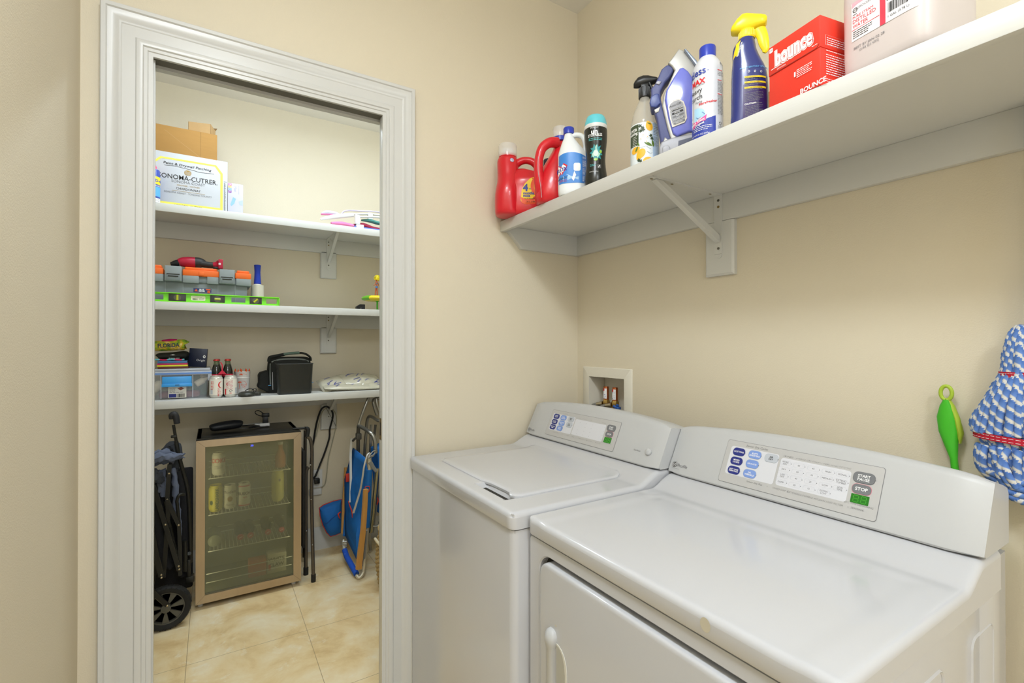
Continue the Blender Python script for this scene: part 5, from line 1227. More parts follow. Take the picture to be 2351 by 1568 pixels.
b = B(); m_ = fmap(.0275, 3.0178, z0 + .020); b.poly(rrect(0, .010, 0, .010, .001), m_, WHITEINK, .0003); b.text('18', .005, .005, .008, m_, INK, h=.0006); b.build('badge', t, True)
b = B(); b.box(-.075, -.050, 3.052, 3.086, z0 + .0005, z0 + .008, TB, .002); b.build('trigger', t, True)
# spirit level
t = thing('spirit_level', 'lime green spirit level with three vials at the front of the middle shelf', 'spirit level', (.0, 2.955, Z2))
LV = mat('level_green', '#7fe02a', .35, var=.02); VB = mat('vial_block', '#3a3a36', .4, var=.05); VG = mat('vial_green', '#b9c22c', .1, var=.05)
XL, XR = -.295, .315; zt2 = Z2 + .0475
wins = [(-.262, -.208), (.093, .155), (.258, .302)]; blocks = [(-.183, -.118), (-.0, .062), (.172, .230)]
wins = [(-.275, -.207), (.085, .150), (.250, .302)]; blocks = [(-.186, -.114), (-.010, .055), (.170, .228)]
b = B()
b.box(XL, XR, 2.942, 2.966, zt2 - .005, zt2, LV, .001); b.box(XL, XR, 2.942, 2.966, Z2, Z2 + .005, LV, .001)
segs = sorted(wins + blocks); x = XL
for a0, a1 in segs: b.box(x, a0, 2.951, 2.957, Z2 + .004, zt2 - .004, LV); x = a1
b.box(x, XR, 2.951, 2.957, Z2 + .004, zt2 - .004, LV); b.box(XR - .004, XR, 2.942, 2.966, Z2, zt2, LV, .001)
for a0, a1 in wins: b.box(a0, a1, 2.951, 2.957, zt2 - .011, zt2 - .004, LV); b.box(a0, a1, 2.951, 2.957, Z2 + .004, Z2 + .011, LV)
b.build('rail', t, True)
for i, (a0, a1) in enumerate(blocks):
    c = (a0 + a1) / 2; b = B(); b.box(a0, a1, 2.947, 2.961, Z2 + .005, zt2 - .005, VB, .001); vb = b.build('vial_block', t, True)
    b = B(); m_ = lambda a, cc_, h, c=c: Vector((c + a, 2.9465 - h, Z2 + .0235 + cc_))
    b.poly(ellipse(0, 0, .0155, .0155, 24), m_, mat('vial_recess', '#55553f', .3), .0, .0004)
    d_ = ((0, 1), (1, 0), (.707, .707))[i]
    b.tube([m_(-d_[0] * .013, -d_[1] * .013, .001), m_(d_[0] * .013, d_[1] * .013, .001)], .0048, VG, 10); b.build('vial', vb, True)
b = B(); m_ = fmap(-.093, 2.9505, Z2 + .010); b.poly(rrect(0, .062, .002, .026, .005), m_, mat('level_label', '#e8e8c8', .5, var=.02), .0002); b.bars(.006, .030, .006, .013, m_, INK, .0005, 14); b.lines(.006, .05, .020, 1, .003, .0012, m_, INKG, .0005); b.lines(.034, .056, .014, 3, .003, .0012, m_, INKG, .0005); b.build('label', t, True)
# stretch film roll
t = thing('stretch_film_roll', 'hand roll of clear stretch film with blue foam handle beside the tool box', 'roll', (.2175, 3.10, Z2))
B().lathe([(.012, 0), (.0335, .0005), (.0335, .124), (.012, .1245)], mat('stretch_film', '#cfcab8', .2, var=.12, scale=60, stretch=(1, 1, .05), coat=.3), 36).build('film', t)
B().lathe([(.020, .1235), (.020, .130), (.012, .131), (.012, .14)], WHITEP, 28).build('core', t)
B().lathe([(.0182, .132), (.0178, .145), (.0155, .18), (.0150, .20), (.0165, .225), (.0178, .238), (.016, .2395), (.0001, .2395)], mat('blue_foam', '#1f3aa8', .8, var=.04, bump=.3), 28).build('grip', t)
# toy table with a doll
t = thing('toy_table', 'green and yellow round toy table on a green stem on the middle shelf', 'toy', (.882, 3.03, Z2))
GY = mat('toy_green', '#6fb42e', .35, var=.03)
b = B(); b.lathe([(.0, .060), (.075, .061), (.090, .066), (.094, .074), (.088, .083), (.070, .090), (.0001, .091)], mat('toy_yellow', '#e8cf2a', .35, var=.03), 40, cap=False); b.build('top', t)
b = B(); vs_ = B(); 
for q in range(9): pass
rg = [[(r_ * math.cos(deg(a)), r_ * math.sin(deg(a)), z_) for r_, z_ in ((.076, .0605), (.0915, .066), (.0955, .074), (.089, .0840), (.070, .0912))] for a in range(150, 226, 6)]
b.loft([list(r) for r in rg], GY, True); b.build('green_edge', t)
B().lathe([(.018, 0), (.018, .004), (.005, .01), (.005, .055), (.012, .060)], mat('toy_stem_green', '#4fc12a', .35), 18).build('stem', t)
t = thing('doll', 'tiny doll with big yellow hair and blue shorts standing on the toy table', 'doll', (.877, 3.03, Z2 + .0915), 0)
SK = mat('doll_skin', '#b4532c', .5, var=.03)
b = B()
for pts, r in ((((-.008, 0, .002), (-.006, 0, .03), (-.002, 0, .055)), (.003, .0035, .0045)), (((.006, 0, .002), (.004, 0, .03), (.003, 0, .055)), (.003, .0035, .0045)), (((0, 0, .050), (.001, 0, .068), (.001, 0, .084), (.0, 0, .096)), (.006, .0045, .006, .003)), (((-.004, 0, .086), (-.010, -.002, .072), (-.018, -.004, .066)), (.003, .0025, .003)), (((.005, 0, .087), (.011, 0, .078), (.014, 0, .066)), (.003, .0025, .003)), (((.0, 0, .094), (-.001, 0, .103), (0, 0, .112)), (.004, .0065, .004))):
    b.tube(pts, list(r), SK, 10, smooth=3)
b.box(-.013, -.003, -.008, .003, 0, .004, SK, .0015); b.box(.001, .011, -.008, .003, 0, .004, SK, .0015); b.build('body', t)
b = B(); b.tube([(0, 0, .050), (.001, 0, .057), (.001, 0, .063)], [.0065, .0072, .0060], mat('doll_blue', '#3f6fb5', .6), 12, smooth=3); b.tube([(.001, 0, .074), (.001, 0, .080), (.001, 0, .086)], [.0055, .0065, .0055], mat('doll_grey_top', '#77777c', .6), 12, smooth=2); b.build('clothes', t)
b = B(); rnd = random.Random(2)
for k in range(70):
    th, ph = rnd.uniform(0, 2 * PI), rnd.uniform(-1.1, 1.5); r = .0165; c_ = Vector((.005 + r * math.cos(ph) * math.cos(th), r * .8 * math.cos(ph) * math.sin(th) + .002, .114 + r * math.sin(ph)))
    b.tube([c_ + Vector((.003 * math.cos(q), .001, .003 * math.sin(q))) for q in (0, 1.6, 3.1, 4.7)], .0017, mat('doll_hair_yellow', '#ecd81e', .5), 6, closed=True)
b.tube([(.004, .002, .102), (.005, .002, .114), (.005, .002, .126)], [.010, .014, .009], MATS['doll_hair_yellow'], 12, smooth=3); b.build('hair', t)
t = thing('black_bracket_block', 'small black slotted plastic piece in front of the toy table on the middle shelf', 'plastic part', (.772, 2.985, Z2))
b = B(); pl = [(-.033, 0), (-.033, .016), (-.012, .031), (.018, .031), (.018, 0), (.002, 0), (-.002, .013), (-.009, .013), (-.009, 0)]; bm_ = bmesh.new(); f = bm_.faces.new([bm_.verts.new((x, -.015, z)) for x, z in pl]); r = bmesh.ops.extrude_face_region(bm_, geom=[f]); bmesh.ops.translate(bm_, verts=[v for v in r['geom'] if isinstance(v, bmesh.types.BMVert)], vec=(0, .03, 0)); bmesh.ops.recalc_face_normals(bm_, faces=bm_.faces[:]); b.bm(bm_, BLACK, False); o = b.build('block', t)

# ------------------------------------------------------------------ lowest shelf
t = thing('storage_bin', 'clear plastic storage bin with blue latch on the lowest closet shelf', 'storage bin', (-.12, 3.10, Z3))
CL = mat('clear_bin', '#c9cfd6', .12, var=0, trans=.0, alpha=.30); CLR = mat('clear_bin_rib', '#dfe4ee', .2, var=0, alpha=.55); LBL = mat('bin_blue_seal', '#6f9be0', .35, alpha=.8); LBB = mat('bin_latch_blue', '#3f9be0', .3, var=.03)
def taper(x0_, x1_, y0_, y1_, z0_, z1_, i, m, b, r=.015):
    a_ = [(*p, z0_) for p in rrect(x0_ + i, x1_ - i, y0_ + i, y1_ - i, r, 5)]; c_ = [(*p, z1_) for p in rrect(x0_, x1_, y0_, y1_, r, 5)]; return a_, c_
b = B(); r0, r1 = taper(-.262, -.010, 3.004, 3.24, Z3 + .001, Z3 + .125, .014, CL, b); b.loft([r0, r1], CL, True); b.build('tub', t, True)
b = B()
for x0_, x1_ in ((-.222, -.218), (-.088, -.084)): b.add([(x0_, 3.0165, Z3 + .004), (x1_, 3.0165, Z3 + .004), (x1_, 3.0025, Z3 + .125), (x0_, 3.0025, Z3 + .125)], [(0, 1, 2, 3)], CLR, False)
b.box(-.020, -.002, 3.0, 3.10, Z3 + .09, Z3 + .124, CLR, .002)
b.build('rib', t, True)
b = B(); b.box(-.268, -.002, 2.999, 3.246, Z3 + .122, Z3 + .142, CLR, .005); b.box(-.262, -.008, 3.004, 3.24, Z3 + .142, Z3 + .155, CLR, .005); b.build('lid', t, True)
b = B(); b.box(-.2675, -.0025, 2.9975, 2.9995, Z3 + .127, Z3 + .135, LBL); b.build('seal', t, True)
b = B(); b.box(-.214, -.090, 2.988, 3.0, Z3 + .066, Z3 + .116, LBB, .003); b.box(-.216, -.088, 2.984, 2.992, Z3 + .064, Z3 + .080, LBB, .002); b.box(-.160, -.142, 2.983, 2.99, Z3 + .072, Z3 + .075, DARKGAP); b.build('latch', t, True)
b = B(); m_ = fmap(-.190, 3.0105, Z3 + .006); b.poly(rrect(0, .077, 0, .062, .003), m_, mat('bin_sticker', '#ddd8cc', .5), .002); b.poly(rrect(.003, .034, .003, .021, .001), m_, NAVY, .0024); b.bars(.037, .070, .003, .021, m_, INK, .0024, 12); b.lines(.005, .030, .050, 5, .004, .0016, m_, INKG, .0024); b.lines(.005, .070, .028, 1, .004, .0028, m_, INKG, .0024); b.poly([(.038, .048), (.055, .055), (.068, .046), (.052, .038)], m_, mat('sticker_picture', '#8a4a3a', .5), .0024); b.build('label', t, True)
cr = mat('cream_bottle', '#e6d9bd', .35, var=.03)
for i, (p0, p1, r, lb) in enumerate((((-.262, 3.05, Z3 + .050), (-.200, 3.06, Z3 + .092), .024, 'cream bottle lying at the left inside the clear storage bin'), ((-.075, 3.05, Z3 + .068), (-.022, 3.06, Z3 + .100), .017, 'cream tube lying at the right inside the clear storage bin'), ((-.050, 3.10, Z3 + .106), (-.020, 3.12, Z3 + .112), .012, 'round cream jar near the lid inside the clear storage bin'))):
    t = thing('lotion_bottle', lb, 'bottle', p0, 0, 'bottles inside the storage bin'); d = Vector(p1) - Vector(p0)
    b = B(); b.tube([Vector((0, 0, 0)), d * .1, d * .6, d * .75, d], [r * .7, r, r, r * .6, r * .35], cr, 18, smooth=3); b.build('bottle_body', t)
    b = B(); b.tube([d, d * 1.12], r * .4, WHITEP, 14); b.build('cap', t)
t = thing('maroon_pouch', 'dark red pouch lying flat at the bottom of the storage bin', 'pouch', (-.13, 3.06, Z3 + .003))
b = B(); b.box(-.10, .075, -.03, .06, 0, .032, mat('maroon_cloth', '#7d3c40', .8, var=.1), .012, 3); b.build('fabric', t)
t = thing('green_packet', 'dull green packet behind the cream tube inside the storage bin', 'packet', (-.06, 3.15, Z3 + .003))
b = B(); b.box(-.05, .035, 0, .02, 0, .108, mat('dull_green', '#7d9a7c', .7, var=.05), .004); b.build('wrapper', t)
# stack on the bin
ZB = Z3 + .1555
specs = (('notebook', 'brown notebook at the bottom of the stack on the storage bin', '#5a2518', -.235, -.105, .010), ('notebook', 'yellow notebook in the stack on the storage bin', '#d6cc33', -.238, -.108, .009), ('notebook', 'pink notebook in the stack on the storage bin', '#c21f5a', -.237, -.109, .008), ('notebook', 'blue notebook topmost of the stack on the storage bin', '#3f6f99', -.236, -.110, .012))
z = ZB
for nm, lb, c, x0_, x1_, h_ in specs:
    t = thing(nm, lb, 'notebook', ((x0_ + x1_) / 2, 3.10, z), 0, 'notebooks stacked on the storage bin'); hw = (x1_ - x0_) / 2; nmat = mat('notebook_' + c, c, .5, var=.04)
    b = B(); b.box(-hw, hw, -.075, .085, .0002, .0015, nmat); b.box(-hw, hw, -.075, .085, h_ - .0015, h_ - .0002, nmat); b.box(-hw, hw, -.0765, -.074, .0002, h_ - .0002, nmat, .0005); b.build('cover', t)
    b = B(); b.box(-hw + .003, hw - .003, -.073, .082, .0016, h_ - .0017, mat('paper', '#e4dfd0', .8)); b.build('pages', t)
    z += h_ + .0002
t = thing('rolled_pouch', 'dark slate pouch lying right behind the notebooks on the bin', 'pouch', (-.12, 3.18, ZB))
b = B(); b.tube([(-.07, 0, .035), (0, 0, .037), (.05, 0, .033), (.062, 0, .03)], [.03, .034, .028, .012], mat('slate_cloth', '#26343c', .8, var=.1), 18, smooth=4, flat=1.2); b.build('fabric', t)
t = thing('beaded_pen', 'pink and aqua striped pen lying across the blue notebook', 'pen', (-.19, 3.045, z + .005))
b = B(); rnd = random.Random(3); cs = [mat('pen_aqua', '#6fc6d6', .4), mat('pen_pink', '#e8326a', .4)]
for k in range(13): x_ = -.07 + k * .0105; b.tube([(x_, 0, .0006 + .002 * math.sin(k)), (x_ + .0105, 0, .0006 + .002 * math.sin(k + 1))], .0042, cs[(k * 7 // 3) % 2], 10)
b.build('barrel', t)
t = thing('sunglasses_case', 'black zip case with white lettering on the notebooks, under the rolled towel', 'case', (-.175, 3.09, z + .0005), deg(2))
b = B(); b.tube([(-.065, 0, .018), (-.055, 0, .021), (.0, 0, .023), (.045, 0, .026), (.057, 0, .024), (.060, 0, .022)], [.014, .0185, .020, .0235, .0225, .018], mat('black_case', '#161812', .7, var=.1), 22, smooth=3, flat=1.9); b.build('shell', t)
b = B(); m_ = lambda a, c, h: Vector((a, -.0405 - h, c)); b.text('~W~', .0, .030, .009, m_, WHITEINK, bold=.03, h=.0004); b.text('FLORIDA KEYS', .006, .012, .007, m_, WHITEINK, h=.003); b.build('printing', t)
t = thing('rolled_towel', 'rolled green and yellow FLORIDA towel topmost on the storage bin stack', 'towel', (-.185, 3.085, z + .047))
def towel_mat():
    m = bpy.data.materials.new('florida_print'); m.use_nodes = True; N = m.node_tree.nodes; L = m.node_tree.links; b_ = N['Principled BSDF']; tc = N.new('ShaderNodeTexCoord'); n = N.new('ShaderNodeTexNoise'); n.inputs['Scale'].default_value = 38; n.inputs['Detail'].default_value = 3; L.new(tc.outputs['Object'], n.inputs['Vector'])
    r = N.new('ShaderNodeValToRGB'); e = r.color_ramp.elements; e[0].position = .3; e[0].color = (*rgb('#3f6b1e'), 1); e[1].position = .72; e[1].color = (*rgb('#e6d8a0'), 1); x = e.new(.45); x.color = (*rgb('#8fae2c'), 1); x = e.new(.58); x.color = (*rgb('#d6b22a'), 1)
    L.new(n.outputs['Fac'], r.inputs['Fac']); L.new(r.outputs['Color'], b_.inputs['Base Color']); b_.inputs['Roughness'].default_value = .85; return m
FT = towel_mat(); b = B(); b.tube([(-.068, 0, .028), (-.06, 0, .029), (0, 0, .033), (.055, 0, .036), (.061, 0, .036)], [.022, .027, .028, .029, .026], FT, 24, smooth=3, flat=1.3)
b.build('fabric', t)
b = B(); m_ = lambda a, c, h: Vector((a, -.0375 - h, c)); b.text('FLORIDA', -.006, .033, .027, m_, mat('florida_navy', '#24354a', .6), bold=.03, h=.0, rot=.05, width=.092); b.build('lettering', t)
b = B(); b.tube([(-.036, -.004, .052), (-.005, -.004, .0565), (.028, -.004, .058)], [.008, .0105, .008], mat('magenta_cloth', '#b3175a', .8), 14, smooth=3, flat=2); b.build('lining', t)
t = thing('navy_card_box', 'navy blue card box with white lettering standing on the storage bin', 'box', (-.068, 3.11, ZB), deg(-7))
b = B(); b.T = Matrix.Rotation(deg(4), 4, 'Y'); b.box(-.041, .041, -.012, .012, .003, .102, mat('navy_card', '#131d3a', .4, var=.03), .001); b.build('carton', t)
b = B(); b.T = Matrix.Rotation(deg(4), 4, 'Y'); m_ = lambda a, c, h: Vector((a, -.0122 - h, c)); b.ringp(ellipse(.029, .060, .0065, .008, 16), ellipse(.029, .060, .0025, .004, 16), m_, WHITEINK, .0002); b.text('Origin', .014, .040, .016, m_, WHITEINK, h=.0002); b.build('printing', t)
# cans and bottles
t = thing('seltzer_can', 'white and silver soda can with red lettering, next to the storage bin', 'can', (.018, 2.981, Z3), 0, 'soda cans at the front of the lowest shelf')
CANP = [(.022, 0), (.025, .003), (.029, .010), (.0305, .016), (.0305, .098), (.029, .104), (.0250, .110), (.0262, .1125), (.0262, .1150), (.0245, .1145), (.0240, .1120), (.0001, .1115)]
CS = mat('can_silver_white', '#cfccc4', .3, .35, var=.04)
def can(t, body, deco):
    b = B(); b.lathe(CANP, body, 32); b.build('can_body', t)
    b = B(); b.poly(ellipse(0, -.004, .008, .011, 14), lambda a, c, h: Vector((a, c, .1117 + h)), ALU, .0, .0012); b.build('pull_tab', t)
    D_ = Body([(0, 0, .0305, .0305, 2), (.1, 0, .0305, .0305, 2)]); b = B(); deco(b, D_.arc); b.build('label', t)
def deco1(b, A):
    b.grid(-.045, .045, .016, .098, A, mat('can_white', '#e9e3d8', .35), 18, 3, .0002); b.fan(ellipse(.022, .068, .014, .017, 18), A, RED, .0006, 2); b.fan(ellipse(.026, .068, .012, .016, 18), A, MATS['can_white'], .0009, 2)
    b.text('RECYCLE', .010, .030, .010, A, RED, rot=PI / 2, h=.0006, bold=.02); b.text('5¢ 10¢', .018, .028, .007, A, RED, rot=PI / 2, h=.0006); b.lines(-.026, -.012, .085, 10, .0045, .0022, A, RED, .0006, 4); b.grid(-.028, -.016, .02, .05, A, GREYB, 4, 2, .0004)
def deco2(b, A):
    b.grid(-.045, .045, .016, .098, A, MATS['can_white'], 18, 3, .0002); b.lines(-.024, .010, .088, 11, .0045, .0024, A, mat('can_pink_ink', '#d98a95', .4), .0005, 8); b.path([(-.014, .078), (-.020, .070), (-.014, .062)], .003, A, RED, .0007)
    b.grid(-.030, -.022, .014, .045, A, RED, 4, 2, .0005); b.grid(.022, .034, .02, .05, A, GREYB, 4, 2, .0004)
    for k in range(3): b.path(ellipse(0, .035, .006, .006, 5, 90 + 120 * k, 180 + 120 * k), .0025, A, INK, .0005)
    b.text('CRV', 0, .022, .006, A, RED, bold=.03, h=.0005)
can(t, CS, deco1)
t = thing('seltzer_can', 'white and silver soda can with recycling symbol, right one of the front pair', 'can', (.0835, 2.983, Z3), 0, 'soda cans at the front of the lowest shelf'); can(t, CS, deco2)
BG = mat('cola_glass', '#1c1c16', .08, var=.1, coat=.5); BGC = mat('clear_green_glass', '#6f7a5a', .08, var=0, alpha=.75)
t0 = None
for i, (x, y, lb) in enumerate(((.0195, 3.051, 'cola bottle with red crown cap behind the left soda can'), (.0715, 3.051, 'cola bottle with red crown cap behind the right soda can'), (.022, 3.109, 'back cola bottle, left one of the rear pair'), (.074, 3.109, 'back cola bottle, right one of the rear pair'))):
    if t0 is None:
        t = t0 = thing('soda_bottle', lb, 'bottle', (x, y, Z3), 0, 'glass cola bottles in the carrier')
        B().lathe([(.023, 0), (.025, .004), (.0256, .05), (.0246, .09), (.0256, .115), (.0235, .135), (.019, .155), (.0150, .170), (.0135, .1715)], BG, 28).build('glass', t)
        B().lathe([(.0135, .1715), (.0125, .180), (.0120, .186), (.0135, .188), (.0135, .192), (.0120, .194)], BGC, 24).build('neck', t)
        B().lathe([(.0150, .1905), (.0160, .192), (.0140, .199), (.0001, .200)], mat('crown_cap_red', '#c23a36', .35, .3), 21).build('crown_cap', t)
        B().lathe([(.0259, .108), (.0259, .120)], mat('bottle_red_label', '#c2203a', .5), 28, cap=False).build('label', t)
    else: grab(t0, lb, (x, y, Z3))
t = thing('bottle_carrier', 'red paper carrier handle between the cola bottles', 'bottle carrier', (.0455, 3.0, Z3))
RC = mat('carrier_red', '#c81f3c', .6)
b = B(); b.loft([[(x_, y_, z_) for x_, z_ in ((-.020, .121), (.020, .121), (.004, .140), (.003, .170), (-.006, .186), (-.010, .183), (-.002, .168), (-.003, .140))] for y_ in (.0160, .0185)], RC, True, False); b.build('handle', t)
b = B(); b.box(-.045, .055, .0797, .0807, .0, .10, RC); b.build('divider', t)
t = thing('paper_cups', 'stack of white plastic cups with orange palm trees and Beach Life lettering', 'cups', (.1430, 3.092, Z3))
CW = mat('cup_white', '#dcd8d4', .4); CO = mat('cup_orange', '#e8561f', .5, var=0)
b = B(); b.lathe([(.029, 0), (.0305, .003), (.0385, .092), (.0395, .094), (.0385, .096), (.0355, .095), (.028, .006), (.0001, .006)], CW, 36); c1 = b.build('lower_cup', t)
b = B(); b.lathe([(.0372, .090), (.0400, .126), (.041, .128), (.040, .130), (.037, .129), (.034, .1)], CW, 36, cap=False); c2 = b.build('upper_cup', t)
D_ = Body([(0, 0, .0297, .0297, 2), (.094, 0, .0388, .0388, 2), (.13, 0, .0405, .0405, 2)]); A = D_.arc
def palm(b, x, z, s):
    for q in range(7): a = deg(-10 + q * 33); b.fan([(x, z), (x + s * .6 * math.cos(a - .2), z + s * .6 * math.sin(a - .2)), (x + s * math.cos(a), z + s * math.sin(a) - s * .15), (x + s * .55 * math.cos(a + .25), z + s * .55 * math.sin(a + .25))], A, CO, .0006, 1)
b = B(); palm(b, -.014, .068, .012); b.path([(-.014, .066), (-.016, .05), (-.013, .034)], .002, A, CO, .0006); b.path(ellipse(0, .055, .020, .022, 10, -10, 130), .0012, A, CO, .0006); b.text('Beach', .006, .056, .011, A, CO, h=.0006); b.text('Life', .008, .045, .011, A, CO, h=.0006); b.poly([(-.022, .033), (.014, .033), (.010, .036), (-.020, .036)], A, CO, .0006); b.build('print', c1)
b = B(); palm(b, -.008, .112, .010); b.path(ellipse(.004, .098, .024, .018, 8, 40, 120), .0012, A, CO, .0006); b.build('print', c2)
b = B()
for a in (200, 235, 262, 300, 330, 20, 60, 100, 150): x_, y_ = .0375 * math.cos(deg(a)), .0375 * math.sin(deg(a)); b.lathe([(.004, .128), (.0035, .134), (.0003, .145)], CO, 8, (x_, y_, 0))
b.build('paper_crown', t)
t = thing('air_mattress_pump', 'small flat black round pump with coiled cord on the lowest shelf', 'pump', (.158, 2.962, Z3), 0)
PB = mat('dark_grey_shell', '#33352f', .35, var=.05)
b = B(); b.lathe([(.030, 0), (.038, .003), (.043, .009), (.042, .013), (.036, .021), (.026, .026), (.0001, .027)], PB, 36); b.build('housing', t)
b = B(); b.box(.036, .068, -.012, .012, .003, .023, PB, .003); b.box(.048, .052, -.0125, .0125, .006, .018, BLACK); b.build('plug', t)
b = B(); b.tube([(-.01, .02, .02), (0, .015, .034), (.02, .01, .040), (.035, .01, .030), (.03, .02, .012)], .002, BLACK, 8, smooth=5); b.tube([(.025, .01, .030), (.036, .005, .040), (.045, .005, .038), (.044, .01, .020)], .002, BLACK, 8, smooth=5); b.build('cord', t)
# lunch bag and black bin
t = thing('lunch_bag', 'black insulated lunch bag with grey-green handle grip behind the black bin', 'bag', (.39, 3.14, Z3))
BB = mat('black_nylon', '#141612', .75, var=.15, bump=.2); WEB = mat('web_grey', '#6f7470', .7, var=.4, scale=400)
b = B(); D_ = Body(smoothsecs([(0, 0, .115, .06, 5), (.01, 0, .122, .066, 5), (.10, 0, .120, .066, 5), (.185, 0, .113, .06, 4), (.200, 0, .105, .05, 3), (.206, 0, .08, .03, 3)], 3)); D_.mesh(b, BB, 40)
b.build('fabric', t)
b = B(); b.loft([[(x_, y_, z_) for x_, z_ in ((-.115, .130), (-.158, .118), (-.165, .10), (-.163, .055), (-.172, .042), (-.165, .030), (-.12, .004), (-.10, .004))] for y_ in (-.05, .05)], BB, True, False); b.build('side_pocket', t, bev=.008)
b = B(); b.tube([(-.112, -.03, .180), (-.108, -.03, .203), (-.09, -.03, .209), (-.045, -.03, .218), (-.03, -.03, .2215)], .006, BB, 10, smooth=4, flat=1.6); b.tube([(.048, -.03, .228), (.065, -.03, .228), (.09, -.03, .220), (.112, -.03, .200), (.114, -.03, .180)], .006, BB, 10, smooth=4, flat=1.6); hd = b.build('handle', t)
b = B(); b.tube([(-.035, -.03, .221), (0, -.03, .2265), (.05, -.03, .2295)], .008, mat('grip_grey_green', '#63796c', .6), 12, smooth=3, flat=1.4); b.build('grip', hd)
F = D_.front; b = B(); b.ribbon([F(-.10, .178, .001), F(-.06, .192, .001), F(0, .195, .001), F(.06, .192, .001), F(.10, .178, .001)], .008, .001, WEB, side=(0, 0, 1)); b.ribbon([F(-.106, .17, .001), F(-.108, .10, .001), F(-.106, .05, .001)], .006, .001, WEB, side=(1, 0, 0)); b.ribbon([F(.098, .15, .001), F(.102, .10, .001), F(.110, .06, .001)], .006, .001, WEB, side=(1, 0, 0)); b.tube([F(-.096, .12, .001), F(-.094, .02, .001)], .001, WHITEINK, 6); b.tube([F(.092, .12, .001), F(.100, .02, .001)], .001, WHITEINK, 6)
b.box(-.118, -.104, -.069, -.066, .044, .047, SKY); b.box(.112, .124, -.06, -.055, .052, .055, SKY); b.build('trim_tape', t)
t = thing('black_bin', 'small black plastic bin standing in front of the lunch bag', 'bin', (.398, 2.995, Z3))
b = B(); m2 = mat('charcoal_plastic', '#2c2e2c', .4, var=.04)
rg = [[(*p, z_) for p in rrect(-w_ / 2, w_ / 2, -.045 - d_, .045, .016, 6)] for z_, w_, d_ in ((0, .168, 0), (.003, .172, .001), (.165, .186, .006), (.169, .192, .008), (.172, .190, .007))] + [[(*p, z_) for p in rrect(-w_ / 2, w_ / 2, -.045 - d_, .042, .014, 6)] for z_, w_, d_ in ((.171, .182, .003), (.01, .165, -.003))]
b.loft(rg, m2, True); b.build('shell', t)
# air pillows packing
t = thing('packing_pillows', 'white printed plastic air-pillow packaging heap at the right of the lowest shelf', 'packaging', (.72, 3.08, Z3))
PW = mat('pillow_film', '#d6d0ba', .25, var=.06, scale=25, trans=.15, coat=.3); pils = []
rnd = random.Random(9)
def pillow(cx_, cy_, cz_, lx, ly, lz, rot, nm):
    b = B(); n = 18; vs = []; fs = []
    for sgn in (1, -1):
        for j in range(n + 1):
            for i in range(n + 1):
                a, c = -1 + 2 * i / n, -1 + 2 * j / n; e = max(0, (1 - a ** 4) * (1 - c ** 4)); wr = 1 + .10 * math.sin(7 * a + cx_ * 50) * math.cos(6 * c + cy_ * 40)
                vs.append((a * lx, c * ly, sgn * lz * e ** .6 * wr))
    for s_ in (0, 1):
        o_ = s_ * (n + 1) ** 2
        for j in range(n):
            for i in range(n): k = o_ + j * (n + 1) + i; f = (k, k + 1, k + n + 2, k + n + 1); fs.append(f if s_ == 0 else f[::-1])
    b.T = Matrix.Translation((cx_, cy_, cz_)) @ Matrix.Rotation(rot[1], 4, 'Y') @ Matrix.Rotation(rot[0], 4, 'X') @ Matrix.Rotation(rot[2], 4, 'Z'); b.add(vs, fs, PW); 
    mp_ = lambda a, c, h: Vector((a, c, lz * (max(0, (1 - (a / lx) ** 4) * (1 - (c / ly) ** 4))) ** .6 * (1 + .10 * math.sin(7 * a / lx + cx_ * 50) * math.cos(6 * c / ly + cy_ * 40)) + .0012 + h))
    for k in range(5):
        b.text(rnd.choice(('FRAGILE', 'RECYCLE', 'AIR', 'LDPE 4')), rnd.uniform(-.6, .6) * lx, rnd.uniform(-.75, .75) * ly, .012, mp_, BLUEINK, rot=rnd.choice((.9, 0, .5)), bold=.02)
    return b.build(nm, t)
pillow(-.10, -.01, .040, .075, .07, .018, (deg(28), deg(-8), .1), 'pillow'); pillow(.02, .01, .055, .085, .07, .020, (deg(30), deg(-6), -.1), 'pillow'); pillow(.13, .01, .052, .075, .07, .020, (deg(25), deg(12), .2), 'pillow'); pillow(.0, -.05, .022, .16, .055, .014, (deg(10), deg(2), 0), 'pillow'); pillow(.17, -.04, .025, .08, .06, .015, (deg(14), deg(0), 0), 'pillow')

# ------------------------------------------------------------------ mini fridge
t = thing('mini_fridge', 'black beverage fridge with steel-framed glass door standing under the closet shelves', 'fridge', (.174, 3.05, 0))
FB = mat('fridge_black', '#1d1d1c', .3, var=.08); FI = mat('fridge_liner', '#8b8e76', .5, var=.03)
x0_, x1_, yF, yB, zB, zT = -.067, .413, 2.885, 3.25, .028, .840
b = B(); w_ = .022
b.box(x0_, x0_ + w_, yF, yB, zB, zT, FB, .002); b.box(x1_ - w_, x1_, yF, yB, zB, zT, FB, .002); b.box(x0_, x1_, yF, yB, zT - w_, zT, FB, .003); b.box(x0_, x1_, yF, yB, zB, zB + w_, FB, .002); b.box(x0_, x1_, yB - .02, yB, zB, zT, FB, .002); b.box(x0_, x1_, 2.853, yF, zT - .004, zT + .003, FB, .001)
b.build('cabinet', t, True)
b = B(); e = w_ + .001; b.box(x0_ + w_, x0_ + e + .004, yF + .002, yB - .021, zB + w_, zT - w_, FI); b.box(x1_ - e - .004, x1_ - w_, yF + .002, yB - .021, zB + w_, zT - w_, FI); b.box(x0_ + w_, x1_ - w_, yB - .026, yB - .0205, zB + w_, zT - w_, FI); b.box(x0_ + w_, x1_ - w_, yF + .002, yB - .021, zB + w_, zB + w_ + .005, FI); b.box(x0_ + w_, x1_ - w_, yF + .002, yB - .021, zT - w_ - .005, zT - w_, FI); b.build('liner', t, True)
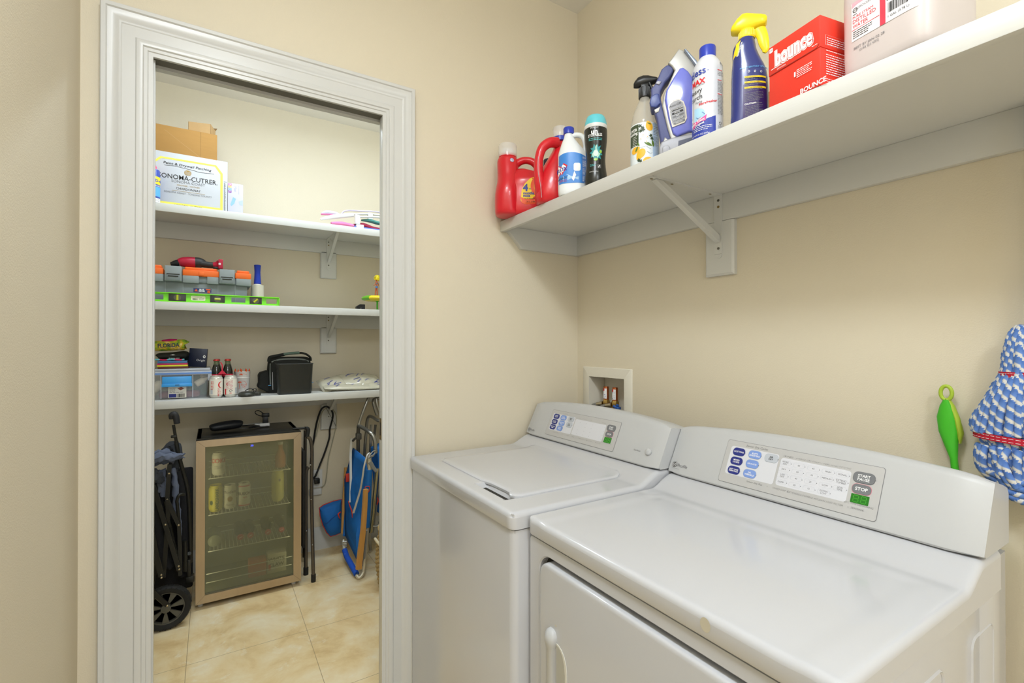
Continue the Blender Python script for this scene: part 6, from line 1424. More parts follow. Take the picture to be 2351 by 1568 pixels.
# door frame: four mitred steel bars
b = B(); O = (x0_, x1_ + .002, zB, zT - .002); I_ = (x0_ + .0385, x1_ - .0360, zB + .0395, zT - .0365)
def fr(o, i, y): return [(o, i)]
ro = [(O[0], O[2]), (O[1], O[2]), (O[1], O[3]), (O[0], O[3])]; ri = [(I_[0], I_[2]), (I_[1], I_[2]), (I_[1], I_[3]), (I_[0], I_[3])]
for k in range(4):
    q = (k + 1) % 4; g = .0004
    A0, A1, B0, B1 = ro[k], ro[q], ri[k], ri[q]
    vs = [(A0[0], 2.850, A0[1]), (A1[0], 2.850, A1[1]), (B1[0], 2.850, B1[1]), (B0[0], 2.850, B0[1]), (A0[0], 2.883, A0[1]), (A1[0], 2.883, A1[1]), (B1[0], 2.883, B1[1]), (B0[0], 2.883, B0[1])]
    b.add(vs, [(0, 1, 2, 3), (4, 7, 6, 5), (0, 4, 5, 1), (3, 2, 6, 7)], STEEL, False)
    b.line(A0, B0, .0012, lambda a, c, h: Vector((a, 2.8498 - h, c)), mat('mitre_line', '#7d6c58', .5), .0)
dr = b.build('door_frame', t, True)
def glass_mat():
    m = bpy.data.materials.new('green_glass_painted_haze'); m.use_nodes = True; N = m.node_tree.nodes; L = m.node_tree.links; N.remove(N['Principled BSDF'])
    tr = N.new('ShaderNodeBsdfTransparent'); tr.inputs[0].default_value = (*rgb('#d6d4bd'), 1); df = N.new('ShaderNodeBsdfDiffuse'); df.inputs[0].default_value = (*rgb('#9a9d7c'), 1); gl = N.new('ShaderNodeBsdfGlossy'); gl.inputs['Roughness'].default_value = .05  # green tint, plus diffuse colour that paints in the reflected haze
    m1 = N.new('ShaderNodeMixShader'); m1.inputs[0].default_value = .22; m2_ = N.new('ShaderNodeMixShader'); fn = N.new('ShaderNodeFresnel'); fn.inputs[0].default_value = 1.5
    L.new(tr.outputs[0], m1.inputs[1]); L.new(df.outputs[0], m1.inputs[2]); L.new(fn.outputs[0], m2_.inputs[0]); L.new(m1.outputs[0], m2_.inputs[1]); L.new(gl.outputs[0], m2_.inputs[2]); L.new(m2_.outputs[0], N['Material Output'].inputs['Surface']); return m
b = B(); b.box(I_[0] - .002, I_[1] + .002, 2.856, 2.860, I_[2] - .002, I_[3] + .002, glass_mat()); b.build('glass_pane', t, True)
b = B(); b.box(I_[0] - .004, I_[1] + .004, 2.862, 2.868, I_[2] - .002, I_[2] + .004, BLACK); b.box(I_[0] - .002, I_[0] + .002, 2.862, 2.868, I_[2], I_[3], BLACK); b.build('door_gasket', t, True)
WIRE = mat('fridge_wire', '#f0f0ea', .3)
for z_ in (.627, .440, .255):
    b = B(); xa, xb = x0_ + .052, x1_ - .044; b.tube([(xa, 2.92, z_), (xb, 2.92, z_)], .0024, WIRE, 8); b.tube([(xa, 3.20, z_), (xb, 3.20, z_)], .002, WIRE, 6)
    for k in range(22): x_ = xa + .008 + (xb - xa - .016) * k / 21; b.tube([(x_, 2.917, z_ + .001), (x_, 2.922, z_ + .0035), (x_, 3.20, z_ + .003)], .0013, WIRE, 5)
    b.tube([(xa, 3.19, z_ + .034), (xb, 3.19, z_ + .034)], .0015, WIRE, 5)
    b.build('wire_rack', t, True)
for z_ in (.142, .098):
    b = B(); b.tube([(x0_ + .044, 2.92, z_), (x1_ - .036, 2.92, z_)], .0022, WIRE, 8); b.build('rail', t, True)
b = B(); m_ = lambda a, c, h: Vector((a, 2.864 - h, c)); LED = mat('blue_led', '#3a4cff', .4, emis='#3040ff', estr=6.0); b.text('38', .178, .787, .014, m_, LED, bold=.04, h=0); b.build('temperature_display', t, True)
for x_, y_ in ((x0_ + .02, 2.90), (x1_ - .03, 2.90), (x0_ + .02, 3.22), (x1_ - .03, 3.22)): B().lathe([(.012, 0), (.012, .02), (.008, .03)], WHITEP, 14, (x_, y_, 0)).build('levelling_foot', t, True)
for x_ in (-.042, .392): area('fridge_fill_light', (x_, 2.884, .43), .016, .8, (1, .96, .86), (deg(90), 0, 0), 'RECTANGLE', .72)  # added lights behind the door frame that brighten racks and drinks
# drinks in the fridge
def drink(nm, lb, x, y, z, col, h_, r, deco, cat='can', cap=None):
    t = thing(nm, lb, cat, (x, y, z + .0042), 0, 'drinks in the fridge'); k = h_ / .115; q = r / .0305
    b = B(); b.lathe([(a * q, c * k) for a, c in CANP], col, 26); b.build('can_body', t); D_ = Body([(0, 0, r, r, 2), (h_, 0, r, r, 2)]); b = B(); deco(b, D_.arc); b.build('label', t)
    b = B(); b.poly(ellipse(0, -.004, .008, .011, 12), lambda a, c, h: Vector((a, c, .112 * k + h)), ALU, .0, .0012); b.build('pull_tab', t)
CWH = mat('drink_white', '#e4e2d8', .35); CYE = mat('drink_yellow', '#d8cc3c', .35, var=.03); CPY = mat('drink_pale_yellow', '#d9d68a', .35)
drink('drink_can', 'white cola can on the top rack of the fridge', .030, 2.975, .627, CWH, .118, .031, lambda b, A: (b.text('COKE', .0, .078, .030, A, RED, bold=.04, h=.0004), b.lines(-.02, .02, .05, 3, .006, .002, A, INKG, .0004)))
drink('drink_can', 'yellow lager can at the left of the middle rack', .017, 2.975, .440, CYE, .135, .032, lambda b, A: (b.text('LANDSHARK', .006, .065, .020, A, mat('dark_green_ink', '#3c5a2a', .5), rot=PI / 2, bold=.03, h=.0004), b.fan(ellipse(-.02, .05, .008, .012, 12), A, MATS['dark_green_ink'], .0004, 1)))
drink('drink_can', 'white and gold beer can, middle one of the three on the middle rack', .082, 2.985, .440, CWH, .125, .031, lambda b, A: (b.text('Modelo', 0, .092, .022, A, INK, h=.0004), b.fan(ellipse(0, .055, .012, .014, 14), A, GOLD, .0004, 2), b.text('Especial', 0, .025, .011, A, INKG, h=.0004)))
drink('drink_can', 'white beer can with red top band, right one of the three', .148, 2.990, .440, CWH, .125, .031, lambda b, A: (b.text('BUSCH', 0, .072, .020, A, INK, bold=.04, h=.0004), b.grid(-.03, .03, .108, .114, A, RED, 12, 1, .0004), b.text('light', .004, .052, .012, A, RED, h=.0004), b.grid(-.03, .03, .006, .012, A, RED, 12, 1, .0004)))
drink('drink_can', 'tall pale yellow can at the right of the middle rack', .313, 2.985, .440, CPY, .170, .032, lambda b, A: b.fan(ellipse(.006, .12, .006, .008, 10), A, INKG, .0004, 1))
t = thing('drink_bottle', 'small orange-red glass bottle at the right of the top rack', 'bottle', (.326, 2.985, .6312), 0, 'drinks in the fridge')
B().lathe([(.024, 0), (.027, .004), (.027, .06), (.018, .085), (.011, .10), (.011, .125)], mat('orange_bottle', '#c77a4f', .15, alpha=.85), 24).build('glass', t); B().lathe([(.013, .125), (.013, .138), (.0001, .139)], WHITEP, 20).build('cap', t)
tb = None
for i, (x, z_) in enumerate(((((0.131, 2.95, 0.31))[0], 0), (((0.178, 2.95, 0.314))[0], 0), (((0.262, 2.95, 0.309))[0], 0), (((0.329, 2.95, 0.31))[0], 0))):
    lb = 'cola bottle lying in the fridge, cap outward, ' + ('leftmost of four red caps', 'second red cap from the left', 'third red cap from the left', 'rightmost of four red caps')[i]
    if tb is None:
        t = tb = thing('lying_bottle', lb, 'bottle', (x, 2.95, .2885), 0, 'cola bottles lying on the lowest rack'); T_ = Matrix.Rotation(deg(-90), 4, 'X')
        b = B(); b.T = T_; b.lathe([(.0125, .004), (.0125, .03), (.022, .07), (.0275, .10), (.0275, .20), (.024, .205)], BG, 24); b.build('glass', t)
        b = B(); b.T = T_; b.lathe([(.0001, -.001), (.0135, .000), (.0155, .006), (.0150, .008)], mat('bright_red_cap', '#c93a3f', .35), 24); b.build('crown_cap', t)
        b = B(); m_ = lambda a, c, h: Vector((a, -.0012 + .0 + h * -1, c)); b.line((-.007, -.003), (.007, .003), .003, lambda a, c, h: Vector((a, -.0002 - h - .001, c)), WHITEINK, .0004); b.build('cap_print', t)
    else: grab(tb, lb, (x, 2.95, .2885))
t = thing('drink_bottle', 'clear plastic bottle lying at the left of the lowest fridge rack', 'bottle', (.012, 2.95, .292), 0, 'drinks in the fridge')
b = B(); b.T = Matrix.Rotation(deg(-90), 4, 'X'); b.lathe([(.022, 0), (.030, .006), (.031, .15), (.015, .18), (.013, .20)], mat('clear_pet', '#a9ad98', .1, alpha=.5), 24); b.build('bottle_body', t)
t = thing('food_box', 'orange carton lying at the bottom of the fridge', 'box', (.215, 2.99, .0555)); b = B(); b.box(-.045, .040, -.03, .04, 0, .085, mat('orange_carton', '#d9703a', .5, var=.05), .002); b.build('carton', t)
t = thing('food_box', 'white lettered carton lying right of the orange one in the fridge', 'box', (.305, 2.99, .0555)); b = B(); b.box(-.045, .050, -.03, .04, 0, .105, mat('white_food_carton', '#cfccbc', .5), .002); b.build('carton', t)
b = B(); m_ = lambda a, c, h: Vector((a, -.0305 - h, c)); b.text('WHITE', .0, .075, .026, m_, mat('food_ink', '#57604c', .5), bold=.03); b.text('CLAW', .0, .045, .026, m_, MATS['food_ink'], bold=.03); b.box(-.040, -.028, -.031, -.030, .02, .05, RED); b.build('printing', t)
# on top of the fridge
ZF = .8435
t = thing('power_bank', 'oval black power bank with cable lying on top of the fridge', 'power bank', (.075, 3.075, ZF), deg(12))
b = B(); b.tube([(-.085, 0, .022), (-.075, 0, .024), (-.03, 0, .027), (.03, 0, .030), (.06, 0, .030), (.068, 0, .028)], [.012, .019, .024, .024, .020, .012], mat('soft_black', '#1a1c20', .5, var=.1), 20, smooth=4, flat=1.5); b.build('shell', t)
b = B(); b.tube([(.065, 0, .018), (.10, .01, .012), (.15, -.01, .006), (.19, .01, .006), (.215, .03, .02)], .0025, BLACK, 8, smooth=5); b.tube([(.05, -.02, .01), (.09, -.03, .004), (.14, -.02, .004), (.20, -.03, .004), (.15, .0, .004), (.10, -.015, .005)], .0022, BLACK, 8, smooth=5); b.tube([(.06, .01, .02), (.13, .03, .018), (.18, .035, .018)], .002, mat('grey_cable', '#9c9a92', .5), 8, smooth=4); b.build('cable', t)
t = thing('charger_block', 'white power outlet cube lying on top of the fridge', 'charger', (.262, 3.115, ZF), deg(-8)); b = B(); b.box(-.030, .022, -.02, .02, 0, .020, WHITEP, .004, 3); b.tube([(-.030, 0, .012), (-.045, 0, .014), (-.055, 0, .016)], [.006, .005, .003], WHITEP, 10); b.build('housing', t)
t = thing('usb_charger', 'black plug-in charger with looped cord on the white cube', 'charger', (.262, 3.115, ZF + .0205), deg(-5)); b = B(); b.box(-.016, .014, -.012, .012, .0, .036, BLACK, .002); b.box(-.020, .020, -.014, .014, .034, .055, BLACK, .003); b.build('housing', t)
b = B(); b.tube([(-.018, 0, .040), (-.035, 0, .045), (-.052, 0, .058), (-.05, 0, .070), (-.035, 0, .072), (-.02, 0, .062), (-.012, 0, .054)], .0022, BLACK, 8, smooth=5); b.build('cord', t)

# ------------------------------------------------------------------ wall outlet and cords
t = thing('wall_outlet', 'white wall socket plate low on the closet wall behind the folding chair', 'outlet', (.573, 3.30, .45))
b = B(); b.box(.532, .606, 3.292, 3.30, .398, .512, WHITEP, .003); b.build('plate', t, True)
for zc in (.478, .433): b = B(); b.box(.553, .585, 3.2905, 3.293, zc - .014, zc + .014, mat('socket_face', '#d9d6cc', .4), .002); b.build('socket', t, True)
t = thing('outlet_adapter', 'white plug strip screwed beneath the wall socket', 'adapter', (.56, 3.292, .36)); b = B(); b.box(.525, .60, 3.284, 3.2995, .352, .392, WHITEP, .003); b.build('housing', t, True)
t = thing('hanging_cable', 'thick black power cord hanging from the shelf bracket down to the wall socket', 'cord', (.64, 3.28, .9))
b = B(); b.tube([(0.541, 3.27, 0.46), (0.558, 3.26, 0.482), (0.588, 3.27, 0.551), (0.614, 3.27, 0.617), (0.643, 3.27, 0.712), (0.645, 3.265, 0.769), (0.658, 3.25, 0.834), (0.657, 3.235, 0.875), (0.639, 3.225, 0.906), (0.613, 3.225, 0.921), (0.589, 3.235, 0.905), (0.571, 3.25, 0.852), (0.557, 3.26, 0.778), (0.549, 3.27, 0.708), (0.538, 3.27, 0.64), (.53, 3.27, .56)], .0058, BLACK, 10, smooth=6); b.build('cable', t, True)
b = B(); b.box(.552, .586, 3.262, 3.290, .428, .462, BLACK, .005); b.build('plug', t, True)
t = thing('tie_cord', 'thin grey cable hanging beside the black cord on the closet wall', 'cord', (.69, 3.28, .85))
b = B(); b.tube([(0.597, 3.285, 0.398), (0.62, 3.285, 0.417), (0.63, 3.28, 0.487), (0.64, 3.28, 0.584), (0.67, 3.28, 0.708), (0.685, 3.275, 0.783), (0.684, 3.26, 0.851), (0.658, 3.24, 0.897), (0.625, 3.235, 0.911), (0.598, 3.245, 0.89), (0.583, 3.26, 0.831), (0.562, 3.275, 0.733), (0.53, 3.285, 0.652)], .003, mat('grey_cord', '#a9a58f', .6), 8, smooth=6); b.build('cable', t, True)
b = B(); b.tube([(0.615, 3.22, 0.911), (0.634, 3.225, 0.873), (0.655, 3.235, 0.836), (0.683, 3.265, 0.785)], .0012, BLACK, 6, smooth=3); b.build('twist_tie', t, True)

# ------------------------------------------------------------------ folded wagon
t = thing('folding_wagon', 'folded grey fabric utility wagon with black frame and rubber wheels, left of fridge', 'wagon', (-.24, 2.80, 0))
WM = mat('wagon_black_metal', '#23231f', .35, .3, var=.1); WF = mat('wagon_grey_fabric', '#5c6478', .85, var=.12, scale=60, bump=.2); WFD = mat('wagon_dark_fabric', '#33373f', .85, var=.12); RIV = mat('rivet', '#b8a888', .3, .8); TIRE = mat('wagon_tire', '#1c1c1b', .75, var=.1, bump=.3); RIM = mat('wagon_rim', '#57554c', .5, var=.04)
def wheel(cx_, cy_, cz_, R_, nm, yaw=0):
    b = B(); b.T = Matrix.Translation((cx_, cy_, cz_)) @ Matrix.Rotation(deg(yaw), 4, 'Z') @ Matrix.Rotation(PI / 2, 4, 'X')
    b.lathe([(R_ * .74, -.018), (R_ * .80, -.022), (R_ * .95, -.022), (R_, -.014), (R_, .014), (R_ * .95, .022), (R_ * .80, .022), (R_ * .74, .018), (R_ * .74, -.018)], TIRE, 48, cap=False)
    for k in range(30):
        a = 2 * PI * k / 30; 
        for sg in (-1, 1): b.tube([(R_ * .99 * math.cos(a), R_ * .99 * math.sin(a), 0), (R_ * .96 * math.cos(a + .09), R_ * .96 * math.sin(a + .09), sg * .021)], .003, TIRE, 5)
    wh = b.build(nm, t, True)
    b = B(); b.T = Matrix.Translation((cx_, cy_, cz_)) @ Matrix.Rotation(deg(yaw), 4, 'Z') @ Matrix.Rotation(PI / 2, 4, 'X')
    b.lathe([(R_ * .74, -.016), (R_ * .745, .016), (R_ * .70, .016), (R_ * .69, .010), (R_ * .69, -.016)], RIM, 48, cap=False); b.lathe([(R_ * .20, -.012), (R_ * .20, .018), (R_ * .12, .022), (.0001, .022)], RIM, 20)
    for k in range(7):
        a = 2 * PI * k / 7 + .2; w0 = .16; w1 = .20
        p = [(R_ * .16 * math.cos(a - w0), R_ * .16 * math.sin(a - w0)), (R_ * .70 * math.cos(a - w1), R_ * .70 * math.sin(a - w1)), (R_ * .70 * math.cos(a + w1), R_ * .70 * math.sin(a + w1)), (R_ * .16 * math.cos(a + w0), R_ * .16 * math.sin(a + w0))]
        b.poly(p, lambda u_, v_, h: Vector((u_, v_, h)), RIM, .002, .012)
    b.lathe([(R_ * .70, -.004), (.0001, -.004)], BLACK, 30); b.build('rim', wh, True)
wheel(-.178, 2.745, .1005, .098, 'wheel', 0); wheel(-.20, 3.0, .1005, .098, 'wheel', 0)
def bar(pts, w__, th, m=WM, nm='frame_bar', rv=()):
    b = B(); b.ribbon(pts, w__, th, m, side=(1, 0, 0), smooth=2); fb = b.build(nm, t, True)
    for p in rv:
        b = B(); b.T = Matrix.Translation(Vector(p) + Vector((0, -th / 2, 0))) @ Matrix.Rotation(PI / 2, 4, 'X'); b.lathe([(.0045, -.001), (.0045, .002), (.003, .004), (.0001, .0045)], RIV, 12); b.build('rivet', fb, True)
bar([(-0.227, 2.74, 0.669), (-0.181, 2.74, 0.482), (-0.128, 2.74, 0.262)], .019, .012, rv=((-0.181, 2.74, 0.486), (-0.128, 2.74, 0.268), (-0.13, 2.74, 0.283)))
bar([(-0.167, 2.75, 0.757), (-0.172, 2.75, 0.668), (-0.175, 2.75, 0.596), (-0.172, 2.75, 0.527), (-0.19, 2.77, 0.231)], .017, .010, rv=((-0.169, 2.745, 0.718), (-0.175, 2.745, 0.598)))
bar([(-0.174, 2.735, 0.6), (-0.154, 2.735, 0.538), (-0.131, 2.735, 0.475)], .016, .010, rv=((-0.131, 2.735, 0.475),))
bar([(-0.131, 2.75, 0.479), (-0.126, 2.75, 0.355), (-0.125, 2.75, 0.233)], .015, .012)
bar([(-0.233, 2.73, 0.475), (-0.212, 2.73, 0.342), (-0.194, 2.73, 0.254)], .022, .012, rv=((-0.195, 2.73, 0.263), (-0.194, 2.73, 0.25)))
bar([(-0.232, 2.715, 0.211), (-0.207, 2.715, 0.173), (-0.171, 2.715, 0.121)], .018, .008, rv=((-0.171, 2.712, 0.123),))
b = B(); b.tube([(-0.13, 2.76, 0.465), (-0.137, 2.76, 0.559), (-0.139, 2.76, 0.583), (-0.129, 2.76, 0.608), (-0.111, 2.77, 0.603)], .007, WM, 10, smooth=4); b.tube([(-0.109, 2.8, 0.375), (-0.105, 2.8, 0.228)], .010, WM, 10); b.tube([(-0.185, 2.8, 0.576), (-0.159, 2.8, 0.407), (-0.13, 2.8, 0.255)], .008, WM, 10); b.tube([(-0.201, 2.85, 0.44), (-0.221, 2.85, 0.278), (-0.237, 2.85, 0.179)], .010, WM, 10); b.build('inner_frame', t, True)
b = B(); b.tube([(-0.145, 2.8, 0.855), (-0.135, 2.8, 0.786), (-0.111, 2.81, 0.676), (-0.098, 2.81, 0.601), (-0.091, 2.82, 0.449), (-0.087, 2.83, 0.254)], .0085, WM, 12, smooth=4); b.tube([(-0.156, 2.8, 0.933), (-0.145, 2.8, 0.855)], .0065, WM, 12); b.box(-.166, -.142, 2.79, 2.812, .872, .884, WM, .003); b.build('pull_handle', t, True)
b = B(); b.tube([(-0.165, 2.8, 0.961), (-0.163, 2.8, 0.979), (-0.153, 2.8, 0.984), (-0.146, 2.8, 0.969), (-0.142, 2.8, 0.938)], [.008, .013, .014, .014, .013], mat('grip_black_rubber', '#222224', .55), 14, smooth=4); b.build('grip', t, True)
b = B(); b.box(-.105, -.07, 2.79, 2.83, .17, .20, WM, .004); b.box(-.10, -.085, 2.79, 2.82, .20, .28, WM, .003); b.tube([(-0.096, 2.82, 0.292), (-0.092, 2.8, 0.309)], .009, WM, 12); b.build('front_fork', t, True)
# fabric: folded bundles
def cloth(pts, r, m, nm, flat=1.0, n=18, sm=5):
    b = B(); b.tube(pts, r, m, n, smooth=sm, flat=flat)
    for i, v in enumerate(b.v):
        s_ = .0035 * (math.sin(v.x * 190 + v.z * 120) + math.sin(v.z * 260 - v.x * 80)); b.v[i] = v + Vector((s_ * .4, s_ * .6, s_))
    return b.build(nm, t, True)
cloth([(-0.256, 2.76, 0.774), (-0.208, 2.76, 0.796), (-0.158, 2.76, 0.786), (-0.109, 2.76, 0.801)], [.022, .020, .016, .006], WF, 'fabric_fold', .8)
cloth([(-0.259, 2.79, 0.792), (-0.198, 2.79, 0.809), (-0.151, 2.79, 0.792), (-0.11, 2.78, 0.776)], [.018, .018, .012, .006], WF, 'fabric_fold', .9)
cloth([(-0.26, 2.8, 0.76), (-0.199, 2.8, 0.773), (-0.152, 2.8, 0.757)], [.02, .018, .010], WF, 'fabric_fold', .9)
cloth([(-0.203, 2.85, 0.794), (-0.158, 2.85, 0.827), (-0.148, 2.85, 0.767), (-0.161, 2.85, 0.705)], [.012, .026, .028, .02], WFD, 'fabric_fold', 1.0)
cloth([(-0.205, 2.8, 0.723), (-0.199, 2.8, 0.66), (-0.195, 2.8, 0.598)], [.028, .026, .012], WF, 'side_fabric', .7)
cloth([(-0.24, 2.765, 0.711), (-0.213, 2.765, 0.699), (-0.193, 2.765, 0.672)], [.036, .030, .008], WFD, 'side_fabric', .35)
cloth([(-0.155, 2.8, 0.726), (-0.148, 2.8, 0.653), (-0.144, 2.8, 0.569), (-0.137, 2.8, 0.485), (-0.127, 2.8, 0.4)], [.010, .016, .018, .018, .006], WF, 'side_fabric', .8)
cloth([(-0.227, 2.83, 0.616), (-0.22, 2.83, 0.471), (-0.199, 2.83, 0.302), (-0.16, 2.83, 0.251)], [.03, .035, .035, .02], mat('wagon_black_fabric', '#17171a', .9), 'lining', 1.0)
cloth([(-0.134, 2.86, 0.699), (-0.119, 2.86, 0.548), (-0.112, 2.86, 0.377), (-0.111, 2.86, 0.185)], [.02, .024, .028, .028], MATS['wagon_black_fabric'], 'lining', 1.0)
b = B(); b.box(-.29, -.08, 2.90, 2.93, .10, .70, MATS['wagon_black_fabric'], .01); b.build('base_board', t, True)

# ------------------------------------------------------------------ folded camp chair beside the fridge
t = thing('folding_step_stool', 'folded dark bronze tubular step stool standing between fridge and cords', 'step stool', (.47, 2.98, 0))
BZ = mat('bronze_tube', '#5a534a', .3, .6, var=.05); RUB = mat('rubber_black', '#1b1a18', .6)
b = B(); b.tube([(0.447, 2.87, 0.805), (0.461, 2.87, 0.794), (0.47, 2.87, 0.759), (0.473, 2.87, 0.699), (0.471, 2.87, 0.493), (0.475, 2.865, 0.253), (0.48, 2.86, 0.017)], .0095, BZ, 14, smooth=5); fl = b.build('leg', t, True)
b = B(); b.tube([(0.48, 2.86, 0.041), (0.48, 2.86, -0.005)], .0125, RUB, 14); b.build('rubber_foot', fl, True)
for p in ((0.464, 2.858, 0.649), (0.467, 2.858, 0.459), (0.473, 2.853, 0.209)):
    b = B(); b.T = Matrix.Translation(p) @ Matrix.Rotation(PI / 2, 4, 'X'); b.lathe([(.004, 0), (.003, .003), (.0001, .004)], ALU, 10); b.build('rivet', fl, True)
b = B(); b.tube([(0.472, 2.98, 0.61), (0.461, 2.98, 0.591), (0.458, 2.98, 0.542), (0.458, 2.975, 0.294), (0.458, 2.97, 0.002)], .0105, BZ, 14, smooth=5); rl = b.build('leg', t, True)
b = B(); b.tube([(0.458, 2.97, 0.042), (0.458, 2.97, -0.005)], .0135, RUB, 14); b.build('rubber_foot', rl, True)
b = B(); b.T = Matrix.Translation((0.458, 2.958, 0.254)) @ Matrix.Rotation(PI / 2, 4, 'X'); b.lathe([(.004, 0), (.003, .003), (.0001, .004)], ALU, 10); b.build('rivet', rl, True)
b = B(); b.tube([(.445, 3.13, .60), (.445, 3.13, .03)], .0095, BZ, 12); b.build('leg', t, True)
b = B(); b.tube([(.476, 3.12, .80), (.476, 3.13, .60), (.476, 3.15, .03)], .0095, BZ, 12, smooth=3); b.build('leg', t, True)
b = B(); b.tube([(.4335, 2.862, .8545), (.44, 2.868, .8525), (.452, 2.87, .845), (0.447, 2.87, 0.805)], [.008, .009, .011, .011], RUB, 12, smooth=4); b.tube([(.4335, 2.862, .8545), (.40, 2.862, .8555), (.372, 2.862, .8575)], [.006, .006, .004], RUB, 10); b.build('top_connector', t, True)
b = B(); b.box(.428, .444, 2.90, 3.10, .18, .72, mat('stool_black_panel', '#1d1c1a', .7, var=.1), .004); b.box(.436, .452, 2.92, 2.99, .62, .69, RUB, .004); b.build('tread', t, True)

# ------------------------------------------------------------------ folded beach chairs
BLF = mat('beach_blue_fabric', '#1868b4', .75, var=.08, scale=40, bump=.25, bscale=600); WOOD = mat('oak_armrest', '#cf9a55', .4, var=.12, scale=14, stretch=(6, 6, .6)); STR = mat('white_strap', '#cfccc2', .7, var=.05); RTR = mat('red_trim_fabric', '#c93a2c', .7); AL2 = mat('chair_aluminium', '#a9a9a6', .28, .9, var=.05); GPL = mat('grey_plastic', '#8d8e8c', .45)
t = thing('beach_chair', 'folded blue beach chair with wooden armrests and white straps leaning by the closet wall', 'beach chair', (.73, 2.90, 0), 0, 'folded beach chairs')
# back panel fabric between near and far posts
b = B(); Q = [(0.692, 3.06, 0.488), (0.683, 3.04, 0.155), (0.709, 2.8, 0.053), (0.74, 2.77, 0.057), (0.747, 2.78, 0.348), (0.767, 2.8, 0.602), (0.755, 2.83, 0.66), (0.736, 3.06, 0.675)]
ctr = Vector((0, 0, 0))
for q in Q: ctr += Vector(q) / len(Q)
n_ = len(Q); vs = []
for L_ in range(6):
    for i in range(n_): p = Vector(Q[i]); vs.append(p + (ctr - p) * (L_ / 6) + Vector((.010 * math.sin(L_ * 1.1 + i), 0, 0)))
vs.append(ctr + Vector((.01, 0, 0))); fs = [(L_ * n_ + i, L_ * n_ + (i + 1) % n_, (L_ + 1) * n_ + (i + 1) % n_, (L_ + 1) * n_ + i) for L_ in range(5) for i in range(n_)] + [(5 * n_ + i, 5 * n_ + (i + 1) % n_, 6 * n_) for i in range(n_)]
b.add(vs, fs, BLF); b.build('seat_fabric', t, True, solid=.006)
b = B(); b.tube([(0.769, 2.79, 0.596), (0.764, 2.79, 0.467), (0.757, 2.79, 0.269)], [.0165, .0165, .015], BLF, 16, smooth=4); b.build('fabric_sleeve', t, True)
b = B(); b.tube([(0.731, 3.06, 0.568), (0.71, 3.06, 0.405), (0.688, 3.05, 0.146)], [.008, .009, .009], BLF, 12, smooth=3); b.build('fabric_sleeve', t, True)
b = B(); b.tube([(0.757, 2.79, 0.269), (0.735, 2.77, 0.058), (0.723, 2.76, 0.021), (0.702, 2.755, 0.008), (0.692, 2.78, 0.02), (0.679, 2.9, 0.046), (0.677, 3, 0.081), (0.683, 3.05, 0.12)], .0095, mat('pale_tube', '#cfc8b2', .35, .4), 14, smooth=4); b.tube([(0.769, 2.79, 0.579), (0.769, 2.79, 0.661)], .0105, MATS['pale_tube'], 12); b.build('frame_tube', t, True)
b = B(); b.tube([(0.692, 2.77, 0.025), (0.682, 2.85, 0.05), (0.681, 2.95, 0.057), (0.679, 3, 0.081)], .0155, mat('blue_foam_tube', '#1f55c0', .85, var=.08, bump=.3), 16, smooth=4); b.build('foam_sleeve', t, True)
b = B(); b.tube([(0.818, 2.84, 0.676), (0.815, 2.84, 0.74), (0.805, 2.85, 0.778), (0.79, 2.87, 0.797), (0.776, 2.93, 0.81), (0.755, 2.98, 0.822)], .0115, AL2, 14, smooth=5); b.tube([(0.755, 2.98, 0.822), (0.768, 2.98, 0.866), (0.789, 2.98, 0.923), (0.815, 2.99, 0.982), (0.831, 3, 1.007)], .0085, AL2, 12, smooth=4); b.tube([(0.755, 2.98, 0.822), (0.758, 3, 0.758), (0.763, 3.02, 0.621)], .011, mat('dark_tube', '#55534e', .4, .5), 12, smooth=3); b.build('back_frame', t, True)
b = B(); b.box(.745, .775, 2.98, 3.02, .735, .775, mat('hinge_grey', '#4c4a45', .5), .006); b.tube([(0.731, 3.02, 0.726), (0.742, 3, 0.744), (0.765, 2.99, 0.749)], .007, MATS['hinge_grey'], 10, smooth=3); b.build('hinge', t, True)
b = B(); b.ribbon([(0.732, 2.735, 0.504), (0.728, 2.735, 0.414), (0.718, 2.735, 0.27), (0.705, 2.73, 0.178), (0.692, 2.725, 0.071)], [.022, .030], .018, WOOD, side=(1, .15, 0), smooth=3); b.build('armrest', t, True)
b = B(); b.ribbon([(0.706, 3.09, 0.552), (0.694, 3.09, 0.373), (0.684, 3.09, 0.149)], [.018, .013], .015, WOOD, side=(1, 0, 0), smooth=3); b.build('armrest', t, True)
b = B(); b.ribbon([(0.726, 3.03, 0.741), (0.718, 3.02, 0.653), (0.714, 3, 0.552), (0.71, 2.98, 0.452), (0.702, 2.96, 0.373)], .014, .002, STR, side=(1, 0, 0)); b.build('strap', t, True)
b = B(); b.ribbon([(0.747, 2.755, 0.691), (0.729, 2.75, 0.635), (0.722, 2.76, 0.567), (0.717, 2.79, 0.487), (0.698, 2.8, 0.413), (0.686, 2.82, 0.353)], [.008, .012], .002, STR, side=(1, 0, .3)); b.tube([(0.737, 2.755, 0.657), (0.747, 2.755, 0.691), (0.763, 2.76, 0.698), (0.754, 2.755, 0.675)], [.004, .008, .006, .005], WHITEP, 8, smooth=3, flat=.5); b.tube([(0.76, 2.76, 0.683), (0.786, 2.78, 0.701), (0.807, 2.8, 0.7)], .002, STR, 6, smooth=3); b.build('strap', t, True)
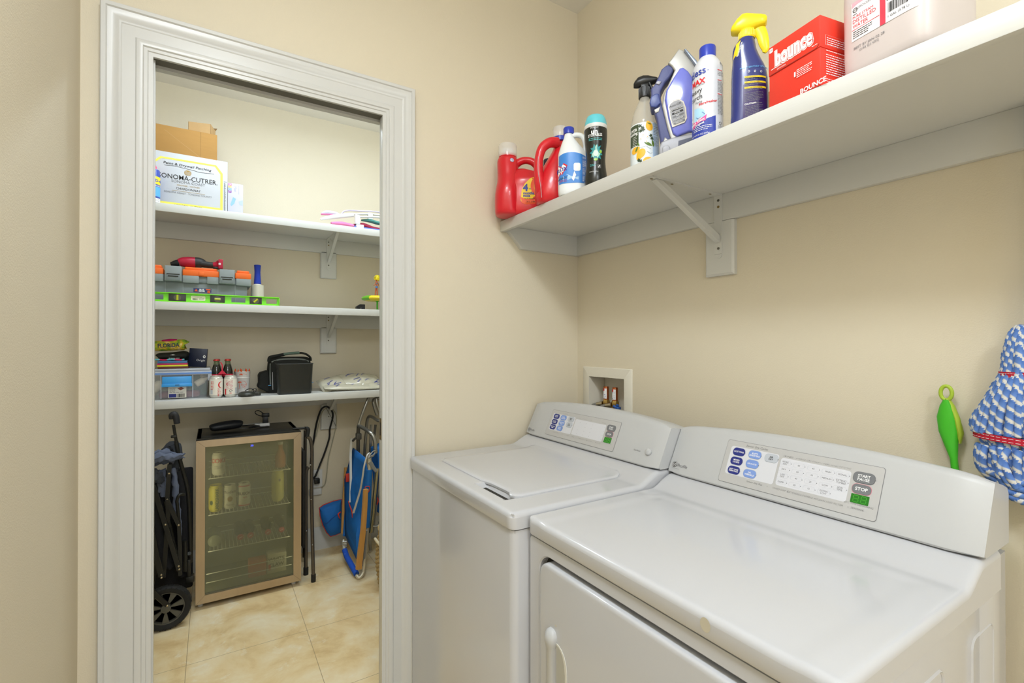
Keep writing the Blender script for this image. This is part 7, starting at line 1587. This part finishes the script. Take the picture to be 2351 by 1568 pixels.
b = B(); b.tube([(0.683, 2.93, 0.392), (0.686, 2.9, 0.37), (0.693, 2.88, 0.341), (0.694, 2.88, 0.308)], [.003, .005, .007, .003], RTR, 8, smooth=3, flat=.5); b.box(.69, .712, 3.02, 3.03, .48, .53, RTR, .003); b.tube([(0.738, 2.765, 0.507), (0.762, 2.765, 0.506), (0.76, 2.765, 0.482), (0.743, 2.765, 0.472)], .0025, RTR, 6, closed=True, smooth=3); b.build('red_trim', t, True)
b = B(); b.T = Matrix.Translation((0.749, 2.76, 0.49)) @ Matrix.Rotation(PI / 2, 4, 'X'); b.lathe([(.008, 0), (.008, .004), (.004, .008), (.0001, .008)], ALU, 12); b.build('bolt', t, True)
b = B(); b.tube([(0.769, 2.78, 0.643), (0.786, 2.78, 0.611), (0.806, 2.78, 0.583)], [.012, .011, .009], GPL, 8, flat=.5); b.tube([(0.764, 2.79, 0.667), (0.792, 2.8, 0.671), (0.807, 2.81, 0.683)], [.006, .007, .005], GPL, 8, flat=.6); b.build('arm_hinge', t, True)
b = B(); pl = [(0.727, 2.76, 0.26), (0.749, 2.76, 0.26), (0.742, 2.76, 0.139), (0.737, 2.76, 0.106), (0.716, 2.76, 0.096), (0.708, 2.76, 0.107), (0.722, 2.76, 0.246)]; r0 = [Vector(p) for p in pl]; r1 = [p + Vector((.004, .022, 0)) for p in r0]; b.loft([r0, r1], GPL, True, False)
for k in (.35, .6): b.tube([Vector(pl[0]).lerp(Vector(pl[1]), k) - Vector((0, .001, .012)), Vector(pl[5]).lerp(Vector(pl[3]), k) - Vector((0, .001, -.006))], .0012, mat('grey_plastic_dark', '#6d6f6e', .5), 6)
b.build('side_bracket', t, True)
b = B()
for k in range(4): p = Vector((0.684, 3.02, 0.123)) + Vector((0, 0, -.010 * k)); b.tube([p + Vector((-.011, 0, 0)), p + Vector((.010, -.01, 0))], [.0065, .0065], ALU, 12)
b.build('lock_joint', t, True)
# pouch hanging from the back of the chair
b = B(); pl = [(0.56, 3.14, 0.313), (0.583, 3.14, 0.327), (0.642, 3.14, 0.341), (0.692, 3.14, 0.344), (0.692, 3.14, 0.136), (0.656, 3.14, 0.128), (0.625, 3.14, 0.126), (0.604, 3.14, 0.154), (0.581, 3.14, 0.205), (0.566, 3.14, 0.261)]
r0 = [Vector(p) for p in pl]; c_ = sum(r0, Vector()) / len(r0); rings = [[c_ + (p - c_) * k + Vector((0, -d_, 0)) for p in r0] for k, d_ in ((1, 0), (.97, .006), (.7, .022), (.35, .030), (.02, .032))]; b.loft(rings, BLF, False); b.loft([r0, [p + Vector((0, .008, 0)) for p in r0]], BLF, True); b.build('pouch', t, True)
b = B(); b.tube(r0, .0035, RTR, 8, closed=True); b.tube([(0.679, 3.105, 0.277), (0.663, 3.1, 0.268), (0.673, 3.1, 0.24)], [.003, .005, .003], RTR, 8, smooth=2); b.build('pouch_trim', t, True)
b = B(); b.tube([(0.578, 3.112, 0.222), (0.602, 3.106, 0.225), (0.627, 3.102, 0.248), (0.681, 3.112, 0.275)], .0015, mat('blue_seam', '#123f7a', .8), 6, smooth=3); b.build('pouch_seam', t, True)
# second chair
t = thing('beach_chair', 'second folded beach chair with bright aluminium tubes, right behind the wooden-armed one', 'beach chair', (.88, 2.98, 0), 0, 'folded beach chairs')
GT = mat('gilded_tube', '#c9bd92', .25, .8, var=.05)
b = B(); b.tube([(0.84, 2.88, 0.574), (0.825, 2.88, 0.434), (0.815, 2.88, 0.306), (0.802, 2.88, 0.2)], .0105, GT, 14, smooth=3); b.tube([(0.871, 2.92, 0.561), (0.858, 2.92, 0.418), (0.842, 2.92, 0.289), (0.829, 2.92, 0.181)], .006, AL2, 12, smooth=3); b.build('front_tube', t, True)
b = B(); b.tube([(0.816, 3.08, 0.548), (0.821, 3.08, 0.684), (0.829, 3.08, 0.766), (0.829, 3.07, 0.822), (0.837, 3.05, 0.863), (0.853, 3.02, 0.86), (0.876, 2.95, 0.846), (.95, 2.93, .87)], .0095, AL2, 14, smooth=5); b.tube([(0.838, 3.04, 0.553), (0.843, 3.04, 0.689), (0.848, 3.04, 0.811)], .0075, AL2, 12, smooth=3); b.tube([(0.848, 2.98, 0.726), (0.858, 2.98, 0.819)], .0075, MATS['dark_tube'], 12); b.build('back_frame', t, True)
b = B(); b.tube([(0.88, 3.02, 0.874), (0.864, 3.02, 0.921), (0.861, 3.03, 0.967), (.915, 3.04, 1.0 - .02)], .0105, AL2, 12, smooth=4); b.tube([(0.879, 2.96, 0.9), (0.863, 2.96, 0.942), (0.86, 2.97, 0.981)], .008, AL2, 12, smooth=3); b.build('top_bow', t, True)
b = B(); b.add([(.860, 3.00, .28), (.895, 2.90, .26), (.97, 2.93, .26), (.93, 3.03, .28), (.835, 3.02, .68), (.855, 2.93, .68), (.95, 2.95, .70), (.92, 3.05, .70)], [(0, 1, 2, 3), (4, 7, 6, 5), (0, 4, 5, 1), (1, 5, 6, 2), (2, 6, 7, 3), (3, 7, 4, 0)], BLF, False); b.build('seat_fabric', t, True, bev=.01)
b = B(); b.tube([(0.802, 2.88, 0.2), (.80, 2.885, .232), (.84, 2.885, .228), (.86, 2.885, .238)], [.006, .010, .010, .006], AL2, 12, smooth=2, flat=.5); b.tube([(.87, 2.93, .235), (.90, 2.95, .02)], .0095, AL2, 12); b.tube([(.83, 3.05, .28), (.85, 3.06, .02)], .0095, AL2, 12); b.build('leg_tube', t, True)
b = B(); b.tube([(0.847, 2.9, 0.394), (0.852, 2.9, 0.372), (0.844, 2.9, 0.352)], [.003, .005, .003], RTR, 8, smooth=2); b.build('red_trim', t, True)
# basket edge
t = thing('woven_basket', 'woven seagrass basket at the right edge of the closet floor', 'basket', (.925, 2.58, 0))
WV = mat('seagrass', '#b59a68', .85, var=.3, scale=120)
b = B(); n = 48
for k in range(27):
    z_ = .006 + k * .0115; R_ = .150 + .018 * math.sin(PI * min(1, k / 26)) ; pts = [((R_ + .0035 * (1 if (i + k) % 2 else -1)) * math.cos(2 * PI * i / n), (R_ + .0035 * (1 if (i + k) % 2 else -1)) * math.sin(2 * PI * i / n), z_) for i in range(n)]; b.tube(pts, .0062, WV, 6, closed=True)
b.lathe([(.15, .003), (.0001, .003)], WV, 30); b.build('weave', t)
b = B(); pts = [(.155 * math.cos(2 * PI * i / 40), .155 * math.sin(2 * PI * i / 40), .316 + .002 * math.sin(i * 2.5)) for i in range(40)]; b.tube(pts, .009, WV, 8, closed=True); b.build('rim', t)
b = B(); b.tube([(-.16, -.04, .24), (-.178, -.02, .27), (-.178, .02, .27), (-.16, .04, .24)], .007, mat('cream_rope', '#e0d4b8', .8), 10, smooth=4); b.build('handle', t)
